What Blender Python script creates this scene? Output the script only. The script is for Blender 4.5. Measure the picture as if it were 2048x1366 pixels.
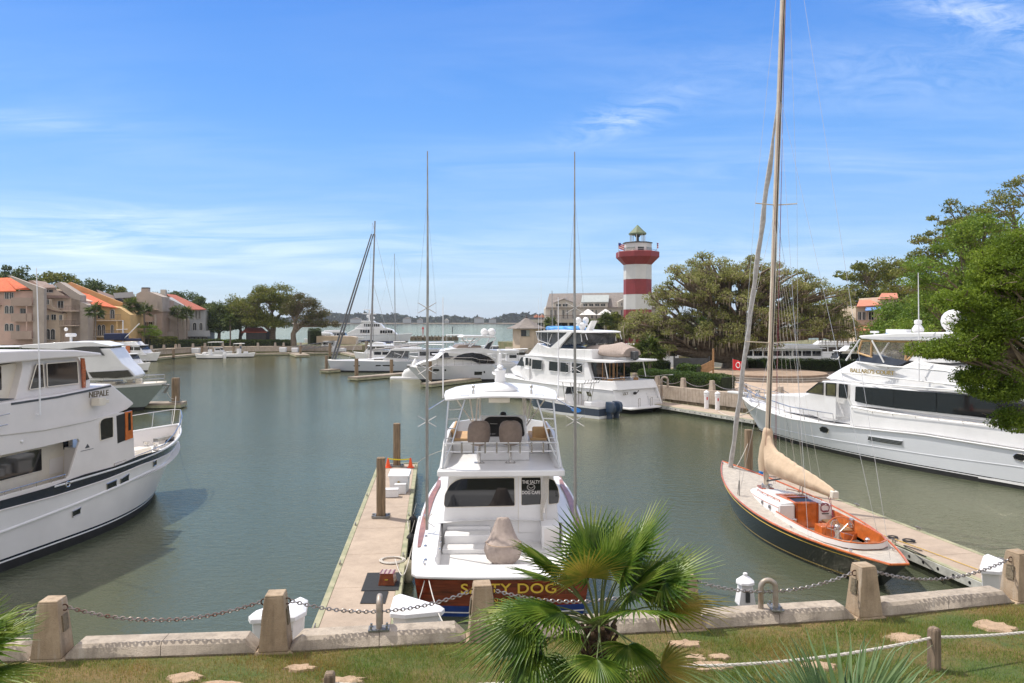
import bpy, bmesh, math, random
import numpy as np
from mathutils import Vector, Matrix
R = math.radians
for o in list(bpy.data.objects): bpy.data.objects.remove(o)
sc = bpy.context.scene
COL = sc.collection
# ------------------------------------------------------------------ camera
# level camera 8 m above the water; the photo is 2048 px wide, focal length 1500 px
F, HZ, H = 1500.0, 641.0, 8.0
cam_d = bpy.data.cameras.new('camera'); cam = bpy.data.objects.new('camera', cam_d); COL.objects.link(cam)
cam.location = (0, 0, H); cam.rotation_euler = (R(90), 0, 0)
cam_d.sensor_width = 36; cam_d.lens = F/2048*36; cam_d.shift_y = -(683-HZ)/2048
cam_d.clip_start = .1; cam_d.clip_end = 9000
sc.camera = cam
sc.render.resolution_x = 1024; sc.render.resolution_y = 683
sc.view_settings.view_transform = 'Standard'; sc.view_settings.look = 'None'
sc.view_settings.gamma = 1; sc.view_settings.exposure = 0.5
# ------------------------------------------------------------------ sun and sky
SUN_EL, SUN_AZ = 58.0, -62.0       # azimuth: degrees from +Y, negative = left
sd = Vector((math.sin(R(SUN_AZ))*math.cos(R(SUN_EL)), math.cos(R(SUN_AZ))*math.cos(R(SUN_EL)), math.sin(R(SUN_EL))))
sun_d = bpy.data.lights.new('sun', 'SUN'); sun_d.energy = 3.3; sun_d.angle = R(1.0); sun_d.color = (1, .95, .87)
sun = bpy.data.objects.new('sun', sun_d); COL.objects.link(sun)
sun.rotation_euler = sd.to_track_quat('Z', 'Y').to_euler(); sun.location = (-60, 30, 90)
class NT:
 """tiny node helper"""
 def __init__(s, t): s.t = t; s.n = t.nodes; s.l = t.links
 def new(s, typ, ins=None, **kw):
  nd = s.n.new(typ)
  for k, v in kw.items(): setattr(nd, k, v)
  for k, v in (ins or {}).items():
   if isinstance(v, bpy.types.NodeSocket): s.l.new(v, nd.inputs[k])
   else: nd.inputs[k].default_value = v
  return nd
 def math(s, op, a, b=None, c=None, clamp=False):
  nd = s.n.new('ShaderNodeMath'); nd.operation = op; nd.use_clamp = clamp
  for i, v in enumerate((a, b, c)):
   if v is None: continue
   if isinstance(v, bpy.types.NodeSocket): s.l.new(v, nd.inputs[i])
   else: nd.inputs[i].default_value = v
  return nd.outputs[0]
 def ramp(s, fac, stops, interp='LINEAR'):
  nd = s.n.new('ShaderNodeValToRGB'); s.l.new(fac, nd.inputs[0]); e = nd.color_ramp.elements
  nd.color_ramp.interpolation = interp
  while len(e) < len(stops): e.new(0.5)
  for q, (p, c) in zip(e, stops):
   q.position = p; q.color = (c, c, c, 1) if not isinstance(c, (tuple, list)) else (*c[:3], 1)
  return nd.outputs[0]
 def mix(s, fac, a, b, typ='MIX'):
  nd = s.n.new('ShaderNodeMix'); nd.data_type = 'RGBA'; nd.blend_type = typ
  for k, v in ((0, fac), (6, a), (7, b)):
   if isinstance(v, bpy.types.NodeSocket): s.l.new(v, nd.inputs[k])
   else: nd.inputs[k].default_value = v if k == 0 else (*v[:3], 1)
  return nd.outputs[2]
world = bpy.data.worlds.new('World'); sc.world = world; world.use_nodes = True
w = NT(world.node_tree)
for n_ in list(w.n): w.n.remove(n_)
sky = w.new('ShaderNodeTexSky', sky_type='NISHITA', sun_disc=False, sun_elevation=R(SUN_EL), sun_rotation=R(SUN_AZ),
   air_density=1.0, dust_density=.6, ozone_density=2.2, altitude=0)
tc = w.new('ShaderNodeTexCoord'); sep = w.new('ShaderNodeSeparateXYZ', {0: tc.outputs['Generated']})
zc = w.math('MAXIMUM', sep.outputs[2], 0.0)
hs = w.new('ShaderNodeHueSaturation', {'Hue': .508, 'Saturation': 1.5, 'Value': 1.45, 'Color': sky.outputs[0]})
# cirrus on a flat layer: direction / height
den = w.math('ADD', zc, .07)
cx = w.math('DIVIDE', sep.outputs[0], den); cy = w.math('DIVIDE', sep.outputs[1], den)
vec = w.new('ShaderNodeCombineXYZ', {0: cx, 1: cy})
mp = w.new('ShaderNodeMapping', {0: vec.outputs[0], 'Rotation': (0, 0, R(12)), 'Scale': (.33, .9, 1), 'Location': (3.1, 1.7, 0)})
n1 = w.new('ShaderNodeTexNoise', {0: mp.outputs[0], 'Scale': 1.3, 'Detail': 9, 'Roughness': .62, 'Distortion': .7})
n2 = w.new('ShaderNodeTexNoise', {0: vec.outputs[0], 'Scale': .36, 'Detail': 2})
cov = w.math('MULTIPLY', w.ramp(n1.outputs[0], [(.47, 0), (.78, 1)]), w.ramp(n2.outputs[0], [(.40, .12), (.62, 1)]))
def spot(dx, dz, sx, sz, amp, slope=0.0):
 """a soft bank of cirrus seen in the direction (dx, 1, dz)"""
 yy = w.math('MAXIMUM', sep.outputs[1], .05)
 ax = w.math('SUBTRACT', w.math('DIVIDE', sep.outputs[0], yy), dx)
 az = w.math('SUBTRACT', w.math('SUBTRACT', w.math('DIVIDE', sep.outputs[2], yy), dz), w.math('MULTIPLY', ax, slope))
 q = w.math('ADD', w.math('POWER', w.math('DIVIDE', w.math('ABSOLUTE', ax), sx), 2.0), w.math('POWER', w.math('DIVIDE', w.math('ABSOLUTE', az), sz), 2.0))
 return w.math('MULTIPLY', w.math('EXPONENT', w.math('MULTIPLY', q, -1.0)), amp)
yy0 = w.math('MAXIMUM', sep.outputs[1], .05)
dv = w.new('ShaderNodeCombineXYZ', {0: w.math('DIVIDE', sep.outputs[0], yy0), 1: w.math('DIVIDE', sep.outputs[2], yy0)})
mp2 = w.new('ShaderNodeMapping', {0: dv.outputs[0], 'Scale': (2.2, 26, 1), 'Rotation': (0, 0, R(-2))})
n3 = w.new('ShaderNodeTexNoise', {0: mp2.outputs[0], 'Scale': 1.6, 'Detail': 9, 'Roughness': .62, 'Distortion': .9})
n3r = w.ramp(n3.outputs[0], [(.40, 0), (.66, 1)])
mp3 = w.new('ShaderNodeMapping', {0: dv.outputs[0], 'Scale': (6, 20, 1), 'Rotation': (0, 0, R(24))})
n4 = w.new('ShaderNodeTexNoise', {0: mp3.outputs[0], 'Scale': 1.7, 'Detail': 9, 'Roughness': .68, 'Distortion': 1.4})
n4r = w.ramp(n4.outputs[0], [(.38, 0), (.72, 1)])
banks = w.math('ADD', w.math('ADD', spot(-.60, .115, .32, .04, .62, -.02), spot(.2, .078, 1.3, .05, .30)), w.math('ADD', spot(-.62, .265, .18, .015, .3, -.05), spot(.35, .205, .5, .035, .18)))
wisps = w.math('ADD', w.math('ADD', spot(.15, .27, .075, .022, .62, .3), spot(.64, .405, .14, .03, .62, -.25)), spot(.5, .33, .3, .05, .18))
cl = w.math('ADD', w.math('MULTIPLY', cov, .22), w.math('ADD', w.math('MULTIPLY', banks, n3r), w.math('MULTIPLY', wisps, n4r)), clamp=True)
hz = w.ramp(zc, [(0, (.34, .45, .61)), (.1, (.25, .42, .67)), (.22, (.155, .335, .69)), (.42, (.065, .205, .60)), (1, (.05, .15, .46))])
colsky = w.mix(.8, hs.outputs[0], w.mix(1.0, hz, (10, 10, 10), 'MULTIPLY'))
# broken white veil added above and behind the photographer, unseen, for neutral skylight
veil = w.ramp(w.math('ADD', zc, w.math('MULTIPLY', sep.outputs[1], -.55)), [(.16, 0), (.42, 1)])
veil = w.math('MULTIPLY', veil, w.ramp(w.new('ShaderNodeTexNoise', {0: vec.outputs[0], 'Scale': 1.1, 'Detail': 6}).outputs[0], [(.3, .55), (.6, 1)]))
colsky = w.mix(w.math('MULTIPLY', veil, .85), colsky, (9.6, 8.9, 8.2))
colsky = w.mix(w.math('MULTIPLY', cl, .75), colsky, (8.8, 9.4, 10.0))
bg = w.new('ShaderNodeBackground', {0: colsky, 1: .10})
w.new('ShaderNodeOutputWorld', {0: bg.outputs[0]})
# ------------------------------------------------------------------ helpers
def P(px, py, Y): return Vector(((px-1024)/F*Y, Y, H-(py-HZ)/F*Y))
def G(px, py, z=0.0):
 Y = F*(H-z)/(py-HZ); return Vector(((px-1024)/F*Y, Y, z))
def lerp(a, b, t): return a+(b-a)*t
def interp(x, pts):
 if x <= pts[0][0]: return pts[0][1]
 for (a, u), (b, v) in zip(pts, pts[1:]):
  if x <= b: return u+(v-u)*(x-a)/(b-a)
 return pts[-1][1]
MATS = {}
def mat(name, col, rough=.5, metal=0.0, var=.12, vs=4.0, bump=0.0, bs=30.0, coat=0.0, col2=None, streak=None, spec=.5, emit=None, alpha=None, trans=0.0):
 """procedural principled material: large soft variation + fine bump"""
 m = bpy.data.materials.new(name); m.use_nodes = True; MATS[name] = m
 t = NT(m.node_tree); b = t.n['Principled BSDF']
 tcn = t.new('ShaderNodeTexCoord'); v = tcn.outputs['Object']
 if streak: v = t.new('ShaderNodeMapping', {0: v, 'Scale': streak}).outputs[0]
 n = t.new('ShaderNodeTexNoise', {0: v, 'Scale': vs, 'Detail': 6, 'Roughness': .6})
 c2 = col2 or tuple(max(0, c*(1-2*var)) for c in col)
 c1 = tuple(min(1, c*(1+var*.5)) for c in col)
 t.l.new(t.mix(t.ramp(n.outputs[0], [(.3, 0), (.7, 1)]), c1, c2), b.inputs['Base Color'])
 b.inputs['Roughness'].default_value = rough; b.inputs['Metallic'].default_value = metal
 b.inputs['Coat Weight'].default_value = coat; b.inputs['Coat Roughness'].default_value = .06
 b.inputs['Specular IOR Level'].default_value = spec
 if trans: b.inputs['Transmission Weight'].default_value = trans
 if alpha is not None: b.inputs['Alpha'].default_value = alpha
 if emit: b.inputs['Emission Color'].default_value = (*emit, 1); b.inputs['Emission Strength'].default_value = 1
 if bump:
  n2_ = t.new('ShaderNodeTexNoise', {0: v, 'Scale': bs, 'Detail': 5, 'Roughness': .65})
  t.l.new(t.new('ShaderNodeBump', {'Strength': 1.0, 'Distance': bump, 'Height': n2_.outputs[0]}).outputs[0], b.inputs['Normal'])
 return m
mat('gelcoat', (.75, .745, .74), .36, var=.05, vs=.9, coat=.08)
mat('gelcoat_warm', (.72, .68, .65), .35, var=.05, vs=.9, coat=.08)
mat('gelcoat_cream', (.72, .66, .56), .35, var=.04)
mat('hull_grey', (.42, .45, .49), .22, var=.03, vs=.6, coat=.4)
mat('hull_silver', (.55, .57, .60), .2, var=.03, vs=.6, coat=.4)
mat('deck_nonskid', (.70, .69, .67), .6, var=.05, bump=.001, bs=200)
mat('navy', (.012, .018, .035), .18, var=.1, coat=.5)
mat('black_paint', (.012, .014, .016), .15, var=.15, coat=.4)
mat('antifoul_black', (.015, .016, .018), .6, var=.3)
mat('antifoul_blue', (.01, .045, .22), .5, var=.2)
mat('tinted_glass', (.012, .013, .015), .04, var=.2, spec=.7)
mat('smoke_panel', (.045, .05, .058), .12, var=.2, vs=2)
mat('chrome', (.62, .60, .58), .22, .9, var=.05)
mat('aluminium', (.62, .63, .64), .32, 1.0, var=.05)
mat('steel_dull', (.30, .30, .29), .5, .7, var=.2, bump=.002)
mat('varnish_orange', (.62, .16, .035), .18, var=.2, vs=4, coat=.5)
mat('mast_tan', (.58, .50, .38), .35, var=.12, vs=1.5, coat=.2)
mat('vinyl_clear', (.55, .48, .38), .12, var=.3, vs=2, alpha=.42)
mat('canvas_grey_sail', (.48, .46, .44), .9, var=.15, vs=5, bump=.004, bs=12)
mat('canvas_sail', (.56, .42, .29), .9, var=.08, vs=3, bump=.02, bs=5)
mat('gelcoat_plank', (.72, .71, .70), .3, var=.05, vs=.8, coat=.25)
mat('hull_white_cool', (.66, .68, .71), .22, var=.03, vs=.6, coat=.4)
mat('gold_dark', (.16, .13, .08), .35, .3, var=.1)
mat('amber_glass', (.10, .09, .03), .06, var=.4, vs=1.5, spec=.7)
mat('navy_hull', (.05, .065, .10), .2, var=.08, coat=.4)
mat('hull_green_grey', (.22, .26, .24), .25, var=.05, coat=.4)
mat('smoke_vinyl', (.10, .105, .115), .15, var=.3, vs=1.5, alpha=.72)
mat('mast_tan_grey', (.28, .27, .27), .4, .3, var=.1)
mat('far_dock', (.34, .28, .215), .9, var=.25, vs=.8)
mat('pole_grey', (.34, .33, .31), .35, .5, var=.15)
mat('dark_sail', (.13, .13, .14), .8, var=.15)
mat('teak_red', (.38, .17, .10), .35, var=.2, vs=3, coat=.2)
mat('varnish', (.40, .085, .018), .12, var=.25, vs=3, coat=.7, streak=(1, 6, 6))
mat('mahogany', (.23, .036, .013), .10, var=.35, vs=2.5, coat=.8, streak=(1, .6, 7))
mat('teak_weathered', (.50, .44, .38), .7, var=.14, vs=5)
mat('teak', (.45, .25, .11), .5, var=.2, vs=6)
mat('teak_cover', (.42, .20, .14), .6, var=.12, vs=4)
mat('canvas_tan', (.46, .34, .24), .9, var=.10, vs=5, bump=.004, bs=9)
mat('canvas_taupe', (.38, .31, .27), .9, var=.12, vs=6, bump=.004, bs=12)
mat('canvas_grey', (.38, .37, .38), .85, var=.1, bump=.004, bs=12)
mat('canvas_blue', (.012, .02, .07), .8, var=.2)
mat('canvas_white', (.75, .74, .72), .8, var=.06)
mat('tarp_blue', (.10, .36, .78), .6, var=.3, vs=1.5, bump=.02, bs=4)
mat('leather_tan', (.60, .38, .18), .6, var=.1)
mat('leather_taupe', (.22, .165, .13), .55, var=.1, vs=8)
mat('black_plastic', (.015, .015, .016), .35, var=.2)
mat('dark_grey', (.07, .075, .08), .5, var=.2)
mat('rubber', (.02, .02, .02), .8, var=.2)
mat('white_plastic', (.78, .78, .79), .35, var=.04)
mat('rope_white', (.62, .58, .52), .9, var=.18, vs=40, bump=.003, bs=60)
mat('rope_yellow', (.62, .40, .06), .8, var=.15, vs=20)
mat('rope_dark', (.03, .03, .035), .9, var=.2)
mat('rope_red', (.35, .06, .10), .9, var=.3, vs=20)
mat('gold_paint', (.75, .52, .06), .4, var=.1)
mat('gold_metal', (.55, .40, .16), .35, .6, var=.1)
mat('cone_orange', (.85, .10, .02), .5, var=.06)
mat('tape_yellow', (.75, .62, .02), .5, var=.06)
mat('red_paint', (.55, .03, .03), .5, var=.1)
mat('flag_red', (.62, .02, .025), .8, var=.08)
mat('flag_blue', (.03, .05, .25), .8, var=.08)
mat('mat_black', (.025, .027, .03), .9, var=.2, vs=20)
mat('fender_cream', (.60, .54, .38), .7, var=.2, vs=6)
mat('engine_blue', (.03, .05, .09), .22, var=.1, coat=.4)
mat('decal_blue', (.03, .25, .75), .3, var=.3, vs=9)
mat('marine_growth', (.035, .045, .02), .9, var=.5, vs=5, bump=.01, bs=20)
mat('glow_lamp', (.8, .5, .2), .4, emit=(.8, .35, .08))
mat('hydrangea', (.05, .12, .03), .8, var=.3)
def finish_mesh(me, ang=35, smooth=True):
 if smooth:
  me.polygons.foreach_set('use_smooth', [True]*len(me.polygons)); me.set_sharp_from_angle(angle=R(ang))
 me.update()
class MB:
 def __init__(s): s.v = []; s.f = []; s.m = []; s.cur = 0
 def add(s, vs, fs):
  o = len(s.v); s.v += [tuple(q) for q in vs]
  for f in fs: s.f.append(tuple(i+o for i in f)); s.m.append(s.cur)
  return s
 def hexa(s, p):  # 8 points, bottom 4 (ccw) then top 4
  return s.add(p, [(3, 2, 1, 0), (4, 5, 6, 7), (0, 1, 5, 4), (1, 2, 6, 5), (2, 3, 7, 6), (3, 0, 4, 7)])
 def bx(s, x0, x1, y0, y1, z0, z1):
  return s.hexa([(x0, y0, z0), (x1, y0, z0), (x1, y1, z0), (x0, y1, z0), (x0, y0, z1), (x1, y0, z1), (x1, y1, z1), (x0, y1, z1)])
 def box(s, c, d, rz=0.0, rx=0.0, ry=0.0):
  m = Matrix.Translation(c) @ Matrix.Rotation(rz, 4, 'Z') @ Matrix.Rotation(ry, 4, 'Y') @ Matrix.Rotation(rx, 4, 'X')
  h = [q/2 for q in d]
  return s.hexa([m @ Vector((a*h[0], b*h[1], e*h[2])) for e in (-1, 1) for a, b in ((-1, -1), (1, -1), (1, 1), (-1, 1))])
 def frus(s, c, b, t, h, rz=0.0):
  m = Matrix.Translation(c) @ Matrix.Rotation(rz, 4, 'Z')
  return s.hexa([m @ Vector((a*b[0]/2, e*b[1]/2, 0)) for a, e in ((-1, -1), (1, -1), (1, 1), (-1, 1))] +
                      [m @ Vector((a*t[0]/2, e*t[1]/2, h)) for a, e in ((-1, -1), (1, -1), (1, 1), (-1, 1))])
 def loft(s, rings, closed=True, caps=True):
  n = len(rings[0]); vs = [q for r in rings for q in r]; fs = []
  for i in range(len(rings)-1):
   for j in range(n if closed else n-1):
    k = (j+1) % n
    fs.append((i*n+j, i*n+k, (i+1)*n+k, (i+1)*n+j))
  if caps and closed:
   fs.append(tuple(range(n))[::-1]); fs.append(tuple(range((len(rings)-1)*n, len(rings)*n)))
  return s.add(vs, fs)
 def tube(s, pts, r, n=8, caps=True):
  pts = [Vector(p) for p in pts]; rings = []; up = None
  for i, p in enumerate(pts):
   a = pts[max(i-1, 0)]; b = pts[min(i+1, len(pts)-1)]; d = (b-a)
   if d.length < 1e-9: d = Vector((0, 0, 1))
   d.normalize()
   if up is None:
    up = Vector((0, 0, 1)) if abs(d.z) < .9 else Vector((1, 0, 0))
   x = up.cross(d)
   if x.length < 1e-4: x = Vector((0, 1, 0)).cross(d)
   x.normalize(); y = d.cross(x); up = y
   rr = r[i] if isinstance(r, (list, tuple)) else r
   rings.append([p + (x*math.cos(2*math.pi*k/n) + y*math.sin(2*math.pi*k/n))*rr for k in range(n)])
  return s.loft(rings, True, caps)
 def prism(s, poly, a, b, ax='z'):
  f = {'z': lambda u, v, t: (u, v, t), 'y': lambda u, v, t: (u, t, v), 'x': lambda u, v, t: (t, u, v)}[ax]
  ga = a if callable(a) else (lambda u, v: a); gb = b if callable(b) else (lambda u, v: b)
  return s.loft([[f(u, v, ga(u, v)) for u, v in poly], [f(u, v, gb(u, v)) for u, v in poly]])
 def lathe(s, prof, c=(0, 0, 0), n=16, caps=True):
  return s.loft([[(c[0]+r*math.cos(2*math.pi*k/n), c[1]+r*math.sin(2*math.pi*k/n), c[2]+z) for k in range(n)] for r, z in prof], True, caps)
 def sph(s, c, rx, ry=None, rz=None, n=14, m=8):
  ry = ry or rx; rz = rz or rx
  return s.loft([[(c[0]+rx*math.sin(a)*math.cos(2*math.pi*k/n), c[1]+ry*math.sin(a)*math.sin(2*math.pi*k/n), c[2]-rz*math.cos(a)) for k in range(n)]
                       for a in [max(.02, min(math.pi-.02, math.pi*i/m)) for i in range(m+1)]])
 def quad(s, a, b, c, d): return s.add([a, b, c, d], [(0, 1, 2, 3)])
 def grid(s, rows):
  n = len(rows[0])
  return s.add([q for r in rows for q in r], [(i*n+j, i*n+j+1, (i+1)*n+j+1, (i+1)*n+j) for i in range(len(rows)-1) for j in range(n-1)])
 def build(s, name, mats, parent=None, loc=None, rz=0.0, ang=35, smooth=True, bevel=0, recalc=True, seg=2):
  me = bpy.data.meshes.new(name); me.from_pydata(s.v, [], s.f)
  ml = mats if isinstance(mats, (list, tuple)) else [mats]
  for m_ in ml: me.materials.append(MATS[m_] if isinstance(m_, str) else m_)
  if len(ml) > 1: me.polygons.foreach_set('material_index', s.m)
  if recalc:
   bm = bmesh.new(); bm.from_mesh(me); bmesh.ops.recalc_face_normals(bm, faces=bm.faces); bm.to_mesh(me); bm.free()
  finish_mesh(me, ang, smooth)
  o = bpy.data.objects.new(name, me); COL.objects.link(o)
  if parent is not None: o.parent = parent
  if loc is not None: o.location = loc
  o.rotation_euler.z = rz
  if bevel:
   b = o.modifiers.new('bevel', 'BEVEL'); b.width = bevel; b.segments = seg; b.limit_method = 'ANGLE'; b.angle_limit = R(40); b.harden_normals = False
  return o
def tag(o, label=None, cat=None, group=None, kind=None):
 if label: o['label'] = label
 if cat: o['category'] = cat
 if group: o['group'] = group
 if kind: o['kind'] = kind
 return o
def thing(name, label, cat, loc=(0, 0, 0), rz=0.0, group=None):
 o = bpy.data.objects.new(name, None); COL.objects.link(o); o.location = loc; o.rotation_euler.z = rz
 o.empty_display_size = .3
 return tag(o, label, cat, group)
def copy_thing(src, loc, rz, label, group=None):
 r = src.copy(); COL.objects.link(r); r.location = loc; r.rotation_euler.z = rz; r['label'] = label
 if group: r['group'] = group
 for ch in list(src.children):
  c = ch.copy(); COL.objects.link(c); c.parent = r
  for g in list(ch.children):
   d = g.copy(); COL.objects.link(d); d.parent = c
 return r
def text(name, body, size, m, parent, loc, rot, depth=.004, sx=1.0, shear=0.0, spacing=1.0):
 cu = bpy.data.curves.new(name, 'FONT'); cu.body = body; cu.size = size; cu.extrude = depth; cu.align_x = 'CENTER'; cu.align_y = 'CENTER'
 cu.shear = shear; cu.space_character = spacing; cu.offset = size*.012
 t = bpy.data.objects.new(name, cu); COL.objects.link(t)
 dg = bpy.context.evaluated_depsgraph_get(); me = bpy.data.meshes.new_from_object(t.evaluated_get(dg))
 bpy.data.objects.remove(t)
 me.materials.clear(); me.materials.append(MATS[m])
 o = bpy.data.objects.new(name, me); COL.objects.link(o); o.parent = parent; o.location = loc
 o.rotation_euler = rot; o.scale = (sx, 1, 1)
 return o
def rrect(x0, x1, z0, z1, r, n=4):
 pts = []
 for cx_, cz_, a0 in ((x1-r, z1-r, 0), (x0+r, z1-r, 90), (x0+r, z0+r, 180), (x1-r, z0+r, 270)):
  for i in range(n+1):
   a = R(a0+90*i/n); pts.append((cx_+r*math.cos(a), cz_+r*math.sin(a)))
 return pts
def rpoly(pts, r=.08, n=3):
 """round the corners of a polygon"""
 out = []; N = len(pts)
 for i in range(N):
  p = Vector(pts[i]).to_2d() if len(pts[i]) > 2 else Vector(pts[i]); a = Vector(pts[i-1]); b = Vector(pts[(i+1) % N])
  da = (a-p); db = (b-p); k = min(r, da.length*.45, db.length*.45)
  A = p+da.normalized()*k; B = p+db.normalized()*k
  for j in range(n+1):
   t = j/n; q = A*(1-t)**2+p*2*t*(1-t)+B*t*t; out.append((q.x, q.y))
 return out
def shrink(poly, k):
 cx_ = sum(p[0] for p in poly)/len(poly); cz_ = sum(p[1] for p in poly)/len(poly)
 out = []
 for p in poly:
  d = math.hypot(p[0]-cx_, p[1]-cz_); f = max(0, 1-k/max(d, 1e-6)); out.append((cx_+(p[0]-cx_)*f, cz_+(p[1]-cz_)*f))
 return out
class Frame:
 """local frame of a boat: origin on the water at the stern, +x towards the bow, +y port"""
 def __init__(s, ox, oy, deg): s.o = (ox, oy); s.a = R(deg); s.c = math.cos(s.a); s.s = math.sin(s.a)
 def world(s, x, y, z): return Vector((s.o[0]+x*s.c-y*s.s, s.o[1]+x*s.s+y*s.c, z))
 def proj(s, x, y, z):
  q = s.world(x, y, z); return 1024+q.x/q.y*F, HZ+(H-q.z)/q.y*F
 def tr(s, px, py, yo=0.0):
  """photo pixel -> (x, z) on the plane local y = yo"""
  a = (px-1024)/F; b = (py-HZ)/F
  t = (yo - s.o[0]*s.s + s.o[1]*s.c)/(-a*s.s+s.c)
  x = (a*t-s.o[0])*s.c+(t-s.o[1])*s.s
  return x, H-b*t
 def trs(s, pts, yo=0.0): return [s.tr(px, py, yo) for px, py in pts]
 def loc(s, px, py, z):
  q = G(px, py, z); dx, dy = q.x-s.o[0], q.y-s.o[1]
  return Vector((dx*s.c+dy*s.s, -dx*s.s+dy*s.c, z))
 def inv(s, q):
  dx, dy = q[0]-s.o[0], q[1]-s.o[1]; return Vector((dx*s.c+dy*s.s, -dx*s.s+dy*s.c, q[2]))
 def thing(s, name, label, cat, group=None): return thing(name, label, cat, (s.o[0], s.o[1], 0), s.a, group)
class Hull:
 def __init__(s, L, Lw, B, Bw, sheer, zk=-.35, u0=.45, pd=2.6, pw=1.7, st=.08, rake=0.0, pw_z=.6):
  s.L, s.Lw, s.B, s.Bw, s.sh, s.zk, s.u0, s.pd, s.pw, s.st, s.rake, s.e = L, Lw, B, Bw, sheer, zk, u0, pd, pw, st, rake, pw_z
 def pt(s, u, z, side=1, off=0.0):
  zs = s.sh(u); v = max(0., min(1.2, (z-s.zk)/(zs-s.zk)))
  xs = -s.rake*v; x = xs + u*(s.Lw+(s.L-s.Lw)*v-xs)
  b = (s.Bw+(s.B-s.Bw)*v**s.e)/2; p = s.pw+(s.pd-s.pw)*v
  f = 1-(max(0, (u-s.u0)/(1-s.u0)))**p
  if u < s.u0: f = 1-s.st*((s.u0-u)/s.u0)**2
  return Vector((x, side*(b*f+off), z))
 def us(s, n, a=0.0, b=1.0): return [a+(b-a)*math.sin(math.pi/2*i/n)**.9 for i in range(n+1)] if b > .9 else [lerp(a, b, i/n) for i in range(n+1)]
 def band(s, mb, za, zb, nu=40, nv=6, off=0.0, sides=(1, -1), transom=True, a=0.0, b=1.0):
  fa = za if callable(za) else (lambda u: za); fb = zb if callable(zb) else (lambda u: zb)
  for sd_ in sides:
   mb.grid([[s.pt(u, lerp(fa(u), fb(u), j/nv), sd_, off*(1-u**8)) for j in range(nv+1)] for u in s.us(nu, a, b)])
  if transom and a == 0:
   mb.grid([[s.pt(0, lerp(fa(0), fb(0), j/nv), 1, off)*Vector((1, 1, 1)) if k == 0 else s.pt(0, lerp(fa(0), fb(0), j/nv), -1, off) for j in range(nv+1)] for k in (0, 1)])
  return mb
 def deck(s, mb, dz=0.0, inset=0.0, a=0.0, b=1.0, nu=36, crown=.0):
  rows = []
  for u in s.us(nu, a, b):
   p = s.pt(u, s.sh(u), 1); y = max(0.0, p.y-inset); z = s.sh(u)+dz
   rows.append([(p.x, y, z), (p.x, y*.5, z+crown*.75), (p.x, 0, z+crown), (p.x, -y*.5, z+crown*.75), (p.x, -y, z)])
  mb.grid(rows); return mb
 def line(s, z, side, off=0.0, nu=40, a=0.0, b=1.0):
  fz = z if callable(z) else (lambda u: z)
  return [s.pt(u, fz(u), side, off) for u in s.us(nu, a, b)]
 def solve(s, fr, px, py, side):
  best = None
  ua, ub, za, zb = 0, 1, s.zk, 6.0
  for it in range(7):
   for i in range(13):
    for j in range(13):
     u = lerp(ua, ub, i/12); z = lerp(za, zb, j/12)
     if u < 0 or u > 1: continue
     p = s.pt(u, z, side); q = fr.proj(p.x, p.y, z)
     d = (q[0]-px)**2+(q[1]-py)**2
     if best is None or d < best[0]: best = (d, u, z)
   du = (ub-ua)/5; dz = (zb-za)/5
   ua, ub, za, zb = best[1]-du/2, best[1]+du/2, best[2]-dz/2, best[2]+dz/2
  return best[1], best[2]
 def panel(s, mb, uz, side, off=.012, thick=.012):
  """flat plate lying on the hull side, outline given as (u, z)"""
  a = [s.pt(u, z, side, off-thick) for u, z in uz]; b = [s.pt(u, z, side, off) for u, z in uz]
  return mb.loft([a, b])
def sag(a, b, d, n=14):
 a = Vector(a); b = Vector(b)
 return [a.lerp(b, i/n)-Vector((0, 0, d*4*(i/n)*(1-i/n))) for i in range(n+1)]
def rail(mb, pts, r=.02, h=.7, posts=None, mid=True, n=6):
 """rail following pts (deck points); posts at every index in posts"""
 top = [Vector(p)+Vector((0, 0, h)) for p in pts]
 mb.tube(top, r, n)
 if mid: mb.tube([Vector(p)+Vector((0, 0, h*.5)) for p in pts], r*.6, n)
 for i in (posts if posts is not None else range(len(pts))): mb.tube([pts[i], top[i]], r*.9, n)
 return mb
def side_block(fr, par, name, pxs, yo, m, kz=0.0, z0=0.0, x1=None, kx=0.0, bevel=.03, r=0.0, y2=None, poly=None):
 """solid superstructure block: outline traced on the plane y = yo, extruded to the other side (or to y2)"""
 pl = poly or fr.trs(pxs, yo)
 if r: pl = rpoly(pl, r, 3)
 W = lambda x, z: max(.15, abs(yo)-kz*max(0, z-z0)-(kx*max(0, x-x1) if x1 is not None else 0))
 sg = 1 if yo > 0 else -1
 fa = lambda x, z: sg*W(x, z)
 fb = (lambda x, z: -sg*W(x, z)) if y2 is None else (lambda x, z: y2)
 return MB().prism(pl, fb, fa, 'y').build(name, m, par, bevel=bevel, seg=3)
def side_plate(fr, par, name, pxs, yo, m, off=.012, th=.02, r=0.0, frame=None, fw=.02, both=True, poly=None):
 """window or panel lying on the plane y = yo"""
 pl = poly or fr.trs(pxs, yo)
 if r: pl = rpoly(pl, r, 3)
 sg = 1 if yo > 0 else -1
 o = MB().prism(pl, yo-sg*th, yo+sg*off, 'y').build(name, m, par)
 if frame:
  f = MB(); f.tube([(x, yo+sg*off, z) for x, z in pl+[pl[0]]], fw, 6); f.build('frame', frame, o)
 if both:
  MB().prism(pl, -yo-sg*off, -yo+sg*th, 'y').build(name, m, par)
 return o
# ================================================================== SETTING
rng = random.Random(4)
nr = np.random.default_rng(7)
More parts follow.
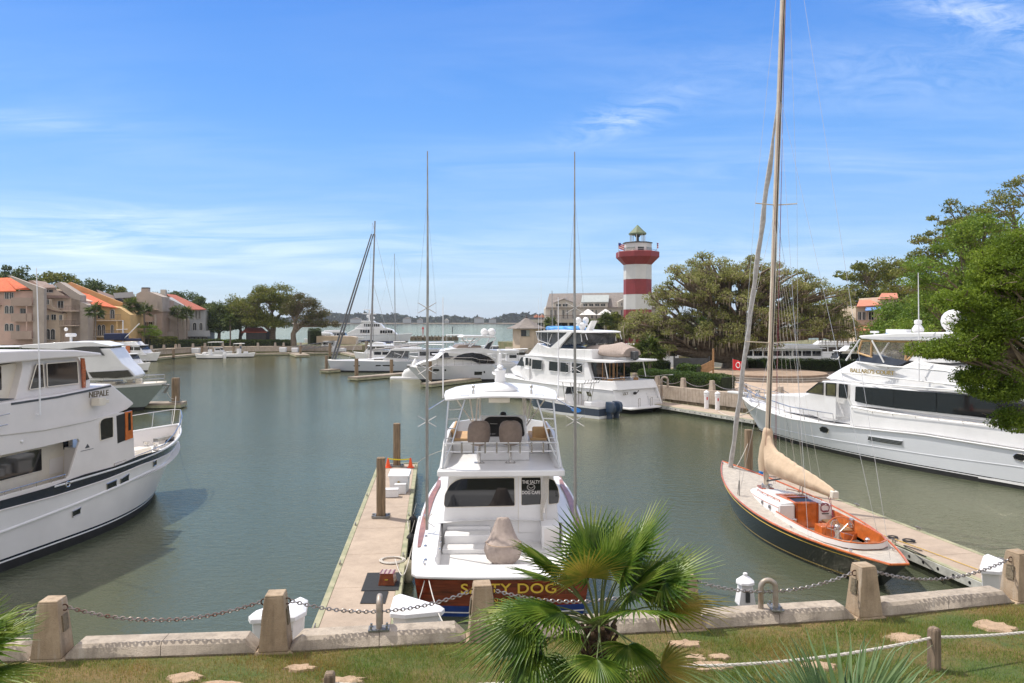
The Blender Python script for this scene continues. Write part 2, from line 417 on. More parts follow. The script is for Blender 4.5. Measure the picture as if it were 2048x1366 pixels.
# ---- water
wm = bpy.data.materials.new('water'); wm.use_nodes = True; MATS['water'] = wm
t = NT(wm.node_tree); b = t.n['Principled BSDF']
geo = t.new('ShaderNodeNewGeometry')
v1 = t.new('ShaderNodeMapping', {0: geo.outputs['Position'], 'Scale': (1.0, 1.6, 1), 'Rotation': (0, 0, R(14))})
a1 = t.new('ShaderNodeTexNoise', {0: v1.outputs[0], 'Scale': 2.1, 'Detail': 4, 'Roughness': .6})
a2 = t.new('ShaderNodeTexNoise', {0: v1.outputs[0], 'Scale': 7.0, 'Detail': 4, 'Roughness': .6, 'Distortion': .4})
a3 = t.new('ShaderNodeTexNoise', {0: geo.outputs['Position'], 'Scale': .055, 'Detail': 3, 'Roughness': .5})
calm = t.ramp(a3.outputs[0], [(.38, .25), (.62, 1.0)])
hsum = t.math('ADD', t.math('MULTIPLY', a1.outputs[0], .034), t.math('MULTIPLY', t.math('MULTIPLY', a2.outputs[0], .018), calm))
bmp = t.new('ShaderNodeBump', {'Strength': 1.0, 'Distance': 1.0, 'Height': hsum})
wc_ = t.mix(a3.outputs[0], (.062, .074, .044), (.088, .098, .066))
fr_n = t.new('ShaderNodeFresnel', {'IOR': 1.5, 'Normal': bmp.outputs[0]})
dif = t.new('ShaderNodeBsdfDiffuse', {0: wc_, 'Normal': bmp.outputs[0]}); gls = t.new('ShaderNodeBsdfGlossy', {0: (.95, .89, .71, 1), 'Roughness': .07, 'Normal': bmp.outputs[0]})
mxw = t.new('ShaderNodeMixShader', {0: fr_n.outputs[0], 1: dif.outputs[0], 2: gls.outputs[0]})
t.n.remove(b); t.l.new(mxw.outputs[0], t.n['Material Output'].inputs[0])
MB().bx(-4000, 4000, -40, 5200, -3.0, 0).build('water', 'water', smooth=False)
tag(bpy.data.objects['water'], kind='structure')
# ---- grass / soil of the near bank
gm = bpy.data.materials.new('lawn_soil'); gm.use_nodes = True; MATS['lawn_soil'] = gm
t = NT(gm.node_tree); b = t.n['Principled BSDF']
geo = t.new('ShaderNodeNewGeometry'); pos = geo.outputs['Position']
g1 = t.new('ShaderNodeTexNoise', {0: pos, 'Scale': 1.1, 'Detail': 6, 'Roughness': .65})
g2 = t.new('ShaderNodeTexNoise', {0: pos, 'Scale': 14, 'Detail': 5, 'Roughness': .7})
c = t.mix(t.ramp(g1.outputs[0], [(.38, 0), (.6, 1)]), (.075, .115, .022), (.20, .135, .05))
c = t.mix(t.ramp(g2.outputs[0], [(.4, 0), (.75, .7)]), c, (.05, .055, .018))
t.l.new(c, b.inputs['Base Color']); b.inputs['Roughness'].default_value = .95
t.l.new(t.new('ShaderNodeBump', {'Strength': 1, 'Distance': .04, 'Height': g2.outputs[0]}).outputs[0], b.inputs['Normal'])
mat('sand', (.44, .31, .205), .95, var=.14, vs=9, bump=.03, bs=14)
WALL = [(-24, 10.2), (-15, 10.55), (-10, 10.8), (-6.85, 11.05), (-3.6, 11.3), (-.47, 11.72), (2.83, 12.12), (5.98, 12.62), (9.1, 13.35), (12.3, 14.3), (16, 15.8), (24, 20), (40, 30)]
def wall_y(x): return interp(x, WALL)
GZ = 3.0
rows = []
for i in range(90):
 x = -24+64*i/89; yw = wall_y(x)
 rows.append([(x, lerp(-14, yw+.15, j/30), GZ + .10*math.sin(x*.5+j*.2)*max(0, 1-j/27) + (.0 if j > 26 else (27-j)*.004)) for j in range(31)])
MB().grid(rows).build('lawn_ground', 'lawn_soil')
tag(bpy.data.objects['lawn_ground'], kind='structure')
# bare sandy patches lying on the lawn, thin mounds
patches = [(1990, 1252, .34, .16), (1808, 1274, .26, .12), (1268, 1315, .26, .1), (1392, 1314, .14, .07), (1440, 1312, .17, .07), (1370, 1286, .30, .09), (370, 1354, .24, .1), (1420, 1332, .3, .1), (690, 1360, .3, .08), (600, 1334, .22, .07), (440, 1368, .3, .07), (1640, 1330, .25, .08)]
sp = MB(); SANDS = []
for px, py, rx, ry in patches:
 q = G(px, py, GZ+.03); SANDS.append((q.x, q.y, rx, ry))
 rr_ = [1+.33*rng.uniform(-1, 1) for _ in range(22)]
 rings = []
 for k, (f, h) in enumerate(((1.0, -.03), (.9, .004), (.5, .012), (.03, .014))):
  rings.append([(q.x+rx*f*rr_[j]*math.cos(j/22*2*math.pi), q.y+ry*1.5*f*rr_[(j*3) % 22]*math.sin(j/22*2*math.pi), GZ+.03+h) for j in range(22)])
 sp.loft(rings, True, False)
sp.build('bare_sand', 'sand', recalc=True); tag(bpy.data.objects['bare_sand'], kind='structure')
# ---- grass blades: uncountable, one object of stuff
def leaf_mat(name, cols, scale=1.0, rough=.6, trans=.25, tint=None, vscale=6.0, dark=.75):
 m = bpy.data.materials.new(name); m.use_nodes = True; MATS[name] = m
 t = NT(m.node_tree); b = t.n['Principled BSDF']
 g = t.new('ShaderNodeNewGeometry')
 n = t.new('ShaderNodeTexNoise', {0: g.outputs['Position'], 'Scale': scale, 'Detail': 3, 'Roughness': .6})
 n2 = t.new('ShaderNodeTexNoise', {0: g.outputs['Position'], 'Scale': scale*vscale, 'Detail': 2})
 rnd = g.outputs['Random Per Island']
 k = t.math('ADD', t.math('MULTIPLY', n.outputs[0], .75), t.math('MULTIPLY', rnd, .25))
 col = t.ramp(k, [(lerp(.3, .72, i/(len(cols)-1)), cc) for i, cc in enumerate(cols)])
 vv = t.math('ADD', dark, t.math('MULTIPLY', n2.outputs[0], (1-dark)*2))
 col = t.mix(1.0, col, t.new('ShaderNodeCombineColor', {0: vv, 1: vv, 2: vv}).outputs[0], 'MULTIPLY')
 t.l.new(col, b.inputs['Base Color']); b.inputs['Roughness'].default_value = rough; b.inputs['Specular IOR Level'].default_value = .3
 if trans:
  tr = t.new('ShaderNodeBsdfTranslucent', {0: col}); mx = t.new('ShaderNodeMixShader', {0: trans, 1: b.outputs[0], 2: tr.outputs[0]})
  t.l.new(mx.outputs[0], t.n['Material Output'].inputs[0])
 return m
leaf_mat('grass_blades', [(.38, .24, .08), (.28, .27, .07), (.17, .26, .04), (.09, .18, .03)], .9, trans=.3)
def raw_mesh(name, verts, faces, matname, parent=None, smooth=False):
 """numpy mesh: verts (n,3), faces (m,k)"""
 me = bpy.data.meshes.new(name); n = len(verts); m_, k = faces.shape
 me.vertices.add(n); me.vertices.foreach_set('co', np.ascontiguousarray(verts, dtype=np.float32).ravel())
 me.loops.add(m_*k); me.loops.foreach_set('vertex_index', np.ascontiguousarray(faces, dtype=np.int32).ravel())
 me.polygons.add(m_); me.polygons.foreach_set('loop_start', np.arange(m_, dtype=np.int32)*k); me.polygons.foreach_set('loop_total', np.full(m_, k, dtype=np.int32))
 me.update(calc_edges=True); me.materials.append(MATS[matname])
 if smooth: me.polygons.foreach_set('use_smooth', [True]*m_)
 o = bpy.data.objects.new(name, me); COL.objects.link(o)
 if parent is not None: o.parent = parent
 return o
def grass(n, region, name, hmin, hmax):
 x = nr.uniform(region[0], region[1], n)
 wy = np.interp(x, [p[0] for p in WALL], [p[1] for p in WALL])
 y = wy - .12 - nr.uniform(0, 1, n)**1.0*region[2]
 dens = .5+.5*np.sin(x*1.7+np.sin(y*2.3)*1.5)*np.cos(y*3.1+x*.6)
 dw = wy-y; bare = np.clip(1.3-dw/.45, 0, 1)*(x > 1.0)*(.5+.5*np.sin(x*2.1)); keep = nr.uniform(0, 1, n) < (.28+.72*dens)*(1-.8*bare)
 for sx_, sy_, rx_, ry_ in SANDS: keep &= ((x-sx_)/(rx_*.8))**2+((y-sy_)/(ry_*1.2))**2 > nr.uniform(.35, 1.2, len(x))
 x, y, dens = x[keep], y[keep], dens[keep]; n = len(x)
 h = nr.uniform(hmin, hmax, n)*(.5+.6*dens); a = nr.uniform(0, 2*np.pi, n); wd = .004
 lx, ly = nr.normal(0, .4, n)*h, nr.normal(0, .4, n)*h
 z0 = np.full(n, GZ-.01)
 v = np.stack([np.stack([x-wd*np.cos(a), y-wd*np.sin(a), z0], 1), np.stack([x+wd*np.cos(a), y+wd*np.sin(a), z0], 1), np.stack([x+lx, y+ly, z0+.02+h], 1)], 1).reshape(-1, 3)
 return raw_mesh(name, v, np.arange(3*n).reshape(-1, 3), 'grass_blades')
g = grass(190000, (-8.5, 12, 3.0), 'lawn_grass', .03, .095); tag(g, kind='stuff')
# ---- near sea wall with its kerb blocks
def conc(name, c, c2, dist=.006, stain=.5, sc_=2.0, sk=1.0):
 m = bpy.data.materials.new(name); m.use_nodes = True; MATS[name] = m
 t = NT(m.node_tree); b = t.n['Principled BSDF']; p_ = t.new('ShaderNodeNewGeometry').outputs['Position']
 a = t.new('ShaderNodeTexNoise', {0: p_, 'Scale': sc_, 'Detail': 8, 'Roughness': .7})
 e = t.new('ShaderNodeTexNoise', {0: p_, 'Scale': sc_*22, 'Detail': 4, 'Roughness': .7})
 f = t.new('ShaderNodeTexVoronoi', {0: p_, 'Scale': sc_*30})
 col = t.mix(t.ramp(a.outputs[0], [(.36, 0), (.68, 1)]), c, c2)
 col = t.mix(t.math('MULTIPLY', t.ramp(e.outputs[0], [(.5, 0), (.8, 1)]), stain), col, tuple(q*.45 for q in c2))
 sv = t.new('ShaderNodeTexNoise', {0: t.new('ShaderNodeMapping', {0: p_, 'Scale': (9, 9, .8)}).outputs[0], 'Scale': sc_*.5, 'Detail': 5})
 col = t.mix(t.math('MULTIPLY', t.ramp(sv.outputs[0], [(.5, 0), (.72, 1)]), .55*sk), col, tuple(q*.5 for q in c2)); col = t.mix(t.math('MULTIPLY', t.ramp(sv.outputs[0], [(.28, 1), (.40, 0)]), .35*sk), col, (.55, .50, .43))
 t.l.new(col, b.inputs['Base Color']); b.inputs['Roughness'].default_value = .9
 hh = t.math('ADD', e.outputs[0], t.math('MULTIPLY', f.outputs[0], .4))
 t.l.new(t.new('ShaderNodeBump', {'Strength': 1, 'Distance': dist, 'Height': hh}).outputs[0], b.inputs['Normal'])
conc('concrete_post', (.44, .335, .23), (.29, .21, .135))
conc('concrete_kerb', (.46, .39, .31), (.31, .26, .21))
conc('concrete_dock', (.44, .35, .27), (.33, .26, .20), .003, .3, 1.2, .18)
conc('concrete_far', (.50, .42, .34), (.36, .29, .23))
conc('wall_stained', (.24, .19, .13), (.12, .10, .06), .02, .6, .8)
sw = thing('sea_wall', 'concrete sea wall with kerb blocks along the near lawn', 'wall', (0, 11.5, 0))
def rel(pts, o): return [(p[0]-o[0], p[1]-o[1], p[2]-o[2]) for p in pts]
wv = MB()
for (xa, ya), (xb, yb) in zip(WALL, WALL[1:]):
 wv.hexa([(xa, ya-.05-11.5, -1.5), (xb, yb-.05-11.5, -1.5), (xb, yb+.32-11.5, -1.5), (xa, ya+.32-11.5, -1.5), (xa, ya-.05-11.5, GZ+.02), (xb, yb-.05-11.5, GZ+.02), (xb, yb+.32-11.5, GZ+.02), (xa, ya+.32-11.5, GZ+.02)])
wv.build('wall', 'wall_stained', sw, smooth=False)
POSTS = [(-10.05, 10.8), (-6.85, 11.05), (-3.6, 11.3), (-.47, 11.72), (2.83, 12.12), (5.98, 12.62), (9.1, 13.35), (12.3, 14.3)]
for i, ((xa, ya), (xb, yb)) in enumerate(zip(POSTS, POSTS[1:])):
 d = Vector((xb-xa, yb-ya)); L = d.length; ang = math.atan2(d.y, d.x)
 for k in (0, 1):
  a0, a1_ = (.25, L/2-.004) if k == 0 else (L/2+.004, L-.25)
  mb = MB(); e0 = .10 if k == 0 else 0; e1 = .10 if k == 1 else 0
  rings = []
  for x, s_ in ((a0, 0), (a0+max(e0, .001)*1.6, 1)) + ((a1_-max(e1, .001)*1.6, 1), (a1_, 0)):
   hh = .21 if (s_ or (k == 0 and x > a0) or (k == 1 and x < a1_)) else None
   top = .21
   tilt0 = (s_ == 0 and ((k == 0 and x == a0) or (k == 1 and x == a1_)))
   rings.append([(x, -.02, -.02), (x, .36, -.02), (x, .36, .02 if tilt0 else top-.02), (x, .33, .05 if tilt0 else top), (x, .045, .05 if tilt0 else top), (x, .0, .02 if tilt0 else top-.05)])
  mb.loft(rings)
  mb.build('kerb_block', 'concrete_kerb', sw, (xa-0, ya-11.5-.02, GZ), ang, ang=25, bevel=.008)
def make_post(label, loc, rz):
 o = thing('bollard_post', label, 'post', loc, rz, 'tapered concrete posts of the sea wall chain')
 mb = MB()
 mb.frus((0, 0, -.02), (.62, .44), (.50, .40), .05)
 mb.frus((0, 0, .03), (.44, .40), (.285, .285), .80)
 mb.frus((0, 0, .83), (.285, .285), (.26, .26), .03)
 mb.build('post_body', 'concrete_post', o, bevel=.012)
 for sx in (-1, 1):
  n_ = MB(); n_.box((sx*.180, 0, .50), (.03, .15, .24), ry=-sx*.10); n_.build('niche', 'wall_stained', o)
  r_ = MB(); rr = .035
  r_.tube([(sx*(.155+.02+.045*math.cos(a)), 0, .72+.045*math.sin(a)) for a in [2*math.pi*k/10 for k in range(11)]], .010, 6); r_.build('eye_bolt', 'rust', o)
 return o
mat('rust', (.12, .05, .025), .8, .3, var=.4, vs=20, bump=.002)
mat('galvanised', (.36, .36, .37), .42, .75, var=.25, vs=14, col2=(.16, .11, .08))
mat('galvanised_rusty', (.30, .28, .27), .5, .6, var=.3, vs=5, col2=(.14, .05, .025))
p0 = None; plabels = ['near sea wall post cut by the left edge of the frame', 'near sea wall post furthest left, beside the left palm fronds', 'near sea wall post in front of white dock box 34', 'near sea wall post in front of the mahogany transom', 'near sea wall post behind the big fan palm on its right', 'near sea wall post below the stern of the black sailboat', 'near sea wall post at the right edge by the dock end', 'near sea wall post beyond the right edge of the frame']
for i, (x, y) in enumerate(POSTS):
 a_ = POSTS[max(i-1, 0)]; c_ = POSTS[min(i+1, len(POSTS)-1)]; rz = math.atan2(c_[1]-a_[1], c_[0]-a_[0])
 if p0 is None: p0 = make_post(plabels[i], (x, y+.13, GZ), rz)
 else: copy_thing(p0, (x, y+.13, GZ), rz, plabels[i])
def chain(a, b, d, name, m, label, group, link=.085, wire=.010):
 pts = sag(a, b, d, 120); L = sum((q-p).length for p, q in zip(pts, pts[1:])); n = int(L/(link*.66)); mb = MB()
 cum = [0]
 for p, q in zip(pts, pts[1:]): cum.append(cum[-1]+(q-p).length)
 def at(s_):
  s_ = max(0, min(L-1e-6, s_))
  for i in range(len(pts)-1):
   if cum[i+1] >= s_: return pts[i].lerp(pts[i+1], (s_-cum[i])/(cum[i+1]-cum[i])), (pts[i+1]-pts[i]).normalized()
 for k in range(n):
  c, d_ = at((k+.5)*L/n); side = Vector((0, 0, 1)).cross(d_).normalized(); up = d_.cross(side)
  w_ = (side if k % 2 else up)
  if k % 2 == 0: w_ = (up*.92+side*.38).normalized()
  else: w_ = (side*.92-up*.38).normalized()
  loop = []
  for j in range(13):
   a_ = 2*math.pi*j/12; loop.append(c+d_*math.cos(a_)*link*.42*(1 if abs(math.cos(a_)) > .3 else 1)+w_*math.sin(a_)*link*.27)
  mb.tube(loop, wire, 5, False)
 o = mb.build(name, m); tag(o, label, 'chain', group); return o
cl_ = ['chain running out of frame left of the first post', 'rust-tinged chain sagging in front of the open water left of box 34', 'chain sagging in front of the concrete dock and white box 33', 'chain partly hidden by the big fan palm fronds', 'chain sagging in front of the white power pedestal and steel pipe', 'chain sagging in front of the right-hand dock end', 'chain leaving the frame at the right edge']
for i, ((xa, ya), (xb, yb)) in enumerate(zip(POSTS, POSTS[1:])):
 d = Vector((xb-xa, yb-ya, 0)).normalized(); c0_ = Vector((xa, ya+.13, GZ+.72))+d*.22; c1_ = Vector((xb, yb+.13, GZ+.72))-d*.22
 ch = chain(c0_, c1_, .235, 'chain', 'galvanised_rusty' if i < 2 else 'galvanised', cl_[i], 'chains between the near sea wall posts')
# ---- rope fence on the lawn
RF = [(-5.5, 9.2), (-2.28, 9.38), (1.82, 9.85), (6.05, 10.75), (10.2, 11.9)]
mat('old_timber', (.27, .20, .14), .9, var=.35, vs=3, bump=.01, bs=12, streak=(6, 6, .6))
mat('piling_wood', (.26, .185, .115), .9, var=.32, vs=2.2, bump=.012, bs=10, streak=(7, 7, .5))
mat('dock_timber', (.36, .33, .22), .9, var=.3, vs=2.0, bump=.008, bs=10, col2=(.20, .22, .13))
rl = ['low timber rope-fence post at the far left, out of sight', 'low timber rope-fence post, only its cap showing at the bottom edge', 'low timber rope-fence post right of the palm trunk', 'low timber rope-fence post by the sandy patches at lower right', 'low timber rope-fence post beyond the right edge']
for i, (x, y) in enumerate(RF):
 mb = MB(); mb.frus((0, 0, -.1), (.135, .135), (.13, .13), .67); mb.frus((0, 0, .57), (.13, .13), (.085, .085), .035)
 if i not in (0,):
  o = mb.build('fence_post', 'old_timber', None, (x, y, GZ), R(8*i), bevel=.008); tag(o, rl[i], 'fence post', 'rope fence posts on the lawn')
rn = ['white rope sagging left of the big palm trunk', 'white rope running from behind the palm trunk to the right', 'white rope rising to the right-hand fence post', 'white rope running out at the right edge']
for i in range(4):
 (xa, ya), (xb, yb) = RF[i], RF[i+1]
 a = Vector((xa, ya, GZ+.46)); b_ = Vector((xb, yb, GZ+.46)); pts = sag(a, b_, .12, 90)
 mb = MB(); s_ = 0
 for k in range(3):
  q = []
  for j, p in enumerate(pts):
   ang = j*1.1+k*2*math.pi/3; q.append(p+Vector((0, math.cos(ang)*.0105, math.sin(ang)*.0105)))
  mb.tube(q, .0125, 6)
 o = mb.build('fence_rope', 'rope_white'); tag(o, rn[i], 'rope', 'ropes of the lawn fence')
# ================================================================== NEAR DOCKS AND THEIR GEAR
mat('pipe_zinc', (.36, .33, .30), .5, .4, var=.3, vs=6, col2=(.28, .20, .13))
mat('white_board', (.50, .50, .46), .8, var=.2, vs=3)
def finger_dock(fr, L, hw, label, holes=False, z=.55, panel=3.0, name='floating_dock', wood=.17, mconc='concrete_dock', x0=0):
 o = fr.thing(name, label, 'dock')
 n = int((L-x0)/panel)
 mb = MB()
 for i in range(n+1):
  a = x0+i*panel; b = min(L, a+panel-.012)
  if b-a > .2: mb.bx(a, b, -hw+wood, hw-wood, z-.35, z)
 mb.build('concrete_deck', mconc, o, bevel=.012)
 for s in (1, -1):
  w_ = MB()
  for i in range(n+1):
   a = x0+i*panel; b = min(L, a+panel-.01)
   if b-a > .2: w_.bx(a, b, *(sorted((s*(hw-wood+.004), s*hw))), z-.28, z+.012)
  w_.build('timber_wale', 'dock_timber', o, bevel=.01)
  f = MB(); f.bx(x0, L, *(sorted((s*(hw-.12), s*(hw-.03)))), -.3, z-.29); f.build('float_side', 'marine_growth', o)
  if holes:
   f = MB(); f.bx(x0, L, *(sorted((s*(hw+.003), s*(hw+.045)))), z-.27, z-.02); f.build('side_board', 'concrete_far' if holes == 2 else 'white_board', o)
   f = MB()
   k = x0+.3
   while k < L:
    f.prism([(k+.05*math.cos(a), z-.15+.05*math.sin(a)) for a in [2*math.pi*i/10 for i in range(10)]], *(sorted((s*(hw+.02), s*(hw+.052)))), 'y'); k += .62
   f.build('through_hole', 'black_plastic', o)
 w_ = MB(); w_.bx(L, L+.12, -hw, hw, z-.28, z+.01); w_.build('end_board', 'dock_timber', o, bevel=.01)
 return o
def cleat(mb, x, y, z, s=1.0, along='x'):
 d = (1, 0) if along == 'x' else (0, 1)
 mb.tube([(x-.13*s*d[0], y-.13*s*d[1], z+.075*s), (x-.07*s*d[0], y-.07*s*d[1], z+.09*s), (x+.07*s*d[0], y+.07*s*d[1], z+.09*s), (x+.13*s*d[0], y+.13*s*d[1], z+.075*s)], .016*s, 7)
 for k in (-.045, .045): mb.tube([(x+k*s*d[0], y+k*s*d[1], z-.01), (x+k*s*d[0], y+k*s*d[1], z+.09*s)], .016*s, 7)
mat('varnish_plain', (.26, .06, .02), .25, var=.3, vs=5, coat=.5)
D1 = Frame(-3.5, 15, 95.8)
dock1 = finger_dock(D1, 24.2, 1.03, 'beige concrete floating dock left of the mahogany-sterned boat')
for x, y in ((3.2, .94), (8.0, .94), (12.4, .94), (17.0, .94), (8.6, -.94), (13.6, -.94), (23.2, -.94)):
 mb = MB(); cleat(mb, 0, 0, 0); mb.build('cleat', 'galvanised', dock1, (x, y, .56))
D2 = Frame(15.1, 18, 100.8)
dock2 = finger_dock(D2, 18.6, 1.05, 'beige concrete floating dock right of the black sailboat', holes=1)
for x, y in ((5.0, -.95), (8.6, -.95), (12, -.95), (7.4, .95)):
 mb = MB(); cleat(mb, 0, 0, 0, 1.2); mb.build('cleat', 'galvanised', dock2, (x, y, .56))
def piling(x, y, ztop, w, label, rz=0.1, collar=True, m='piling_wood', group='timber dock pilings', round_=False, zb=-1.2):
 o = thing('dock_piling', label, 'piling', (x, y, 0), rz, group)
 mb = MB(); n = 16 if round_ else 8
 def ring(z, r):
  if round_: return [(r*math.cos(2*math.pi*k/n), r*math.sin(2*math.pi*k/n), z) for k in range(n)]
  c = r*.32; return [(r, -r+c, z), (r, r-c, z), (r-c, r, z), (-r+c, r, z), (-r, r-c, z), (-r, -r+c, z), (-r+c, -r, z), (r-c, -r, z)]
 mb.loft([ring(zb, w/2), ring(ztop-.05, w/2*.985), ring(ztop-.012, w/2*.95), ring(ztop, w/2*.85)])
 mb.build('post', m, o)
 if zb < 0:
  g_ = MB(); g_.loft([[(q[0], q[1], q[2]) for q in ring(zb, w/2+.012)], ring(.32, w/2+.012)]); g_.build('growth_band', 'marine_growth', o)
 if collar:
  c = MB(); h = w/2+.03
  for s in (1, -1):
   c.bx(-h-.1, h+.1, *(sorted((s*h, s*(h+.05)))), .56, .64); c.bx(*(sorted((s*h, s*(h+.05)))), -h, h, .56, .64)
   for q in (1, -1): c.lathe([(.06, 0), (.06, .09)], (s*(h+.09), q*h*.8, .57), 8)
  c.build('guide_bracket', 'steel_dull', o)
 return o
piling(-4.96, 28.4, 2.81, .33, 'weathered square piling nearest on the dock beside the white step box')
piling(-5.88, 38.3, 2.75, .36, 'weathered square piling at the dock end between the two cones')
piling(11.45, 36.3, 2.72, .34, 'weathered square piling behind the bow of the black sailboat')
piling(-30.8, 68.7, 2.75, .62, 'thick dark piling at the dock end off the green-hulled yacht', m='piling_wood', round_=False)
# --- dock boxes traced by their lid footprints
def corner_box(name, label, pts, zl, num=None, nump=None):
 W = [G(px, py, zl) for px, py in pts]; cx_ = sum(p.x for p in W)/len(W); cy_ = sum(p.y for p in W)/len(W)
 o = thing(name, label, 'dock box', (cx_, cy_, .55), 0, 'white dock boxes')
 poly = [(p.x-cx_, p.y-cy_) for p in W]
 lid = MB(); top = shrink(poly, .10)
 lid.loft([[(x, y, zl-.55-.10) for x, y in shrink(poly, -.01)], [(x, y, zl-.55-.015) for x, y in poly], [(x, y, zl-.55+.05) for x, y in top]]); lid.build('lid', 'white_plastic', o, ang=20, bevel=.006)
 bd = MB(); ins = shrink(poly, .07); low = shrink(poly, .12)
 bd.loft([[(x, y, 0) for x, y in low], [(x, y, zl-.55-.10) for x, y in ins]]); bd.build('box_body', 'white_plastic', o, ang=20)
 if num: text('number', num, .19, 'black_plastic', o, nump, (R(90), 0, R(6)), .003)
 return o
corner_box('dock_box', 'white corner dock box numbered 34 behind the second post', [(501, 1239), (497, 1232), (504, 1226), (522, 1219), (570, 1212), (606, 1195), (616, 1199), (612, 1222), (590, 1234)], 1.42, '34', (.32, -.415, .55))
corner_box('dock_box', 'white corner dock box numbered 33 by the mahogany transom', [(781, 1226), (780, 1218), (787, 1193), (799, 1189), (889, 1216), (883, 1222), (810, 1229)], 1.42, '33', (-.46, -.34, .52))
corner_box('dock_box', 'white corner dock box beside the right-edge wall post', [(1962, 1140), (1959, 1134), (1966, 1112), (1974, 1109), (2024, 1128), (2030, 1137), (2000, 1143)], 1.25)
mb = MB(); mb.bx(-.02, .06, -1.2, -.2, -.6, .55); o = mb.build('fender_board', 'rubber', None, (-2.78, 17.3, 0)); tag(o, 'black rubber rub board on the dock side by box 33', 'rub board')
# power pedestals
def pedestal(loc, label, h=1.15, r=.13, rz=0.0, pod=False):
 o = thing('power_pedestal', label, 'power pedestal', loc, rz, 'white dock power pedestals')
 mb = MB()
 if pod:
  mb.bx(-.11, .11, -.09, .09, 0, h*.6); mb.loft([[(-.11, -.1, h*.55), (.11, -.1, h*.55), (.11, .1, h*.55), (-.11, .1, h*.55)], [(-.19, -.13, h*.62), (.19, -.13, h*.62), (.19, .13, h*.62), (-.19, .13, h*.62)], [(-.12, -.11, h*.88), (.12, -.11, h*.88), (.12, .11, h*.88), (-.12, .11, h*.88)]])
  mb.build('cabinet', 'white_plastic', o, bevel=.01)
  q = MB(); q.bx(-.045, .045, -.155, -.10, h*.66, h*.80); q.build('socket', 'dark_grey', o)
  mb = MB(); mb.lathe([(.21, h*.88), (.20, h*.905), (.08, h*.96), (.05, h*.97), (.05, h*1.0), (.03, h*1.01)], n=8); mb.build('cap', 'white_plastic', o)
 else:
  mb.lathe([(r, 0), (r, h*.72), (r*1.15, h*.74), (r*1.15, h*.84), (r, h*.86), (r, h*.9)], n=14); mb.build('cabinet', 'white_plastic', o)
  q = MB(); q.bx(-.04, .04, -r*1.2, -r*.8, h*.5, h*.66); q.build('socket', 'flag_red', o)
  mb = MB(); mb.lathe([(r*1.3, h*.9), (r*1.25, h*.93), (r*.4, h*1.0), (.01, h*1.04)], n=14); mb.build('cap', 'white_plastic', o)
 return o
pedestal((5.1, 16.4, .75), 'white power pedestal standing beside the bent steel pipe', 1.72, rz=.1, pod=True)
mb = MB(); mb.bx(-1.2, 1.4, -1.0, 1.0, -.5, .74); o = mb.build('pedestal_platform', 'marine_growth', None, (5.2, 16.6, 0)); tag(o, 'low float hidden behind the sea wall carrying the pedestal', 'float')
# U-shaped steel pipes on the kerb
def upipe(px, yb, ytop, ang, sep_, label, down=1.6):
 q = G(px, yb, GZ+.22); o = thing('steel_pipe', label, 'pipe hoop', q, ang, 'bent steel pipes on the sea wall')
 h = (yb-ytop)/F*q.y; mb = MB(); r = sep_/2
 pts = [(0, 0, 0), (0, 0, h-r-.05)]+[(0, r-r*math.cos(a), h-r-.05+r*math.sin(a)) for a in [math.pi*k/8 for k in range(9)]]+[(0, sep_, -down)]
 mb.tube(pts, .046, 12); mb.build('pipe', 'pipe_zinc', o)
 mb = MB(); mb.bx(-.16, .16, -.1, .1, -.005, .02)
 for a in (-.12, .12):
  for b_ in (-.06, .06): mb.lathe([(.018, .02), (.018, .07)], (a, b_, 0), 6)
 mb.build('base_plate', 'steel_dull', o)
upipe(758, 1258, 1194, .12, .30, 'bent steel pipe standing on the kerb left of box 33')
upipe(1551, 1216, 1155, 1.5, .24, 'bent steel hoop on the kerb beside the white power pedestal')
# gear on the left dock
def onD1(px, py): q = G(px, py, .56); return q
q = onD1(797, 984); o = thing('dock_box', 'white sloping-lid dock box with round lock near the dock end', 'dock box', (q.x, q.y+.35, .56), .02, 'white dock boxes')
mb = MB(); mb.frus((0, 0, 0), (.76, .66), (.82, .70), .66); mb.build('box_body', 'white_plastic', o, bevel=.012)
mb = MB(); mb.loft([[(-.46, -.42, .66), (.46, -.42, .66), (.46, .42, .66), (-.46, .42, .66)], [(-.46, -.42, .72), (.46, -.42, .72), (.46, .42, .84), (-.46, .42, .84)], [(-.40, -.35, .75), (.40, -.35, .75), (.40, .36, .87), (-.40, .36, .87)]]); mb.build('lid', 'white_plastic', o, bevel=.01)
mb = MB(); mb.prism([(.05*math.cos(a), .42+.06*math.sin(a)) for a in [2*math.pi*k/12 for k in range(12)]], -.375, -.34, 'y'); mb.build('lock', 'gold_metal', o)
for px, py, s, lb in ((781, 995, (.62, .34, .34), 'low white boarding step nearest the camera on the dock'), (800, 988, (.5, .3, .42), 'white boarding step behind the lower one, against the dock box')):
 q = onD1(px, py); o = thing('dock_step', lb, 'step', (q.x, q.y+(.17 if px < 790 else .12), .56), .05, 'white boarding steps')
 mb = MB(); mb.frus((0, 0, 0), (s[0], s[1]), (s[0]*.93, s[1]*.88), s[2]-.03); mb.build('step_body', 'white_plastic', o, bevel=.012)
 mb = MB(); mb.bx(-s[0]/2, s[0]/2, -s[1]/2, s[1]/2, s[2]-.03, s[2]); mb.build('tread', 'white_plastic', o, bevel=.012)
for px, lb in ((776, 'orange traffic cone left of the far piling'), (821, 'orange traffic cone right of the far piling')):
 q = onD1(px, 935); o = thing('traffic_cone', lb, 'traffic cone', q, .3, 'traffic cones at the dock end')
 mb = MB(); mb.bx(-.17, .17, -.17, .17, 0, .03); mb.build('base', 'cone_orange', o, bevel=.01)
 mb = MB(); mb.lathe([(.125, .03), (.10, .14), (.045, .44), (.03, .48), (.012, .49)]); mb.build('cone', 'cone_orange', o)
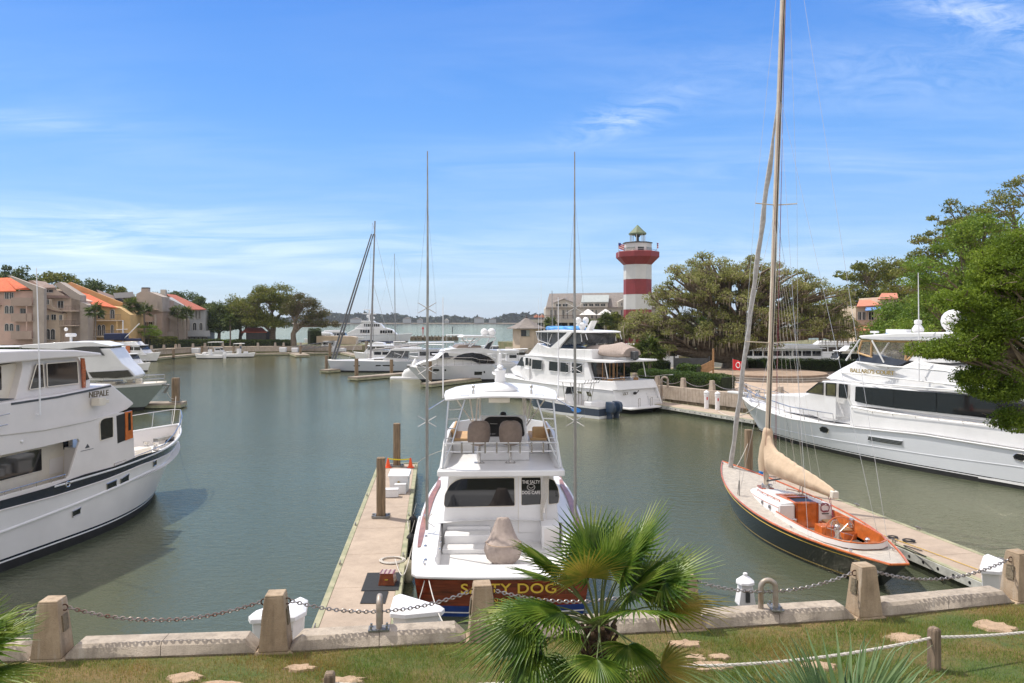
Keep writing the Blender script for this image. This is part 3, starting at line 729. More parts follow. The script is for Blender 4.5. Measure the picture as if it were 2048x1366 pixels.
a = onD1(776, 935)+Vector((0, -.03, .46)); b_ = onD1(821, 935)+Vector((0, 0, .44)); pts = sag(a, b_, .05, 12)
mb = MB(); mb.loft([[p+Vector((0, -.002, -.03)), p+Vector((0, .002, -.03)), p+Vector((0, .002, .03)), p+Vector((0, -.002, .03))] for p in pts]); o = mb.build('caution_tape', 'tape_yellow'); tag(o, 'yellow caution tape tied between the two orange cones', 'tape')
def flat_mat(pts, lb):
 W = [G(x, y, .562) for x, y in pts]; mb = MB(); mb.loft([[(p.x, p.y, .564) for p in W], [(p.x, p.y, .572) for p in W]])
 o = mb.build('deck_mat', 'mat_black'); tag(o, lb, 'mat', 'black mats on the dock')
flat_mat([(735, 1146), (803, 1145), (797, 1181), (722, 1182)], 'larger black mat under the wooden step stool')
flat_mat([(729, 1183), (777, 1183), (770, 1207), (720, 1207)], 'smaller black mat nearer the sea wall')
q = G(773, 1171, .574); o = thing('step_stool', 'varnished wooden step stool with oval cut-outs on the black mat', 'step stool', (q.x, q.y+.2, .574), -.02)
mb = MB(); mb.frus((0, 0, 0), (.46, .44), (.36, .34), .30); mb.build('stool_body', 'varnish_plain', o, bevel=.008)
mb = MB(); mb.bx(-.20, .20, -.19, .19, .302, .325); mb.build('tread', 'varnish_plain', o, bevel=.006)
mb = MB()
for i in range(3):
 for j in range(4): mb.prism([(-.12+.12*i+.042*math.cos(a), -.135+.09*j+.022*math.sin(a)) for a in [2*math.pi*k/10 for k in range(10)]], .326, .329)
mb.build('grip_pads', 'gelcoat_cream', o)
mb = MB(); mb.prism([(.05*math.cos(a), .16+.014*math.sin(a)) for a in [2*math.pi*k/10 for k in range(10)]], -.214, -.17, 'y'); mb.build('badge', 'gold_paint', o)
def coil(c, r, n, label, m='rope_white', rr=.014):
 pts = []
 for k in range(n*16): a = k*2*math.pi/16; q = r*(1-.055*(k/16)); pts.append((c[0]+q*math.cos(a)*1.15+.02*math.sin(a*.37), c[1]+q*math.sin(a), c[2]+rr+.004*(k//16)))
 mb = MB(); mb.tube(pts, rr, 6); o = mb.build('rope_coil', m); tag(o, label, 'rope', 'coiled ropes'); return o
q = G(784, 1121, .57); coil(q, .36, 5, 'white rope coiled flat on the dock by the cleat')
def rope(pts, label, m='rope_white', r=.014, group='mooring lines', name='mooring_line', n=6):
 mb = MB(); mb.tube(pts, r, n); o = mb.build(name, m); tag(o, label, 'rope', group); return o
def spl(pts, n=8):
 """Catmull-Rom through pts"""
 P_ = [Vector(p) for p in pts]; out = []
 for i in range(len(P_)-1):
  a, b, c, d = P_[max(i-1, 0)], P_[i], P_[i+1], P_[min(i+2, len(P_)-1)]
  for k in range(n):
   t = k/n; out.append(.5*((2*b)+(c-a)*t+(2*a-5*b+4*c-d)*t*t+(3*b-a-3*c+d)*t**3))
 out.append(P_[-1]); return out
# fenders between boat and dock
def fender(loc, label, m, r=.13, l=.62, rx=0.0, horiz=False):
 o = thing('fender', label, 'fender', loc, 0, 'boat fenders'); mb = MB()
 prof = [(.03, -l/2-.05), (.06, -l/2), (r*.75, -l/2+.05), (r, -l/2+.13), (r, l/2-.13), (r*.75, l/2-.05), (.05, l/2), (.025, l/2+.06)]
 mb.lathe(prof, n=14); b_ = mb.build('fender_body', m, o); b_.rotation_euler = (rx, 0, 0)
 mb = MB(); mb.tube([(0, 0, l/2), (.12, .05, l/2+.45)] if not horiz else [(0, l/2, .0), (.1, l/2, .7)], .008, 5); mb.build('lanyard', 'rope_white', o)
# ================================================================== SPORTFISHER (stern to the camera)
SF = Frame(-.27, 20.45, 91.2)
sf = SF.thing('sportfishing_boat', 'white sportfishing boat with mahogany transom moored stern-on in the centre', 'boat')
sheer = lambda u: 1.16+.10*u+1.35*max(0, u-.25)**1.8
SH = Hull(16.2, 14.6, 5.6, 4.9, sheer, u0=.42, pd=2.5, pw=1.7, st=.15, rake=.18)
mb = MB(); SH.band(mb, .42, lambda u: SH.sh(u)-.02, 44, 5, transom=False); mb.build('hull_side', 'gelcoat', sf)
mb = MB(); SH.band(mb, -.35, .22, 44, 3, transom=False); mb.build('bottom_paint', 'antifoul_blue', sf)
mb = MB(); SH.band(mb, .22, .42, 44, 2, transom=False); mb.build('boot_stripe', 'white_plastic', sf)
# curved transom: wood, blue, white water line
def transom(name, m, z0, z1, off=0.0, nv=3, thick=0):
 rows = []
 for j in range(nv+1):
  z = lerp(z0, z1, j/nv); e = SH.pt(0, z, 1); row = []
  for i in range(21):
   a = -1+2*i/20; y = e.y*a*.998; x = e.x-.16*(1-abs(a)**2.4)-off; row.append((x, y, z))
  rows.append(row)
 return MB().grid(rows).build(name, m, sf)
transom('transom', 'mahogany', .30, 1.07); transom('transom_bottom', 'antifoul_blue', -.3, .30)
transom('transom_stripe', 'white_plastic', .10, .135, .006)
mb = MB(); e = SH.pt(0, 1.1, 1)
mb.tube([SH.pt(.35, SH.sh(.35)-.02, 1, .02)]+[SH.pt(u, SH.sh(u)-.02, 1, .02) for u in (.3, .2, .1, .02, 0)]+[(e.x-.16*(1-abs(a)**2.4)-.02, e.y*a, 1.10) for a in [.97-.097*k for k in range(21)]]+[SH.pt(u, SH.sh(u)-.02, -1, .02) for u in (0, .02, .1, .2, .3, .35)], .045, 8); mb.build('rub_rail', 'gelcoat', sf)
text('boat_name', 'SALTY DOG', .37, 'gold_paint', sf, (-.345, -.18, .80), (R(90), 0, R(-90)), .004, 1.25, spacing=1.05)
text('hailing_port', 'HILTON HEAD ISLAND', .17, 'gold_paint', sf, (-.345, -.2, .475), (R(90), 0, R(-90)), .004, 1.1, spacing=1.1)
# foredeck
mb = MB(); SH.deck(mb, -.02, 0, .29, 1, 30, .18); mb.build('foredeck', 'gelcoat', sf)
# cockpit: coaming ring (top), inner liner, sole
def outer(x, side): # sheer point at boat x
 u = max(0, min(.6, (x+.1)/15.6)); p = SH.pt(u, SH.sh(u), side); return p
CB = 4.75   # bulkhead
inner = lambda x: interp(x, [(0, 1.55), (.35, 1.78), (.9, 1.92), (1.4, 1.90), (4.75, 2.02), (8, 2.1)])
mb = MB()
for s in (1, -1):
 rows = []
 for x in [0.02+.24*k for k in range(21)]:
  p = outer(x, s); yi = inner(x); rows.append([(x, p.y, p.z), (x, s*(abs(p.y)*.6+yi*.4), p.z+.03), (x, s*yi, p.z+.03), (x, s*(yi-.02), p.z-.05), (x, s*(yi-.06), .56)])
 mb.grid(rows)
rows = []
for i in range(17):
 a = -1+2*i/16; e = SH.pt(0, 1.16, 1); xo = e.x-.16*(1-abs(a)**2.4); xi = .36+.16*(1 if abs(a) < .8 else 1-(abs(a)-.8)*2)
 rows.append([(xo, e.y*a, 1.13), (xo+.1, e.y*a, 1.19), (xi-.04, e.y*a*.93, 1.19), (xi, e.y*a*.93, 1.15), (xi+.03, e.y*a*.92, .56)])
mb.grid(rows); mb.build('cockpit_coaming', 'gelcoat', sf, ang=50)
mb = MB(); mb.bx(.3, CB, -2.0, 2.0, .5, .56); mb.build('cockpit_sole', 'deck_nonskid', sf)
for s in (1, -1):   # teak covering boards on the side decks
 mb = MB(); rows = []
 for k in range(22):
  x = 2.1+.42*k; p = outer(x, s); w_ = .22*math.sin(math.pi*min(1, (k+.6)/22))**.35
  rows.append([(x, p.y-s*.09, p.z+.036), (x, p.y-s*(.09+w_), p.z+.042)])
 vs = []
 mb.grid(rows); mb.grid([[(a[0], a[1], a[2]-.02) for a in r] for r in rows]); mb.build('covering_board', 'teak_red', sf)
# cabin house
mb = MB(); hw = 1.98
prof = [(CB, .52), (CB, 2.90), (9.2, 2.90), (12.4, 2.0), (13.0, 1.7), (13.0, 1.3)]
mb.prism(prof, lambda x, z: -(hw-.12*(z-1)-max(0, x-8)*.2), lambda x, z: hw-.12*(z-1)-max(0, x-8)*.2, 'y'); mb.build('cabin_house', 'gelcoat', sf, bevel=.03)
def aft(poly, name, m, x=CB, t=.02, parent=sf, fr=True, fm='gelcoat_cream'):
 w_ = MB(); w_.prism(poly, x-t, x+.01, 'x'); o = w_.build(name, m, parent)
 if fr:
  f = MB(); f.tube([(x-t*.6, a, b) for a, b in poly+[poly[0]]], .014, 6); f.build('window_frame', fm, o)
 return o
def pix_aft(px, py, x=CB):  # photo pixel -> local (y, z) on the bulkhead plane
 wy = SF.world(x, 0, 0).y; q = P(px, py, wy); return (-(q.x-SF.world(x, 0, 0).x), q.z)
L1 = [pix_aft(*p) for p in [(891, 1014), (888, 1008), (890, 988), (899, 970), (912, 960), (925, 956), (1029, 955), (1030, 1012)]]
aft(rpoly(L1, .06, 2), 'aft_window', 'tinted_glass')
door = aft([pix_aft(*p) for p in [(1037, 953), (1092, 953), (1092, 1064), (1037, 1064)]], 'door', 'gelcoat', t=.03)
aft(rpoly([pix_aft(*p) for p in [(1043, 955), (1081, 955), (1082, 1008), (1043, 1010)]], .04, 2), 'door_window', 'tinted_glass', t=.045, parent=door)
aft(rpoly([pix_aft(*p) for p in [(1097, 957), (1108, 960), (1116, 975), (1119, 992), (1117, 1007), (1097, 1009)]], .05, 2), 'quarter_window', 'tinted_glass')
yy, zz = pix_aft(1062, 964); text('door_lettering', 'THE SALTY', .155, 'gelcoat_warm', door, (CB-.052, yy, zz), (R(90), 0, R(-90)), .002, .78)
yy, zz = pix_aft(1062, 985); text('door_lettering', 'DOG CAFE', .155, 'gelcoat_warm', door, (CB-.052, yy, zz), (R(90), 0, R(-90)), .002, .82)
yy, zz = pix_aft(1062, 974); mb = MB(); mb.tube([(CB-.05, yy+.13*math.cos(a), zz+.10*math.sin(a)) for a in [2*math.pi*k/16 for k in range(17)]], .008, 4); mb.tube([(CB-.05, yy-.09, zz+.02), (CB-.05, yy, zz-.04), (CB-.05, yy+.09, zz+.02)], .008, 4); mb.build('door_emblem', 'gelcoat_warm', door)
mb = MB(); mb.bx(CB-.09, CB-.03, door_y0 := pix_aft(1088, 1000)[0]-.02, door_y0+.04, 1.55, 1.75); mb.build('handle', 'chrome', door)
# mezzanine benches and lockers
def blk(poly, z0, z1, name, m='gelcoat', b=.03, par=sf): return MB().prism(poly, z0, z1).build(name, m, par, bevel=b, seg=3)
def r4(x0, x1, y0, y1): return [(x0, y0), (x1, y0), (x1, y1), (x0, y1)]
blk(r4(CB-.75, CB, .35, 1.85), .56, 1.0, 'mezzanine_bench'); blk(r4(CB-1.3, CB-.76, .45, 1.88), .56, .72, 'footwell_step')
blk(r4(CB-.16, CB, .35, 1.80), 1.0, 1.12, 'bench_back')
s_ = blk(r4(CB-.66, CB-.25, .42, 1.72), 1.0, 1.012, 'seat_hatch', 'deck_nonskid', .004); blk(r4(CB-1.24, CB-.82, .55, 1.78), .72, .732, 'step_hatch', 'deck_nonskid', .004)
lk = blk(r4(CB-.85, CB, -1.9, -1.32), .56, 1.32, 'tackle_locker'); mb = MB(); mb.bx(CB-.865, CB-.85, -1.82, -1.40, .68, 1.22); mb.build('locker_door', 'gelcoat_warm', lk)
blk(r4(CB-1.0, CB-.1, -1.25, -.6), .56, .575, 'deck_hatch', 'deck_nonskid', .004)
mb = MB(); mb.bx(1.5, 3.1, .2, 1.3, .556, .566); mb.bx(1.5, 3.1, -1.3, -.2, .556, .566); mb.build('fish_hatch', 'deck_nonskid', sf, bevel=.004)
mb = MB(); mb.tube([(.62, y, .45+.02) for y in (-1.5, 1.5)], .02, 5); mb.build('drain_gutter', 'gelcoat_warm', sf)
for s in (1, -1):
 mb = MB()
 for x in (.9, 2.2, 3.2): p = outer(x, s); mb.prism([(x+.1*math.cos(a), p.y-s*.33+.045*math.sin(a)) for a in [2*math.pi*k/10 for k in range(10)]], p.z+.03, p.z+.048)
 for x in (2.6, 3.3, 4.0): mb.lathe([(.045, 0), (.045, .02)], (x, s*(inner(x)-.035), .98), 8)
 for x in (.55,): p = outer(x, s); cleat(mb, x, p.y-s*.28, p.z+.03, .9)
 mb.build('rod_holder_plates', 'chrome', sf)
for s in (1, -1):   # deck cleats with mooring knots amidships
 mb = MB(); p = outer(5.2, s); cleat(mb, 5.2, p.y-s*.18, p.z+.04, 1.2); mb.build('cleat', 'chrome', sf)
# flybridge deck, coaming
ZF = 3.08
fb = [(CB-.62, 2.05), (CB-.58, 2.1), (9.3, 1.95), (10.4, 1.2), (10.4, -1.2), (9.3, -1.95), (CB-.58, -2.1), (CB-.62, -2.05)]
mb = MB(); mb.prism(fb, 2.88, ZF); mb.build('flybridge_deck', 'gelcoat', sf, bevel=.04, seg=3)
for s in (1, -1):
 rows = []
 for x, zt, y in ((CB-.25, ZF+.02, 2.0), (CB+.2, ZF+.42, 2.0), (CB+.9, ZF+.70, 2.0), (CB+2.4, ZF+.85, 1.98), (CB+4.6, ZF+.9, 1.85), (CB+5.5, ZF+.9, 1.1), (CB+5.6, ZF+.9, 0)):
  rows.append([(x, s*(y+.06), ZF-.02), (x, s*y, zt), (x, s*(y-.12), zt), (x, s*(y-.2), ZF)])
 MB().grid(rows).build('flybridge_coaming', 'gelcoat', sf, ang=50)
# front lounge, helm pod
for s in (1, -1):
 blk(r4(CB+2.6, CB+4.6, *(sorted((s*1.05, s*1.78)))), ZF, ZF+.45, 'bridge_settee'); blk(r4(CB+2.65, CB+4.5, *(sorted((s*1.1, s*1.72)))), ZF+.45, ZF+.55, 'seat_cushion', 'leather_tan', .03)
 mb = MB(); mb.box((CB+3.6, s*1.74, ZF+.74), (1.9, .09, .42), 0, 0, 0); mb.build('back_cushion', 'leather_tan', sf, bevel=.03)
mb = MB(); mb.box((CB+3.0, -1.5, ZF+.68), (.16, .62, .5)); mb.build('side_cushion', 'leather_tan', sf, bevel=.06, seg=3)
mb = MB(); mb.prism([(CB+1.95, ZF), (CB+1.9, ZF+.55), (CB+1.95, ZF+.72), (CB+2.5, ZF+1.42), (CB+3.3, ZF+1.3), (CB+3.4, ZF)], -.95, .75, 'y'); pod = mb.build('helm_console', 'gelcoat', sf, bevel=.06, seg=3)
mb = MB(); d_ = Vector((.55, 0, .70)).normalized()
rr_ = rpoly([(-.88, .03), (.68, .03), (.60, .80), (.44, .93), (-.64, .93), (-.80, .80)], .12, 3)
mb.loft([[Vector((CB+1.93, 0, ZF+.70))+d_*(b*.9)+Vector((-.70, 0, .55)).normalized()*t_+Vector((0, a, 0)) for a, b in rr_] for t_ in (-.02, .035)])
mb.build('instrument_panel', 'black_plastic', pod)
mb = MB()
for a in (-.55, .25):
 c = Vector((CB+1.93, a, ZF+.7))+d_*.5+Vector((-.07, 0, .055)); mb.box(c, (.02, .26, .03), ry=-.6)
for k in range(4):
 for s in (-.42, .42):
  c = Vector((CB+1.93, s-.1+(k-1.5)*.075, ZF+.7))+d_*.1+Vector((-.045, 0, .035)); mb.sph(c, .016, n=6, m=4)
mb.build('switches', 'chrome', pod)
mb = MB(); mb.sph((CB+2.65, -.1, ZF+1.45), .12, .12, .09); mb.build('compass', 'black_plastic', pod)
mb = MB(); mb.bx(CB+1.15, CB+1.9, -1.0, .85, ZF, ZF+.5); mb.build('helm_bench_box', 'gelcoat', sf, bevel=.04, seg=3)
# helm chairs
def helm_chair(y, rz, lb):
 par = MB(); par.lathe([(.19, 0), (.19, .015), (.07, .03), (.055, .05), (.055, .62), (.09, .66)], n=14)
 c = par.build('helm_chair', 'chrome', sf, (CB+.72, y, ZF), rz); c['label'] = lb
 b_ = MB(); rings = []
 for z, w_, t_, dx in ((.60, .22, .10, .02), (.66, .36, .16, 0), (.80, .40, .14, -.03), (1.0, .41, .09, -.07), (1.2, .40, .085, -.10), (1.34, .36, .08, -.12), (1.43, .26, .07, -.13), (1.47, .12, .04, -.14)):
  rings.append([(dx+t_*math.cos(a)*(1 if math.cos(a) < 0 else 1.0)-.16*abs(math.sin(a))**3*-1, w_*math.sin(a), z) for a in [2*math.pi*k/18 for k in range(18)]])
 b_.loft(rings); b_.build('seat_cover', 'leather_taupe', c, ang=60)
 s = MB(); s.loft([[(.05+.3*math.cos(a)+.16, .33*math.sin(a), z) for a in [2*math.pi*k/16 for k in range(16)]] for z in (.64, .76, .80)]); s.build('seat', 'leather_taupe', c)
 mb = MB()
 for q in range(6): a = q*math.pi/3; mb.sph((.16*math.cos(a), .16*math.sin(a), .02), .02, n=6, m=4)
 mb.build('base_bolts', 'steel_dull', c)
helm_chair(.74, .25, 'left taupe helm chair turned outward'); helm_chair(-.33, -.06, 'centre taupe helm chair')
# hardtop
def ht(s_): return [(-.15+CB, 1.86-s_), (CB+1.6, 2.02-s_), (CB+3.2, 2.08-s_), (CB+4.4, 1.75-s_), (CB+5.0, 1.15-s_), (CB+5.15, .5), (CB+5.15, -.5), (CB+5.0, -1.15+s_), (CB+4.4, -1.75+s_), (CB+3.2, -2.08+s_), (CB+1.6, -2.02+s_), (-.15+CB, -1.86+s_)]
mb = MB(); ZT = 5.28; pts = ht(0)
cz = lambda x, y, b: b+.14*(1-(y/2.1)**2)
fan = []
rows = []
for k in range(13):
 x = CB-.15+5.3*(k/12)**.9; yw = interp(x, [(CB-.15, 1.86), (CB+1.6, 2.02), (CB+3.2, 2.08), (CB+4.4, 1.75), (CB+5.0, 1.15), (CB+5.15, .4)])
 ring = [(x, yw*a, cz(x, yw*a, ZT+.07)) for a in (-1, -.66, -.33, 0, .33, .66, 1)]+[(x, yw*a, cz(x, yw*a, ZT)) for a in (1, .66, .33, 0, -.33, -.66, -1)]
 rows.append(ring)
mb.loft(rows); mb.build('hardtop', 'gelcoat', sf, bevel=.02)
mb = MB(); mb.lathe([(.60, 0), (.64, .08), (.60, .16), (.42, .26), (.25, .31), (.2, .33)], (0, 0, 0), 28); dm = mb.build('radar_dome', 'gelcoat', sf, (CB+1.7, .02, ZT+.18)); 
mb = MB(); mb.lathe([(.17, 0), (.20, .08), (.17, .26), (.20, .40), (.21, .44), (.12, .50)], n=20); mb.build('dome_pedestal', 'gelcoat', sf, (CB+1.7, .02, ZT+.50))
mb = MB(); mb.sph((0, 0, 0), .26, .12, .09); mb.tube([(0, 0, 0), (0, 0, .25)], .05, 8); mb.lathe([(.055, .22), (.055, .48), (.03, .5)]); mb.build('antenna_unit', 'gelcoat', sf, (CB+1.7, .02, ZT+1.05))
mb = MB()
for y in (.95, -1.05): mb.lathe([(.05, 0), (.045, .14), (.02, .15), (.02, .2), (.055, .22), (.055, .30), (.02, .33)], (CB+.75, y, ZT+.17), 10)
mb.build('deck_light', 'chrome', sf)
mb = MB()
for y in (1.22, -1.3): mb.tube([(CB+.25, y-.17, ZT+.13), (CB+.25, y-.12, ZT+.19), (CB+.25, y+.12, ZT+.19), (CB+.25, y+.17, ZT+.13)], .012, 6)
mb.build('grab_handle', 'chrome', sf)
mb = MB(); mb.bx(CB+.05, CB+.45, -.3, .42, ZT-.05, ZT+.12); mb.build('hatch_box', 'gelcoat_cream', sf, bevel=.03)
# aluminium tower legs and ladders
for s in (1, -1):
 mb = MB()
 A0 = Vector((CB-.35, s*1.92, ZF)); A1 = Vector((CB-.0, s*1.76, ZT+.02)); B0 = Vector((CB-.35, s*1.86, ZF+.2)); B1 = Vector((CB+.1, s*1.22, ZT+.05))
 mb.tube([A0, A0.lerp(A1, .5), A1], .035, 9)
 if s > 0: mb.tube([A0+Vector((0, 0, .1)), Vector((CB-.30, s*1.62, ZF+.85)), B1], .03, 9)
 else: mb.tube([A0+Vector((0, 0, .1)), Vector((CB-.30, s*1.62, ZF+.85)), B1], .03, 9)
 mb.build('tower_leg', 'aluminium', sf)
 mb = MB()
 for k in range(4):
  t_ = .45+.14*k; mb.tube([A0.lerp(A1, t_), Vector((CB-.30, s*1.62, ZF+.85)).lerp(B1, (t_-.38)/.62*1.0)], .02, 7)
 mb.build('ladder_rungs', 'aluminium', sf)
 mb = MB(); mb.tube([(CB+2.3, s*1.15, ZT+.03), (CB+3.9, s*.8+s*.25, ZF+1.0)], .028, 8); mb.tube([(CB+3.6, s*.85, ZT), (CB+3.95, s*.95, ZF+.9)], .035, 8); mb.tube([(CB+.4, s*1.5, ZT+.02), (CB+3.2, s*.95, ZF+.9)], .024, 8); mb.build('hardtop_strut', 'gelcoat_cream', sf)
mb = MB(); zr = ZF+.83
mb.tube([(CB-.3, 1.88, zr), (CB-.34, 1.6, zr+.02), (CB-.34, -1.6, zr+.03), (CB-.3, -1.86, zr)], .028, 9); mb.tube([(CB-.3, 1.86, zr-.25), (CB-.34, 1.5, zr-.26), (CB-.34, -1.5, zr-.24), (CB-.3, -1.86, zr-.25)], .02, 8)
mb.tube([(CB-.34, 1.88, zr), (CB-.1, 1.9, zr-.45), (CB+.2, 1.9, ZF)], .02, 6)
mb.build('aft_rail', 'aluminium', sf)
for k in range(8):
 y = 1.30-k*.385; mb = MB(); mb.tube([(0, 0, -.30), (0, 0, .06)], .03, 9); mb.build('rod_holder', 'chrome', sf, (CB-.38, y, zr))
# windshield frame
mb = MB()
for y in (-.95, .78): mb.tube([(CB+3.3, y, ZF+1.2), (CB+3.7, y, ZT)], .04, 8)
mb.build('windshield_post', 'gelcoat_cream', sf)
# outriggers with spreaders
for s, xx in ((1, 866), (-1, 1136)):
 base = Vector((3.55, s*2.37, 1.32)); b_ = MB(); topz = 13.4
 dx = -.0*s
 o = MB().tube([base, base+Vector((0, s*.0, 4.0)), base+Vector((.02, -s*.02, 8.0)), base+Vector((.05, -s*.01, topz-1.3))], [.05, .046, .038, .018], 8).build('outrigger', 'pole_grey', sf)
 mb = MB()
 for z in (8.4, 6.45, 4.78):
  for a in (30, 150, 210, 330):
   mb.tube([(base.x, base.y, z), (base.x+.0, base.y+.34*math.cos(R(a)), z+.34*math.sin(R(a)))], [.018, .011], 6)
 mb.build('spreaders', 'chrome', o)
 mb = MB()
 for a in (30, 150, 210, 330):
  pt = [Vector((base.x, base.y, 11.9))]+[Vector((base.x, base.y+.34*math.cos(R(a)), z+.34*math.sin(R(a)))) for z in (8.4, 6.45, 4.78)]+[Vector((base.x, base.y, 2.2))]; mb.tube(pt, .0018, 4)
 mb.build('stay_wires', 'chrome', o)
 mb = MB(); mb.tube([(base.x, base.y, ZT-.15), (CB+.3, s*1.88, ZT+.05)], .018, 6); mb.tube([base+Vector((0, 0, .25)), (base.x+.3, s*2.15, 1.32)], .015, 6); mb.build('outrigger_brace', 'chrome', o)
 mb = MB(); bs = Vector((CB+1.6, s*2.06, ZT-.05)); mb.tube([bs, bs+Vector((0, 0, 3.6))], [.022, .012], 6); mb.build('antenna', 'white_plastic', sf)
# hanging ropes right of the door
mb = MB()
for k in range(7):
 y0 = -1.42-.03*k; mb.tube(spl([(CB-.25, y0, 2.86), (CB-.2-.02*k, y0+.07, 2.2), (CB-.22, y0+.10+.02*k, 1.5), (CB-.2, y0+.02, .95), (CB-.22, y0-.12, .72)], 6), .013, 5)
mb.build('hanging_ropes', 'rope_white', sf)
# covered fighting chair
fc = MB(); rings = []
for z, wx, wy, dx in ((.02, .34, .28, 0), (.15, .47, .40, 0), (.42, .57, .47, 0), (.64, .56, .47, -.02), (.67, .50, .43, -.01), (.80, .40, .32, .06), (1.0, .31, .22, .12), (1.18, .25, .16, .15), (1.30, .20, .11, .16), (1.345, .18, .09, .16), (1.35, .02, .02, .16)):
 rings.append([(dx+wy*math.cos(a)*(1+.085*math.sin(9*a+z*5)), wx*math.sin(a)*(1+.075*math.sin(11*a+2+z*4)), z+.012*math.sin(6*a)) for a in [2*math.pi*k/28 for k in range(28)]])
fc.loft(rings); fcv = fc.build('chair_cover', 'canvas_taupe', sf, (2.55, -.06, .56), .1, ang=80)
mb = MB(); mb.tube([(2.55-.06+.50*math.cos(a), -.06+.52*math.sin(a), 1.22) for a in [2*math.pi*k/24 for k in range(25)]], .012, 5); mb.build('drawcord', 'canvas_tan', sf)
# mooring lines and fenders of the boat
wp = lambda x, y, z: SF.world(x, y, z)
rope(spl([D1.world(12.4, -.94, .66), D1.world(11.0, -1.1, .5), wp(5.6, 2.75, .85), wp(5.2, 2.35, 1.42)]), 'white spring line from the boat cleat down to the dock cleat')
rope(spl([wp(5.2, 2.35, 1.40), wp(4.6, 2.8, .95), D1.world(6.6, -1.05, .66), G(790, 1118, .60)]), 'long white line from the boat cleat to the coil on the dock')
rope(spl([wp(.5, 2.15, 1.22), wp(-.25, 2.1, .95), wp(-.8, 2.4, .2), (-3.1, 19.2, .3), (-3.3, 18.4, .6)]), 'white stern line drooping from the port quarter to the dock')
rope(sag(wp(-.05, 2.0, 1.0), (-.75, 11.9, 3.0), .45, 16), 'long white stern line running up to the sea wall post')
rope(spl([D1.world(23.2, -.94, .66), D1.world(22.9, -1.7, 1.2), wp(16.5-1.0, 1.2, 2.3)]), 'white bow line at the far end of the dock')
q = G(817, 1141, .35); fender((q.x, q.y, .32), 'ribbed cream fender hanging between dock and port quarter', 'fender_cream', .15, .72)
for px, py, lb in ((822, 1088, 'black fender on the port side nearer the stern'), (826, 1050, 'black fender on the port side farther forward')):
 q = G(px, py, .35); fender((q.x, q.y, .35), lb, 'rubber', .16, .7)
# ================================================================== DAY SAILER (black hull, right of centre)
def plank_mat(name, col, seam, pitch, axis=1, rough=.7, var=.14):
 m = mat(name, col, rough, var=var, vs=5); t = NT(m.node_tree); b = t.n['Principled BSDF']
 old = b.inputs['Base Color'].links[0].from_socket
 tcn = t.new('ShaderNodeTexCoord'); sp_ = t.new('ShaderNodeSeparateXYZ', {0: tcn.outputs['Object']})
 fr_ = t.math('FRACT', t.math('DIVIDE', sp_.outputs[axis], pitch)); k = t.math('LESS_THAN', fr_, .14)
 t.l.new(t.mix(k, old, seam), b.inputs['Base Color']); return m
plank_mat('teak_deck', (.50, .45, .385), (.22, .19, .155), .062)
_h = Vector((math.cos(R(95)), math.sin(R(95))))
SB = Frame(11.12+1.5*_h.x, 21.55+1.5*_h.y, 95.0)
sb = SB.thing('classic_sailboat', 'black-hulled classic sailboat with teak deck and tan sail cover', 'sailboat')
bs = lambda u: .98-.55*u+.92*u*u
BH = Hull(12.3, 10.9, 3.35, 2.9, bs, zk=-.3, u0=.44, pd=2.15, pw=1.75, st=.84, rake=1.5, pw_z=.45)
mb = MB(); BH.band(mb, -.3, lambda u: BH.sh(u), 48, 8); mb.build('hull', 'black_paint', sb)
mb = MB()
for s in (1, -1): mb.tube(BH.line(lambda u: BH.sh(u)+.02, s, .005, 48), .036, 7)
mb.tube([BH.pt(0, BH.sh(0)+.02, 1), BH.pt(0, BH.sh(0)+.02, -1)], .036, 7); mb.build('toe_rail', 'varnish_orange', sb)
mb = MB()
for s in (1, -1): mb.tube(BH.line(lambda u: BH.sh(u)-.13, s, .004, 40, .06, .97), .011, 5)
mb.build('cove_stripe', 'gold_paint', sb)
mb = MB(); BH.band(mb, .10, .14, 44, 1, .004, transom=False); mb.build('water_line', 'gold_metal', sb)
# deck with an opening for the cockpit: side decks as strips
cpo = [(-.05, 0.0), (0, .35), (.25, .72), (.9, .98), (1.9, 1.10), (3.1, 1.12), (4.15, 1.10)]
def cph(x): return interp(x, [(-.06, 0), (0, .38), (.25, .70), (.9, .96), (1.9, 1.08), (3.1, 1.10), (4.2, 1.08)])
for s in (1, -1):
 mb = MB(); rows = []
 for u in BH.us(60):
  p = BH.pt(u, BH.sh(u), s); yi = cph(p.x) if -.06 < p.x < 4.2 else 0.0
  rows.append([(p.x, p.y-s*.02, p.z), (p.x, s*lerp(abs(p.y), yi, .5), p.z+.02), (p.x, s*yi, p.z+.03)])
 mb.grid(rows); mb.build('deck', 'teak_deck', sb)
# coaming and cockpit
ring = [(4.2, 1.08)]+[(x, cph(x)) for x in (3.6, 3.0, 2.4, 1.8, 1.3, .9, .55, .25, .1, 0)]+[(-.05, .2)]
ring = ring+[(x, -y) for x, y in ring[::-1]]
def cring(y, k): return y*(1-k)
rows = []
for x, y in ring:
 n = Vector((x-2.0, y*1.6)).normalized() if x < 1.2 else Vector((0, 1 if y > 0 else -1)); z = bs(max(0, min(1, x/11)))
 rows.append([(x+n.x*.05, y+n.y*.05, z+.02), (x+n.x*.02, y+n.y*.02, z+.17), (x-n.x*.03, y-n.y*.03, z+.17)])
MB().grid(rows).build('coaming', 'gelcoat_warm', sb, ang=50)
rows = [[(x, y, bs(max(0, min(1, x/11)))+.185), (x*.985+.02, y*.95, bs(max(0, min(1, x/11)))+.19), (x*.985+.03, y*.94, .62)] for x, y in ring]
MB().grid(rows).build('cockpit_lining', 'varnish_orange', sb, ang=50)
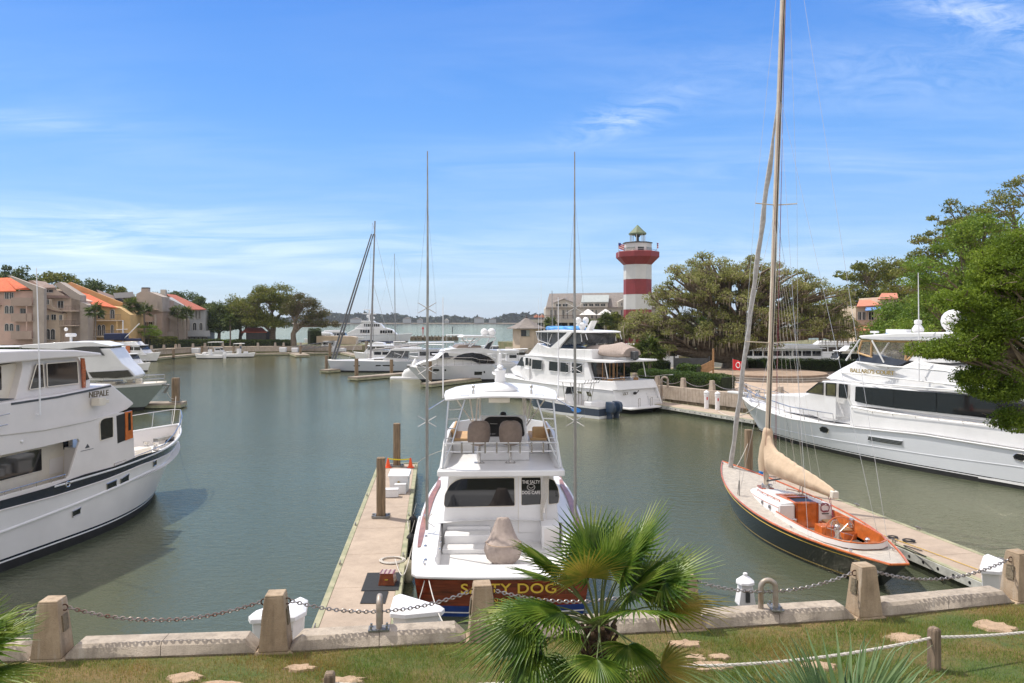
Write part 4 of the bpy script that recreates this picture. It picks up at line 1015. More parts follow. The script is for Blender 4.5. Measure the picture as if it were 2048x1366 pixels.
mb = MB(); mb.tube([(x, y*.985, bs(max(0, min(1, x/11)))+.19) for x, y in ring], .026, 7); mb.build('coaming_cap', 'varnish_orange', sb)
MB().prism([(x, y*.96) for x, y in ring], .45, .50).build('cockpit_sole', 'teak_deck', sb)
for s in (1, -1):
 MB().prism([(2.5, s*.55), (4.2, s*.50), (4.2, s*1.02), (2.5, s*1.02)][::s], .5, .74).build('cockpit_seat', 'varnish_orange', sb, bevel=.02)
 mb = MB(); mb.bx(2.7, 4.1, *(sorted((s*.58, s*1.0))), .745, .80); mb.build('seat_cushion', 'leather_tan', sb, bevel=.02)
# cabin trunk
CZ = .80
trunk = [(4.2, .98), (5.4, .98), (6.8, .80), (7.8, .56), (8.3, .28), (8.42, 0), (8.3, -.28), (7.8, -.56), (6.8, -.80), (5.4, -.98), (4.2, -.98)]
def tz(x): return CZ+interp(x, [(4.2, .55), (6, .47), (8.42, .26)])
rings = []
for k, (f, dz) in enumerate(((1.03, -9), (1.0, -.10), (.975, -.03), (.93, 0))): rings.append([((x-4.2)*f+4.2, y*f, (CZ-.12 if dz == -9 else tz(x)+dz)) for x, y in trunk])
rings.append([((x-4.2)*.93+4.2, y*.45, tz(x)+.045) for x, y in trunk]); rings.append([((x-4.2)*.93+4.2, 0.001*y, tz(x)+.05) for x, y in trunk])
MB().loft(rings).build('cabin_trunk', 'gelcoat', sb, ang=40)
for s in (1, -1):
 for x in (4.9, 5.6):
  yy_ = s*.985 if x < 5.4 else s*.955; mb = MB(); mb.prism([(x+.07*math.cos(a), CZ+.28+.07*math.sin(a)) for a in [2*math.pi*k/14 for k in range(14)]], yy_-.03, yy_+.03, 'y'); pl_ = mb.build('porthole', 'tinted_glass', sb)
  mb = MB(); mb.tube([(x+.075*math.cos(a), yy_+s*.03, CZ+.28+.075*math.sin(a)) for a in [2*math.pi*k/14 for k in range(15)]], .014, 6); mb.build('rim', 'chrome', pl_)
 mb = MB(); pts = [(x, s*interp(x, [(4.5, .80), (6, .76), (6.9, .60)]), tz(x)+.03) for x in (4.5, 4.7, 5.0, 5.3, 5.6, 5.9, 6.2, 6.5, 6.9)]
 mb.tube([(p[0], p[1], p[2]+.05) for p in pts], .018, 6)
 for p in pts[::2]: mb.tube([p, (p[0], p[1], p[2]+.05)], .018, 6)
 mb.build('hand_rail', 'varnish_orange', sb)
 mb = MB(); mb.tube([((x-4.2)*1.0+4.2, s*(y*1.0), tz(x)-.13) for x, y in trunk[:5]], .012, 5); mb.build('trunk_trim', 'varnish_orange', sb)
# companionway
mb = MB(); mb.bx(4.12, 5.35, -.42, .42, tz(4.8)+.0, tz(4.8)+.10); cw = mb.build('companionway_frame', 'varnish_orange', sb, bevel=.02)
mb = MB(); mb.prism([(4.75, tz(4.8)+.10), (4.75, tz(4.8)+.15), (5.3, tz(4.8)+.15), (5.75, tz(4.8)+.05), (5.75, tz(4.8)+.0)], -.40, .40, 'y'); mb.build('sliding_hatch', 'varnish', cw, bevel=.015)
mb = MB(); mb.bx(4.2, 4.76, -.34, .34, tz(4.8)+.09, tz(4.8)+.106); mb.build('opening', 'black_plastic', cw)
mb = MB(); mb.bx(4.07, 4.13, -.40, .34, .50, tz(4.3)+.05); wb = mb.build('washboard', 'varnish_orange', sb, bevel=.01)
mb = MB()
for y in (-.42, .36): mb.bx(4.05, 4.14, y-.03, y+.03, .5, tz(4.3)+.06)
mb.build('door_jamb', 'varnish', wb)
for y0, y1 in ((.42, .98), (-.98, -.48)):
 mb = MB(); mb.bx(4.10, 4.18, y0, y1, .5, tz(4.2)-.02); mb.build('bulkhead', 'gelcoat', sb, bevel=.02)
mb = MB(); mb.prism([(-.60, 1.02), (-.86, 1.02), (-.86, .98), (-.60, .98)], 4.085, 4.1, 'x'); mb.build('builder_plate', 'dark_grey', sb)
mb = MB(); mb.prism([(7.3, .26), (7.9, .22), (7.9, -.22), (7.3, -.26)], tz(7.6)+.03, tz(7.6)+.09); mb.build('fore_hatch', 'varnish', sb, bevel=.02)
# engine box / bridge seat
mb = MB(); mb.frus((2.95, -.12, .5), (.55, .55), (.5, .5), .42); mb.build('engine_box', 'varnish_orange', sb, bevel=.02)
# wheel and pedestal
wc = Vector((1.75, .0, 1.02)); mb = MB()
mb.tube([wc+Vector((.10*math.cos(a)*0, .50*math.cos(a), .50*math.sin(a))) for a in [2*math.pi*k/36 for k in range(37)]], .022, 7); wh = mb.build('steering_wheel', 'varnish_orange', sb)
mb = MB()
for k in range(6): a = k*math.pi/3+.3; mb.tube([wc, wc+Vector((0, .49*math.cos(a), .49*math.sin(a)))], .009, 5)
mb.build('spokes', 'chrome', wh); mb = MB(); mb.lathe([(.11, .5), (.09, .62), (.08, .95), (.11, 1.0), (.11, 1.08)], (1.92, 0, 0), 12); mb.sph((1.92, 0, 1.12), .10, .10, .10); mb.tube([(2.05, .14, .55), (2.05, .14, 1.2), (2.05, .07, 1.32), (2.05, -.07, 1.32), (2.05, -.14, 1.2), (2.05, -.14, .55)], .016, 6); mb.build('pedestal', 'chrome', sb)
for x, y in ((2.95, .98), (1.05, -.55), (1.0, .55), (2.8, -1.0)):
 mb = MB(); z = .86 if abs(y) > .7 else .5; mb.lathe([(.10, 0), (.10, .12) if z > .8 else (.10, .35), (.07, .2) if z > .8 else (.085, .38), (.085, .28) if z > .8 else (.085, .46), (.04, .30) if z > .8 else (.05, .5)], (x, y, z), 14); mb.build('winch', 'chrome', sb)
mb = MB()
for u, s in ((.97, 1), (.97, -1), (.10, 1), (.10, -1), (.3, 1), (.3, -1)): p = BH.pt(u, BH.sh(u), s); cleat(mb, p.x, p.y*.82, p.z+.02, .8)
mb.build('deck_cleats', 'chrome', sb)
# rig
mast0 = SB.inv((10.32, 30.5, 1.2)); mast1 = SB.inv((10.72, 29.25, 25.0))
def mp_(z): return mast0.lerp(mast1, (z-mast0.z)/(mast1.z-mast0.z))
mb = MB(); rings = []
for z in (1.15, 6, 12, 18, 25):
 c = mp_(z); rings.append([(c.x+.135*math.cos(a), c.y+.10*math.sin(a), z) for a in [2*math.pi*k/14 for k in range(14)]])
mb.loft(rings); mast = mb.build('mast', 'mast_tan', sb)
mb = MB(); c0 = mp_(3.5); c1 = mp_(25); mb.tube([c0+Vector((-.135, 0, 0)), c1+Vector((-.135, 0, 0))], .022, 5); mb.build('sail_track', 'rope_dark', mast)
mb = MB(); c = mp_(1.35); mb.lathe([(.2, 0), (.2, .03), (.17, .22)], (c.x, c.y, 1.13), 12); mb.sph((c.x-.22, c.y-.12, 1.35), .06); mb.build('mast_collar', 'chrome', mast)
for z, h in ((7.1, 1.10), (12.6, .86)):
 c = mp_(z); mb = MB(); mb.tube([(c.x-.05, c.y+h, z+.06), (c.x, c.y, z), (c.x-.05, c.y-h, z+.06)], .024, 6); mb.build('spreader', 'mast_tan', mast)
stays = []
for s in (1, -1):
 a = mp_(7.1)+Vector((-.05, s*1.10, .06)); b = mp_(12.6)+Vector((-.05, s*.86, .06)); top = mp_(24.5); cpn = BH.pt(.62, BH.sh(.62), s)
 cp = Vector((cpn.x, cpn.y*.86, cpn.z)); stays += [[cp, a, b, top], [cp, mp_(7.0)], [a, mp_(12.5)]]
 rb = BH.pt(.22, BH.sh(.22), s); stays.append([Vector((rb.x, rb.y*.9, rb.z)), mp_(17)])
bst = BH.pt(.03, BH.sh(.03), 1); stays.append([Vector((bst.x, 0, bst.z)), mp_(24.9)])
bowp = BH.pt(.985, BH.sh(.985), 1); 
mb = MB()
for st_ in stays: mb.tube(st_, .0065, 4)
mb.build('standing_rigging', 'chrome', mast)
hal = MB()
for dx, dy, zt in ((-.25, -.22, 23), (-.2, -.30, 20), (-.25, .18, 22)): hal.tube([mp_(1.4)+Vector((dx, dy, 0)), mp_(zt)+Vector((-.1, dy*.2, 0))], .007, 4)
hal.build('halyards', 'rope_red', mast)
f0 = Vector((10.85+0.0, 0, 1.35)); f0 = SB.inv(G(1460, 934, 1.3)); f0.y = 0; f1 = mp_(16.6)+Vector((.14, 0, 0)); pts = [f0.lerp(f1, t_/24) for t_ in range(25)]
mb = MB(); mb.tube([p+Vector((.02*math.sin(i*1.1), .02*math.cos(i*1.7), 0)) for i, p in enumerate(pts)], [.10+.015*math.sin(i*2.3) if i < 22 else .05 for i in range(25)], 9); mb.build('furled_jib', 'canvas_grey_sail', sb)
mb = MB(); mb.lathe([(.12, 0), (.12, .1), (.05, .12)], (f0.x, 0, f0.z-.05), 12); mb.tube([f0+Vector((0, 0, -.1)), f0], .03, 6); mb.build('furler_drum', 'chrome', sb)
# boom and sail cover
b0 = mp_(1.95)+Vector((-.12, 0, 0)); b1 = SB.inv((10.78, 25.1, 2.12)); b1.z = 2.18
mb = MB(); mb.tube([b0, b1], .10, 10); mb.build('boom', 'mast_tan', sb)
mb = MB(); mb.bx(b1.x-.12, b1.x+.10, b1.y-.11, b1.y+.11, b1.z-.13, b1.z+.12); mb.build('boom_end', 'gelcoat_cream', sb, bevel=.03)
sc_ = MB(); rings = []
for i in range(30):
 t_ = i/29; c = b0.lerp(b1, t_)
 hgt = interp(t_, [(0, 1.75), (.05, 1.25), (.12, .95), (.25, .82), (.5, .60), (.75, .42), (.93, .25), (1, .16)]); wd = interp(t_, [(0, .17), (.05, .30), (.13, .36), (.3, .29), (.6, .21), (1, .10)])
 rings.append([(c.x+(.10 if i == 0 else 0)+.02*math.sin(i*1.9+a*3), c.y+wd*math.sin(a)*(1+.09*math.sin(i*1.3+a*2))*(1 if math.cos(a) < .3 else .62), c.z-.13+(hgt+.13)*(.5+.5*math.cos(a))*(1+.02*math.sin(i*2.1))) for a in [2*math.pi*k/18 for k in range(18)]])
sc_.loft(rings); cov_ = sc_.build('sail_cover', 'canvas_sail', sb, ang=80)
mb = MB(); mc = mp_(3.2); rings = [[(mp_(z).x+r*math.cos(a), mp_(z).y+r*math.sin(a), z) for a in [2*math.pi*k/12 for k in range(12)]] for z, r in ((1.9, .30), (2.3, .34), (2.8, .30), (3.2, .22), (3.5, .20), (3.65, .15))]; mb.loft(rings); mb.build('mast_cover', 'canvas_sail', sb, ang=80)
mb = MB(); mb.tube([mp_(1.5)+Vector((-.1, 0, 0)), Vector((b0.x-1.5, b0.y, b0.z-.02))], .035, 7); mb.build('boom_vang', 'dark_grey', sb)
mb = MB()
for k in range(6):
 c = b0.lerp(b1, .25+.12*k); mb.tube([c+Vector((0, .08, .4)), mp_(12)+Vector((-.1, .1, 0))], .004, 4)
mb.build('lazy_jacks', 'rope_white', mast)
mb = MB(); mb.tube([b0.lerp(b1, .95), (1.9, 0.1, .62)], .010, 5); mb.tube([b0.lerp(b1, .93)+Vector((0, .05, 0)), (1.9, -.1, .62)], .010, 5); mb.build('mainsheet', 'rope_red', sb)
mb = MB(); pts = []
rr2 = random.Random(3)
for k in range(46): a = k*.55; pts.append((4.10-.02*math.sin(k), -.72+.18*math.cos(a)+rr2.uniform(-.03, .03), 1.22+.14*math.sin(a)+rr2.uniform(-.04, .03)))
mb.tube(pts, .013, 5); mb.build('sheet_coil', 'rope_red', sb)
mb = MB()
for s in (1, -1): p = BH.pt(.62, BH.sh(.62), s); mb.tube([(p.x-.05, p.y*.86, p.z), (p.x-.05, p.y*.86, p.z+.62)], .02, 6); mb.tube([(p.x+.2, p.y*.84, p.z), (p.x+.05, p.y*.84, p.z+.62)], .016, 6)
mb.build('turnbuckles', 'steel_dull', sb)
# lines to the dock
W = SB.world
rope(spl([W(.3, -1.0, 1.0), W(-.2, -1.7, .75), D2.world(6.9, .98, .62), D2.world(6.4, .7, .58)]), 'dark stern line from the black sailboat to the dock', 'rope_dark', .016)
coil(G(1785, 1075, .58), .14, 4, 'small dark rope coil at the dock edge by the sailboat stern', 'rope_dark', .018); coil(G(1817, 1082, .58), .17, 5, 'dark rope coil in the middle of the right dock', 'rope_dark', .02)
rope(spl([W(.9, -1.0, 1.0), D2.world(8.3, .85, .60), D2.world(7, .6, .58), D2.world(5.4, .45, .58), D2.world(3.2, .3, .58)]), 'yellow line lying along the right dock', 'rope_yellow', .013)
rope(sag(W(10.6, .2, 1.2), (11.4, 36.2, 2.1), .12), 'bow line from the black sailboat to the far piling')
q = SB.inv(G(1520, 940, 1.0)); q = G(1522, 946, .9)
fender((q.x, q.y, .85), 'small blue fender on the starboard bow of the sailboat', 'decal_blue', .10, .42)
# ================================================================== LEFT TRAWLER YACHT
def ZA(*p): return [(x/5.389, 660+y/5.389) for x, y in p]       # readings from enlarged views of the photo
def ZB(*p): return [(x/4.268, 840+y/4.268) for x, y in p]
NP = Frame(-20.2, 18, 78)
ny = thing('trawler_yacht', 'large white trawler yacht with navy stripe cut by the left edge', 'boat', (-20.2, 18, 0), NP.a)
YS = -2.75
nsh = lambda u: interp(u, [(0, 2.35), (.35, 2.25), (.6, 2.35), (.8, 2.55), (1, 2.93)])
NH = Hull(19.0, 17.0, 5.6, 5.3, nsh, zk=-.4, u0=.55, pd=2.9, pw=1.9, st=.05, rake=.1, pw_z=.5)
# stripe / rub bar traced on the hull
def hull_trace(Hl, fr, pts, side): return [Hl.solve(fr, px, py, side) for px, py in pts]
st_top = [(0, 1001.7), (94, 976), (164, 950), (234, 931), (281, 910), (347, 873)]
st_bot = [(0, 1021), (117, 990), (211, 959.5), (281, 930), (328, 901), (349, 884)]
def uzf(tr):
 tr = sorted(tr); tr = [(0, tr[0][1]+(tr[0][1]-tr[1][1])*.2)]+tr+[(1.0, tr[-1][1]+.04)]
 return lambda u: interp(u, tr)
TT = uzf(hull_trace(NH, NP, st_top, -1)); TB = uzf(hull_trace(NH, NP, st_bot, -1))
TR = uzf(hull_trace(NH, NP, [(0, 1065), (150, 1008), (289, 946.6)], -1))
mb = MB(); NH.band(mb, .42, TB, 50, 6); mb.build('hull_side', 'gelcoat_plank', ny)
mb = MB(); NH.band(mb, TB, TT, 50, 2, .006); mb.build('navy_stripe', 'navy', ny)
mb = MB(); NH.band(mb, TT, nsh, 50, 3); mb.build('bulwark', 'gelcoat_warm', ny)
mb = MB(); NH.band(mb, -.4, .30, 50, 3); mb.build('bottom_paint', 'antifoul_black', ny)
mb = MB(); NH.band(mb, .30, .35, 50, 1, .004); mb.build('boot_line', 'white_plastic', ny); mb = MB(); NH.band(mb, .35, .42, 50, 1, .0); mb.build('boot_stripe', 'navy', ny)
for s in (-1, 1):
 mb = MB(); mb.tube(NH.line(TB, s, .02, 40, 0, 1), .028, 7); mb.build('moulding', 'gelcoat_warm', ny)
 mb = MB(); mb.tube(NH.line(TR, s, .015, 30, 0, .88), [.05]*29+[.02, .005], 7); mb.build('rub_bar', 'gelcoat', ny)
 mb = MB(); mb.tube(NH.line(lambda u: nsh(u)+.01, s, -.03, 40, .45, 1), .05, 8); mb.build('cap_rail', 'gelcoat', ny)
mb = MB(); NH.deck(mb, -.75, .05, .5, .985, 24, .05); mb.build('foredeck', 'deck_nonskid', ny)
def hull_win(Hl, fr, par, pts, side, m='tinted_glass', name='hull_window', frame='chrome', off=.012):
 uz = hull_trace(Hl, fr, pts, side); mb = MB(); Hl.panel(mb, uz, side, off, .03); o = mb.build(name, m, par)
 if frame: f = MB(); q = [Hl.pt(u, z, side, off+.003) for u, z in uz]; f.tube(q+[q[0]], .02, 6); f.build('frame', frame, o)
 return o
for pts in ([(212, 968), (232, 959.5), (232, 972), (213, 981)], [(240, 958), (257, 947), (256, 963), (240, 970)], [(143.5, 1023), (160.5, 1014.5), (159, 1027.5), (144, 1034.5)], [(306, 924), (312.5, 918.5), (311.7, 929), (305.5, 933)]):
 hull_win(NH, NP, ny, pts, -1, off=.02)
u_, z_ = NH.solve(NP, 134.5, 968.5, -1); c = NH.pt(u_, z_, -1, .02); mb = MB(); mb.tube([c+Vector((.09*math.cos(a), 0, .09*math.sin(a))) for a in [2*math.pi*k/16 for k in range(17)]], .03, 7); mb.build('hawse_ring', 'chrome', ny)
# main deck superstructure: C-shaped side wall with the side-deck recess
ext = lambda a, b, x: (x, a[1]+(a[1]-b[1])/(a[0]-b[0])*(x-a[0]))
wall = [(-160, 911.5+.2*160), (0, 911.5), (82, 895), (150, 878.5), (157, 878), (159.5, 883), (138.5, 952), (131, 957.5), (0, 993), (-160, 1036), (-160, 1062), (0, 1003), (94, 977.5), (164, 951.5), (234, 932), (270, 916), (268, 902), (268, 878), (262, 824), (230, 826), (185, 838), (93, 856), (0, 868), (-160, 900)]
pl = NP.trs(wall, YS); 
side_block(NP, ny, 'main_deck_side', None, YS, 'gelcoat_warm', y2=YS+.10, poly=[p for p in pl], bevel=.015)
mb = MB(); x_aft = NP.tr(-160, 900, YS)[0]; x_f = NP.tr(166, 878, YS)[0]
mb.bx(x_aft, x_f+.4, -1.95, 1.95, 1.3, 3.9); mb.build('saloon_house', 'gelcoat_cream', ny)
mb = MB(); mb.bx(x_aft, x_f+.1, -2.7, 2.7, 1.25, 1.32); mb.build('side_deck', 'deck_nonskid', ny)
side_plate(NP, ny, 'saloon_window', [(-150, 952), (0, 914), (83, 896), (84, 941), (0, 963), (-150, 1004)], -1.95, 'tinted_glass', r=.05, frame='gelcoat_cream')
side_plate(NP, ny, 'side_door_window', ZB((535, 185), (582, 175), (582, 245), (540, 255)), -1.95, 'tinted_glass', r=.04)
xd, zd = NP.tr(112, 935, -1.95); mb = MB(); mb.bx(xd-.3, xd+.3, -1.965, -1.95, zd-.2, zd+.35); mb.build('locker_door', 'gelcoat_warm', ny)
# pilothouse front part of the main deck
fw = NP.trs([(185, 838), (275, 815), (283, 862), (269, 905), (190, 905)], -2.3)
pf = [(NP.tr(166, 878, YS)[0], 1.3), (NP.tr(166, 878, YS)[0], 3.4), (NP.tr(268, 820, -2.3)[0], 3.4), (NP.tr(273, 845, -2.3)[0]+.25, 2.5), (NP.tr(276, 870, -2.3)[0]+.4, 1.7)]
side_block(NP, ny, 'lower_pilothouse', None, -2.62, 'gelcoat_warm', poly=pf, x1=NP.tr(250, 850, -2.6)[0], kx=.45)
side_plate(NP, ny, 'pilothouse_window', ZA((1070, 1010), (1085, 970), (1120, 950), (1215, 935), (1218, 1155), (1080, 1195)), YS, 'tinted_glass', r=.06, frame='gelcoat_cream', th=.03, off=.015)
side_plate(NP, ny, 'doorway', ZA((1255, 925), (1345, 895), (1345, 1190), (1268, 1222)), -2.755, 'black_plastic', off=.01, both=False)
dr = side_plate(NP, ny, 'wooden_door', ZA((1340, 885), (1415, 868), (1425, 1160), (1345, 1190)), -2.74, 'varnish_orange', off=.045, both=False)
side_plate(NP, dr, 'door_glass', ZA((1370, 895), (1395, 890), (1400, 1075), (1372, 1085)), -2.74, 'tinted_glass', off=.055, both=False)
mb = MB(); xw = NP.tr(268, 820, -2.3)[0]
for y0 in (-1.9, -.6, .7): mb.hexa([(xw+.02, y0, 2.0), (xw+.30, y0, 2.0), (xw+.30, y0+1.15, 2.0), (xw+.02, y0+1.15, 2.0), (xw-.1, y0, 3.15), (xw+.12, y0, 3.15), (xw+.12, y0+1.15, 3.15), (xw-.1, y0+1.15, 3.15)])
mb.build('windscreen', 'tinted_glass', ny)
# upper deck brow
brow = [(-160, 838), (24, 803), (30, 803), (120, 789.5), (232, 768), (281, 804.7), (282.5, 808.5), (267, 819), (241, 828), (186, 843), (93, 862), (0, 873), (-160, 908)]
side_block(NP, ny, 'upper_deck_brow', brow, -2.85, 'gelcoat_warm', x1=NP.tr(200, 800, -2.85)[0], kx=.12, bevel=.04, kz=.06, z0=3.4)
x1_ = NP.tr(200, 800, -2.85)[0]
ln = NP.trs([(28, 806), (120, 792.5), (232, 770.5), (232, 773.8), (120, 796.5), (28, 810.5)], -2.85)
mb = MB(); mb.prism(ln, lambda x, z: -(2.85-.06*max(0, z-3.4)-.12*max(0, x-x1_))-.012, lambda x, z: -(2.85-.06*max(0, z-3.4)-.12*max(0, x-x1_))+.02, 'y'); mb.build('upper_stripe', 'dark_grey', ny)
# upper house
house = ZA((0, 360), (265, 345), (870, 298), (960, 440), (990, 545), (985, 640), (160, 800), (0, 840))
uh = NP.trs([(49, 722), (161, 713), (176, 741), (184, 760), (183, 780), (29.7, 808), (36, 790), (48, 745), (51, 732)], -2.35)
side_block(NP, ny, 'upper_pilothouse', None, -2.35, 'gelcoat_warm', poly=uh, kz=.05, z0=4.4, bevel=.03)
ua = NP.trs([(-160, 760), (49, 722), (49, 795), (-160, 850)], -2.0)
side_block(NP, ny, 'aft_bridge_wall', None, -2.0, 'gelcoat_cream', poly=ua, bevel=.02)
side_plate(NP, ny, 'aft_bridge_window', [(-80, 735), (2, 732), (3, 780), (-80, 790)], -2.0, 'tinted_glass', r=.05)
side_plate(NP, ny, 'bridge_locker', [(-60, 795), (28, 797), (18, 822), (-60, 835)], -2.3, 'dark_grey', both=False)
for pts, nm in ((ZA((392, 370), (460, 366), (475, 620), (315, 643)), 'quarter_light'), (ZA((500, 362), (830, 335), (845, 575), (510, 614)), 'bridge_window')):
 side_plate(NP, ny, nm, pts, -2.33, 'tinted_glass', r=.05, frame='gelcoat_cream', th=.03)
side_plate(NP, ny, 'windscreen_side', ZA((922, 420), (962, 530), (930, 540)), -2.33, 'tinted_glass', th=.03)
side_plate(NP, ny, 'wooden_door', ZA((870, 302), (905, 305), (918, 400), (918, 620), (890, 645)), -2.36, 'varnish', off=.03, both=False)
roof = NP.trs([(-160, 716), (0, 703), (65, 700.5), (150, 700), (203, 706), (206, 712.5), (171, 713.5), (93, 718.5), (0, 727.7), (-160, 746)], -2.5)
side_block(NP, ny, 'hardtop', None, -2.5, 'gelcoat_warm', poly=roof, bevel=.05)
# whip antenna, camera lens etc.
a = NP.inv(P(80, 828, NP.world(*NP.tr(80, 828, -2.95)[:1], -2.95, 0).y)); b = Vector(a); b.z = a.z
x0_, z0_ = NP.tr(80, 828, -2.95); x1__, z1__ = NP.tr(71, 536, -2.95)
mb = MB(); mb.tube([(x0_, -2.95, z0_), (x0_-.02, -2.95, z0_+1.4), (lerp(x0_, x1__, .8), -2.95, z1__)], [.030, .026, .012], 7); mb.tube([(x0_, -2.80, z0_-.02), (x0_, -2.97, z0_-.02)], .03, 6); mb.build('whip_antenna', 'white_plastic', ny)
xx, zz = NP.tr(193.5, 788, -2.78); text('boat_name', 'NEPALE', .30, 'gold_dark', ny, (xx, -2.87, zz), (R(90), R(0), R(0)), .01, .95)
xx, zz = NP.tr(201, 804, -2.9); mb = MB(); mb.bx(xx-.22, xx+.1, -3.05, -2.7, zz-.12, zz+.16); mb.bx(xx+.1, xx+.35, -2.98, -2.8, zz-.06, zz+.06); mb.build('nav_light_box', 'gelcoat_cream', ny, bevel=.01)
xx, zz = NP.tr(174, 893, YS); mb = MB(); mb.prism([(xx-.10, zz-.05), (xx+.12, zz-.05), (xx+.02, zz+.09)], YS-.014, YS+.01, 'y'); mb.bx(xx-.3, xx+.3, YS-.013, YS, zz-.13, zz-.115); mb.build('builder_emblem', 'dark_grey', ny)
xx, zz = NP.tr(43, 883, YS); mb = MB(); mb.sph((xx, YS, zz), .06); mb.build('side_lamp', 'gelcoat', ny)
# rails
rp = [NH.pt(u, nsh(u)+.02, -1, -.04) for u in (.60, .66, .72, .78, .84, .90, .95, .985)]+[NH.pt(1, nsh(1), 1)]
rpp = [NH.pt(u, nsh(u)+.02, 1, -.04) for u in (.985, .95, .90, .84, .78, .72)]
mb = MB(); tops = []
for i, p in enumerate(rp+rpp): hh = .18 if i < 4 else .34+.36*min(1, max(0, (i-4)/3)) if i < 9 else .75; tops.append(p+Vector((.12 if 6 <= i <= 10 else 0, 0, hh))); mb.tube([p, tops[-1]], .016, 6)
mb.tube(tops, .020, 7); mb.build('bow_rail', 'chrome', ny)
mb = MB(); q = NP.trs([(-100, 1018), (0, 988), (131, 951)], YS+.02); pts = [(x, YS+.02, z) for x, z in q]; mb.tube([Vector(p)+Vector((0, 0, .04)) for p in pts], .018, 6)
for t_ in range(8): p = Vector(pts[0]).lerp(Vector(pts[2]), t_/7); mb.tube([p-Vector((0, 0, .12)), p+Vector((0, 0, .04))], .014, 6)
mb.build('side_rail', 'chrome', ny)
mb = MB(); q = NP.trs([(168, 782), (190, 776), (216, 770)], -2.6); mb.tube([(x, -2.6, z+.0) for x, z in q], .016, 6)
for x, z in q: mb.tube([(x, -2.6, z), (x, -2.6, z-.22)], .014, 6)
mb.build('upper_rail', 'chrome', ny)
for z_, x_ in ((0, 0),):
 mb = MB(); q = NP.trs([(-40, 840), (20, 827)], -2.9); mb.tube([(x, -2.9, z) for x, z in q], .018, 6); q = NP.trs([(-40, 860), (15, 849)], -2.9); mb.tube([(x, -2.9, z) for x, z in q], .018, 6); mb.build('bridge_rail', 'chrome', ny)
# foredeck gear
p = NH.pt(.93, 0, 1); mb = MB(); mb.bx(15.1, 16.6, -.35, .35, 1.95, 2.25); mb.bx(14.0, 15.0, -.9, .9, 1.9, 2.3); mb.build('deck_locker', 'gelcoat_cream', ny, bevel=.05)
mb = MB(); mb.lathe([(.14, 0), (.12, .1), (.08, .2), (.14, .3), (.14, .36)], (17.0, -.25, 2.05)); mb.lathe([(.14, 0), (.12, .1), (.08, .2), (.14, .3), (.14, .36)], (17.0, .25, 2.05)); mb.build('windlass', 'chrome', ny)
mb = MB(); mb.bx(17.3, 18.4, -.12, .12, 2.35, 2.5); mb.build('bow_roller', 'steel_dull', ny)
mb = MB(); NH.band(mb, lambda u: nsh(u)-.9, lambda u: nsh(u)-.02, 30, 2, -.14, transom=False, a=.55, b=.985); mb.build('inner_bulwark', 'gelcoat_warm', ny)
# ================================================================== RIGHT MOTOR YACHT
def ZC(*p): return [(1430+x/3.314, 600+y/3.314) for x, y in p]
hdir = Vector((math.cos(R(119.1)), math.sin(R(119.1))))
RY = Frame(17.85-27.5*hdir.x, 52.8-27.5*hdir.y, 119.1)
ry = thing('motor_yacht', 'large white motor yacht with dark saloon windows at the right, bow pointing left', 'boat', (RY.o[0], RY.o[1], 0), RY.a)
rsh0 = Hull(30, 27.5, 6.2, 5.7, lambda u: 2.2+.9*u, u0=.5, pd=2.6, pw=1.7)
rsh_pts = sorted(hull_trace(rsh0, RY, [(1478, 792), (1520, 812), (1599, 838), (1701, 853), (1852, 869), (2048, 900)], 1))
RS = lambda u: interp(u, [(0, rsh_pts[0][1]-.1)]+rsh_pts+[(1.0, rsh_pts[-1][1]+.02)])
YH = Hull(30, 27.5, 6.2, 5.8, RS, zk=-.4, u0=.5, pd=2.6, pw=1.7, st=.05, pw_z=.5)
mb = MB(); YH.band(mb, .34, RS, 56, 7); mb.build('hull_side', 'hull_white_cool', ry)
mb = MB(); YH.band(mb, -.4, .24, 50, 3); mb.build('bottom_paint', 'antifoul_black', ry)
mb = MB(); YH.band(mb, .24, .29, 50, 1, .003); mb.build('boot_line', 'white_plastic', ry); mb = MB(); YH.band(mb, .29, .34, 50, 1); mb.build('boot_stripe', 'black_paint', ry)
KN = uzf(hull_trace(YH, RY, [(1560, 858), (1700, 885), (1872, 912), (2048, 935)], 1))
for s in (1, -1):
 mb = MB(); mb.tube(YH.line(lambda u: RS(u)-.03, s, .03, 50), .05, 8); mb.build('rub_rail', 'gelcoat', ry)
 mb = MB(); mb.tube(YH.line(KN, s, .0, 40, 0, .93), .022, 6); mb.build('knuckle', 'hull_white_cool', ry)
mb = MB(); YH.deck(mb, -.08, 0, .0, 1, 40, .12); mb.build('deck', 'gelcoat', ry)
for pts in ([(1640, 856), (1645, 852.5), (1653, 854), (1658, 859), (1656, 866), (1648, 866), (1641, 862)], [(2027, 912), (2033, 907), (2046, 908), (2060, 915), (2060, 924), (2040, 922), (2029, 918)]):
 hull_win(YH, RY, ry, pts, 1, frame='chrome', off=.02)
gr = hull_win(YH, RY, ry, ZC((1020, 900), (1245, 935), (1238, 966), (1012, 930)), 1, 'black_plastic', 'air_grille', 'hull_white_cool', .02)
u0_, z0_ = YH.solve(RY, 1737, 876, 1); u1_, z1_ = YH.solve(RY, 1805, 887, 1)
mb = MB()
for k in range(4): mb.tube([YH.pt(lerp(u0_, u1_, t_), lerp(z0_, z1_, t_)+.10-.075*k, 1, .03) for t_ in (0, .5, 1)], .014, 5)
mb.build('grille_bars', 'chrome', gr)
YP = 2.85
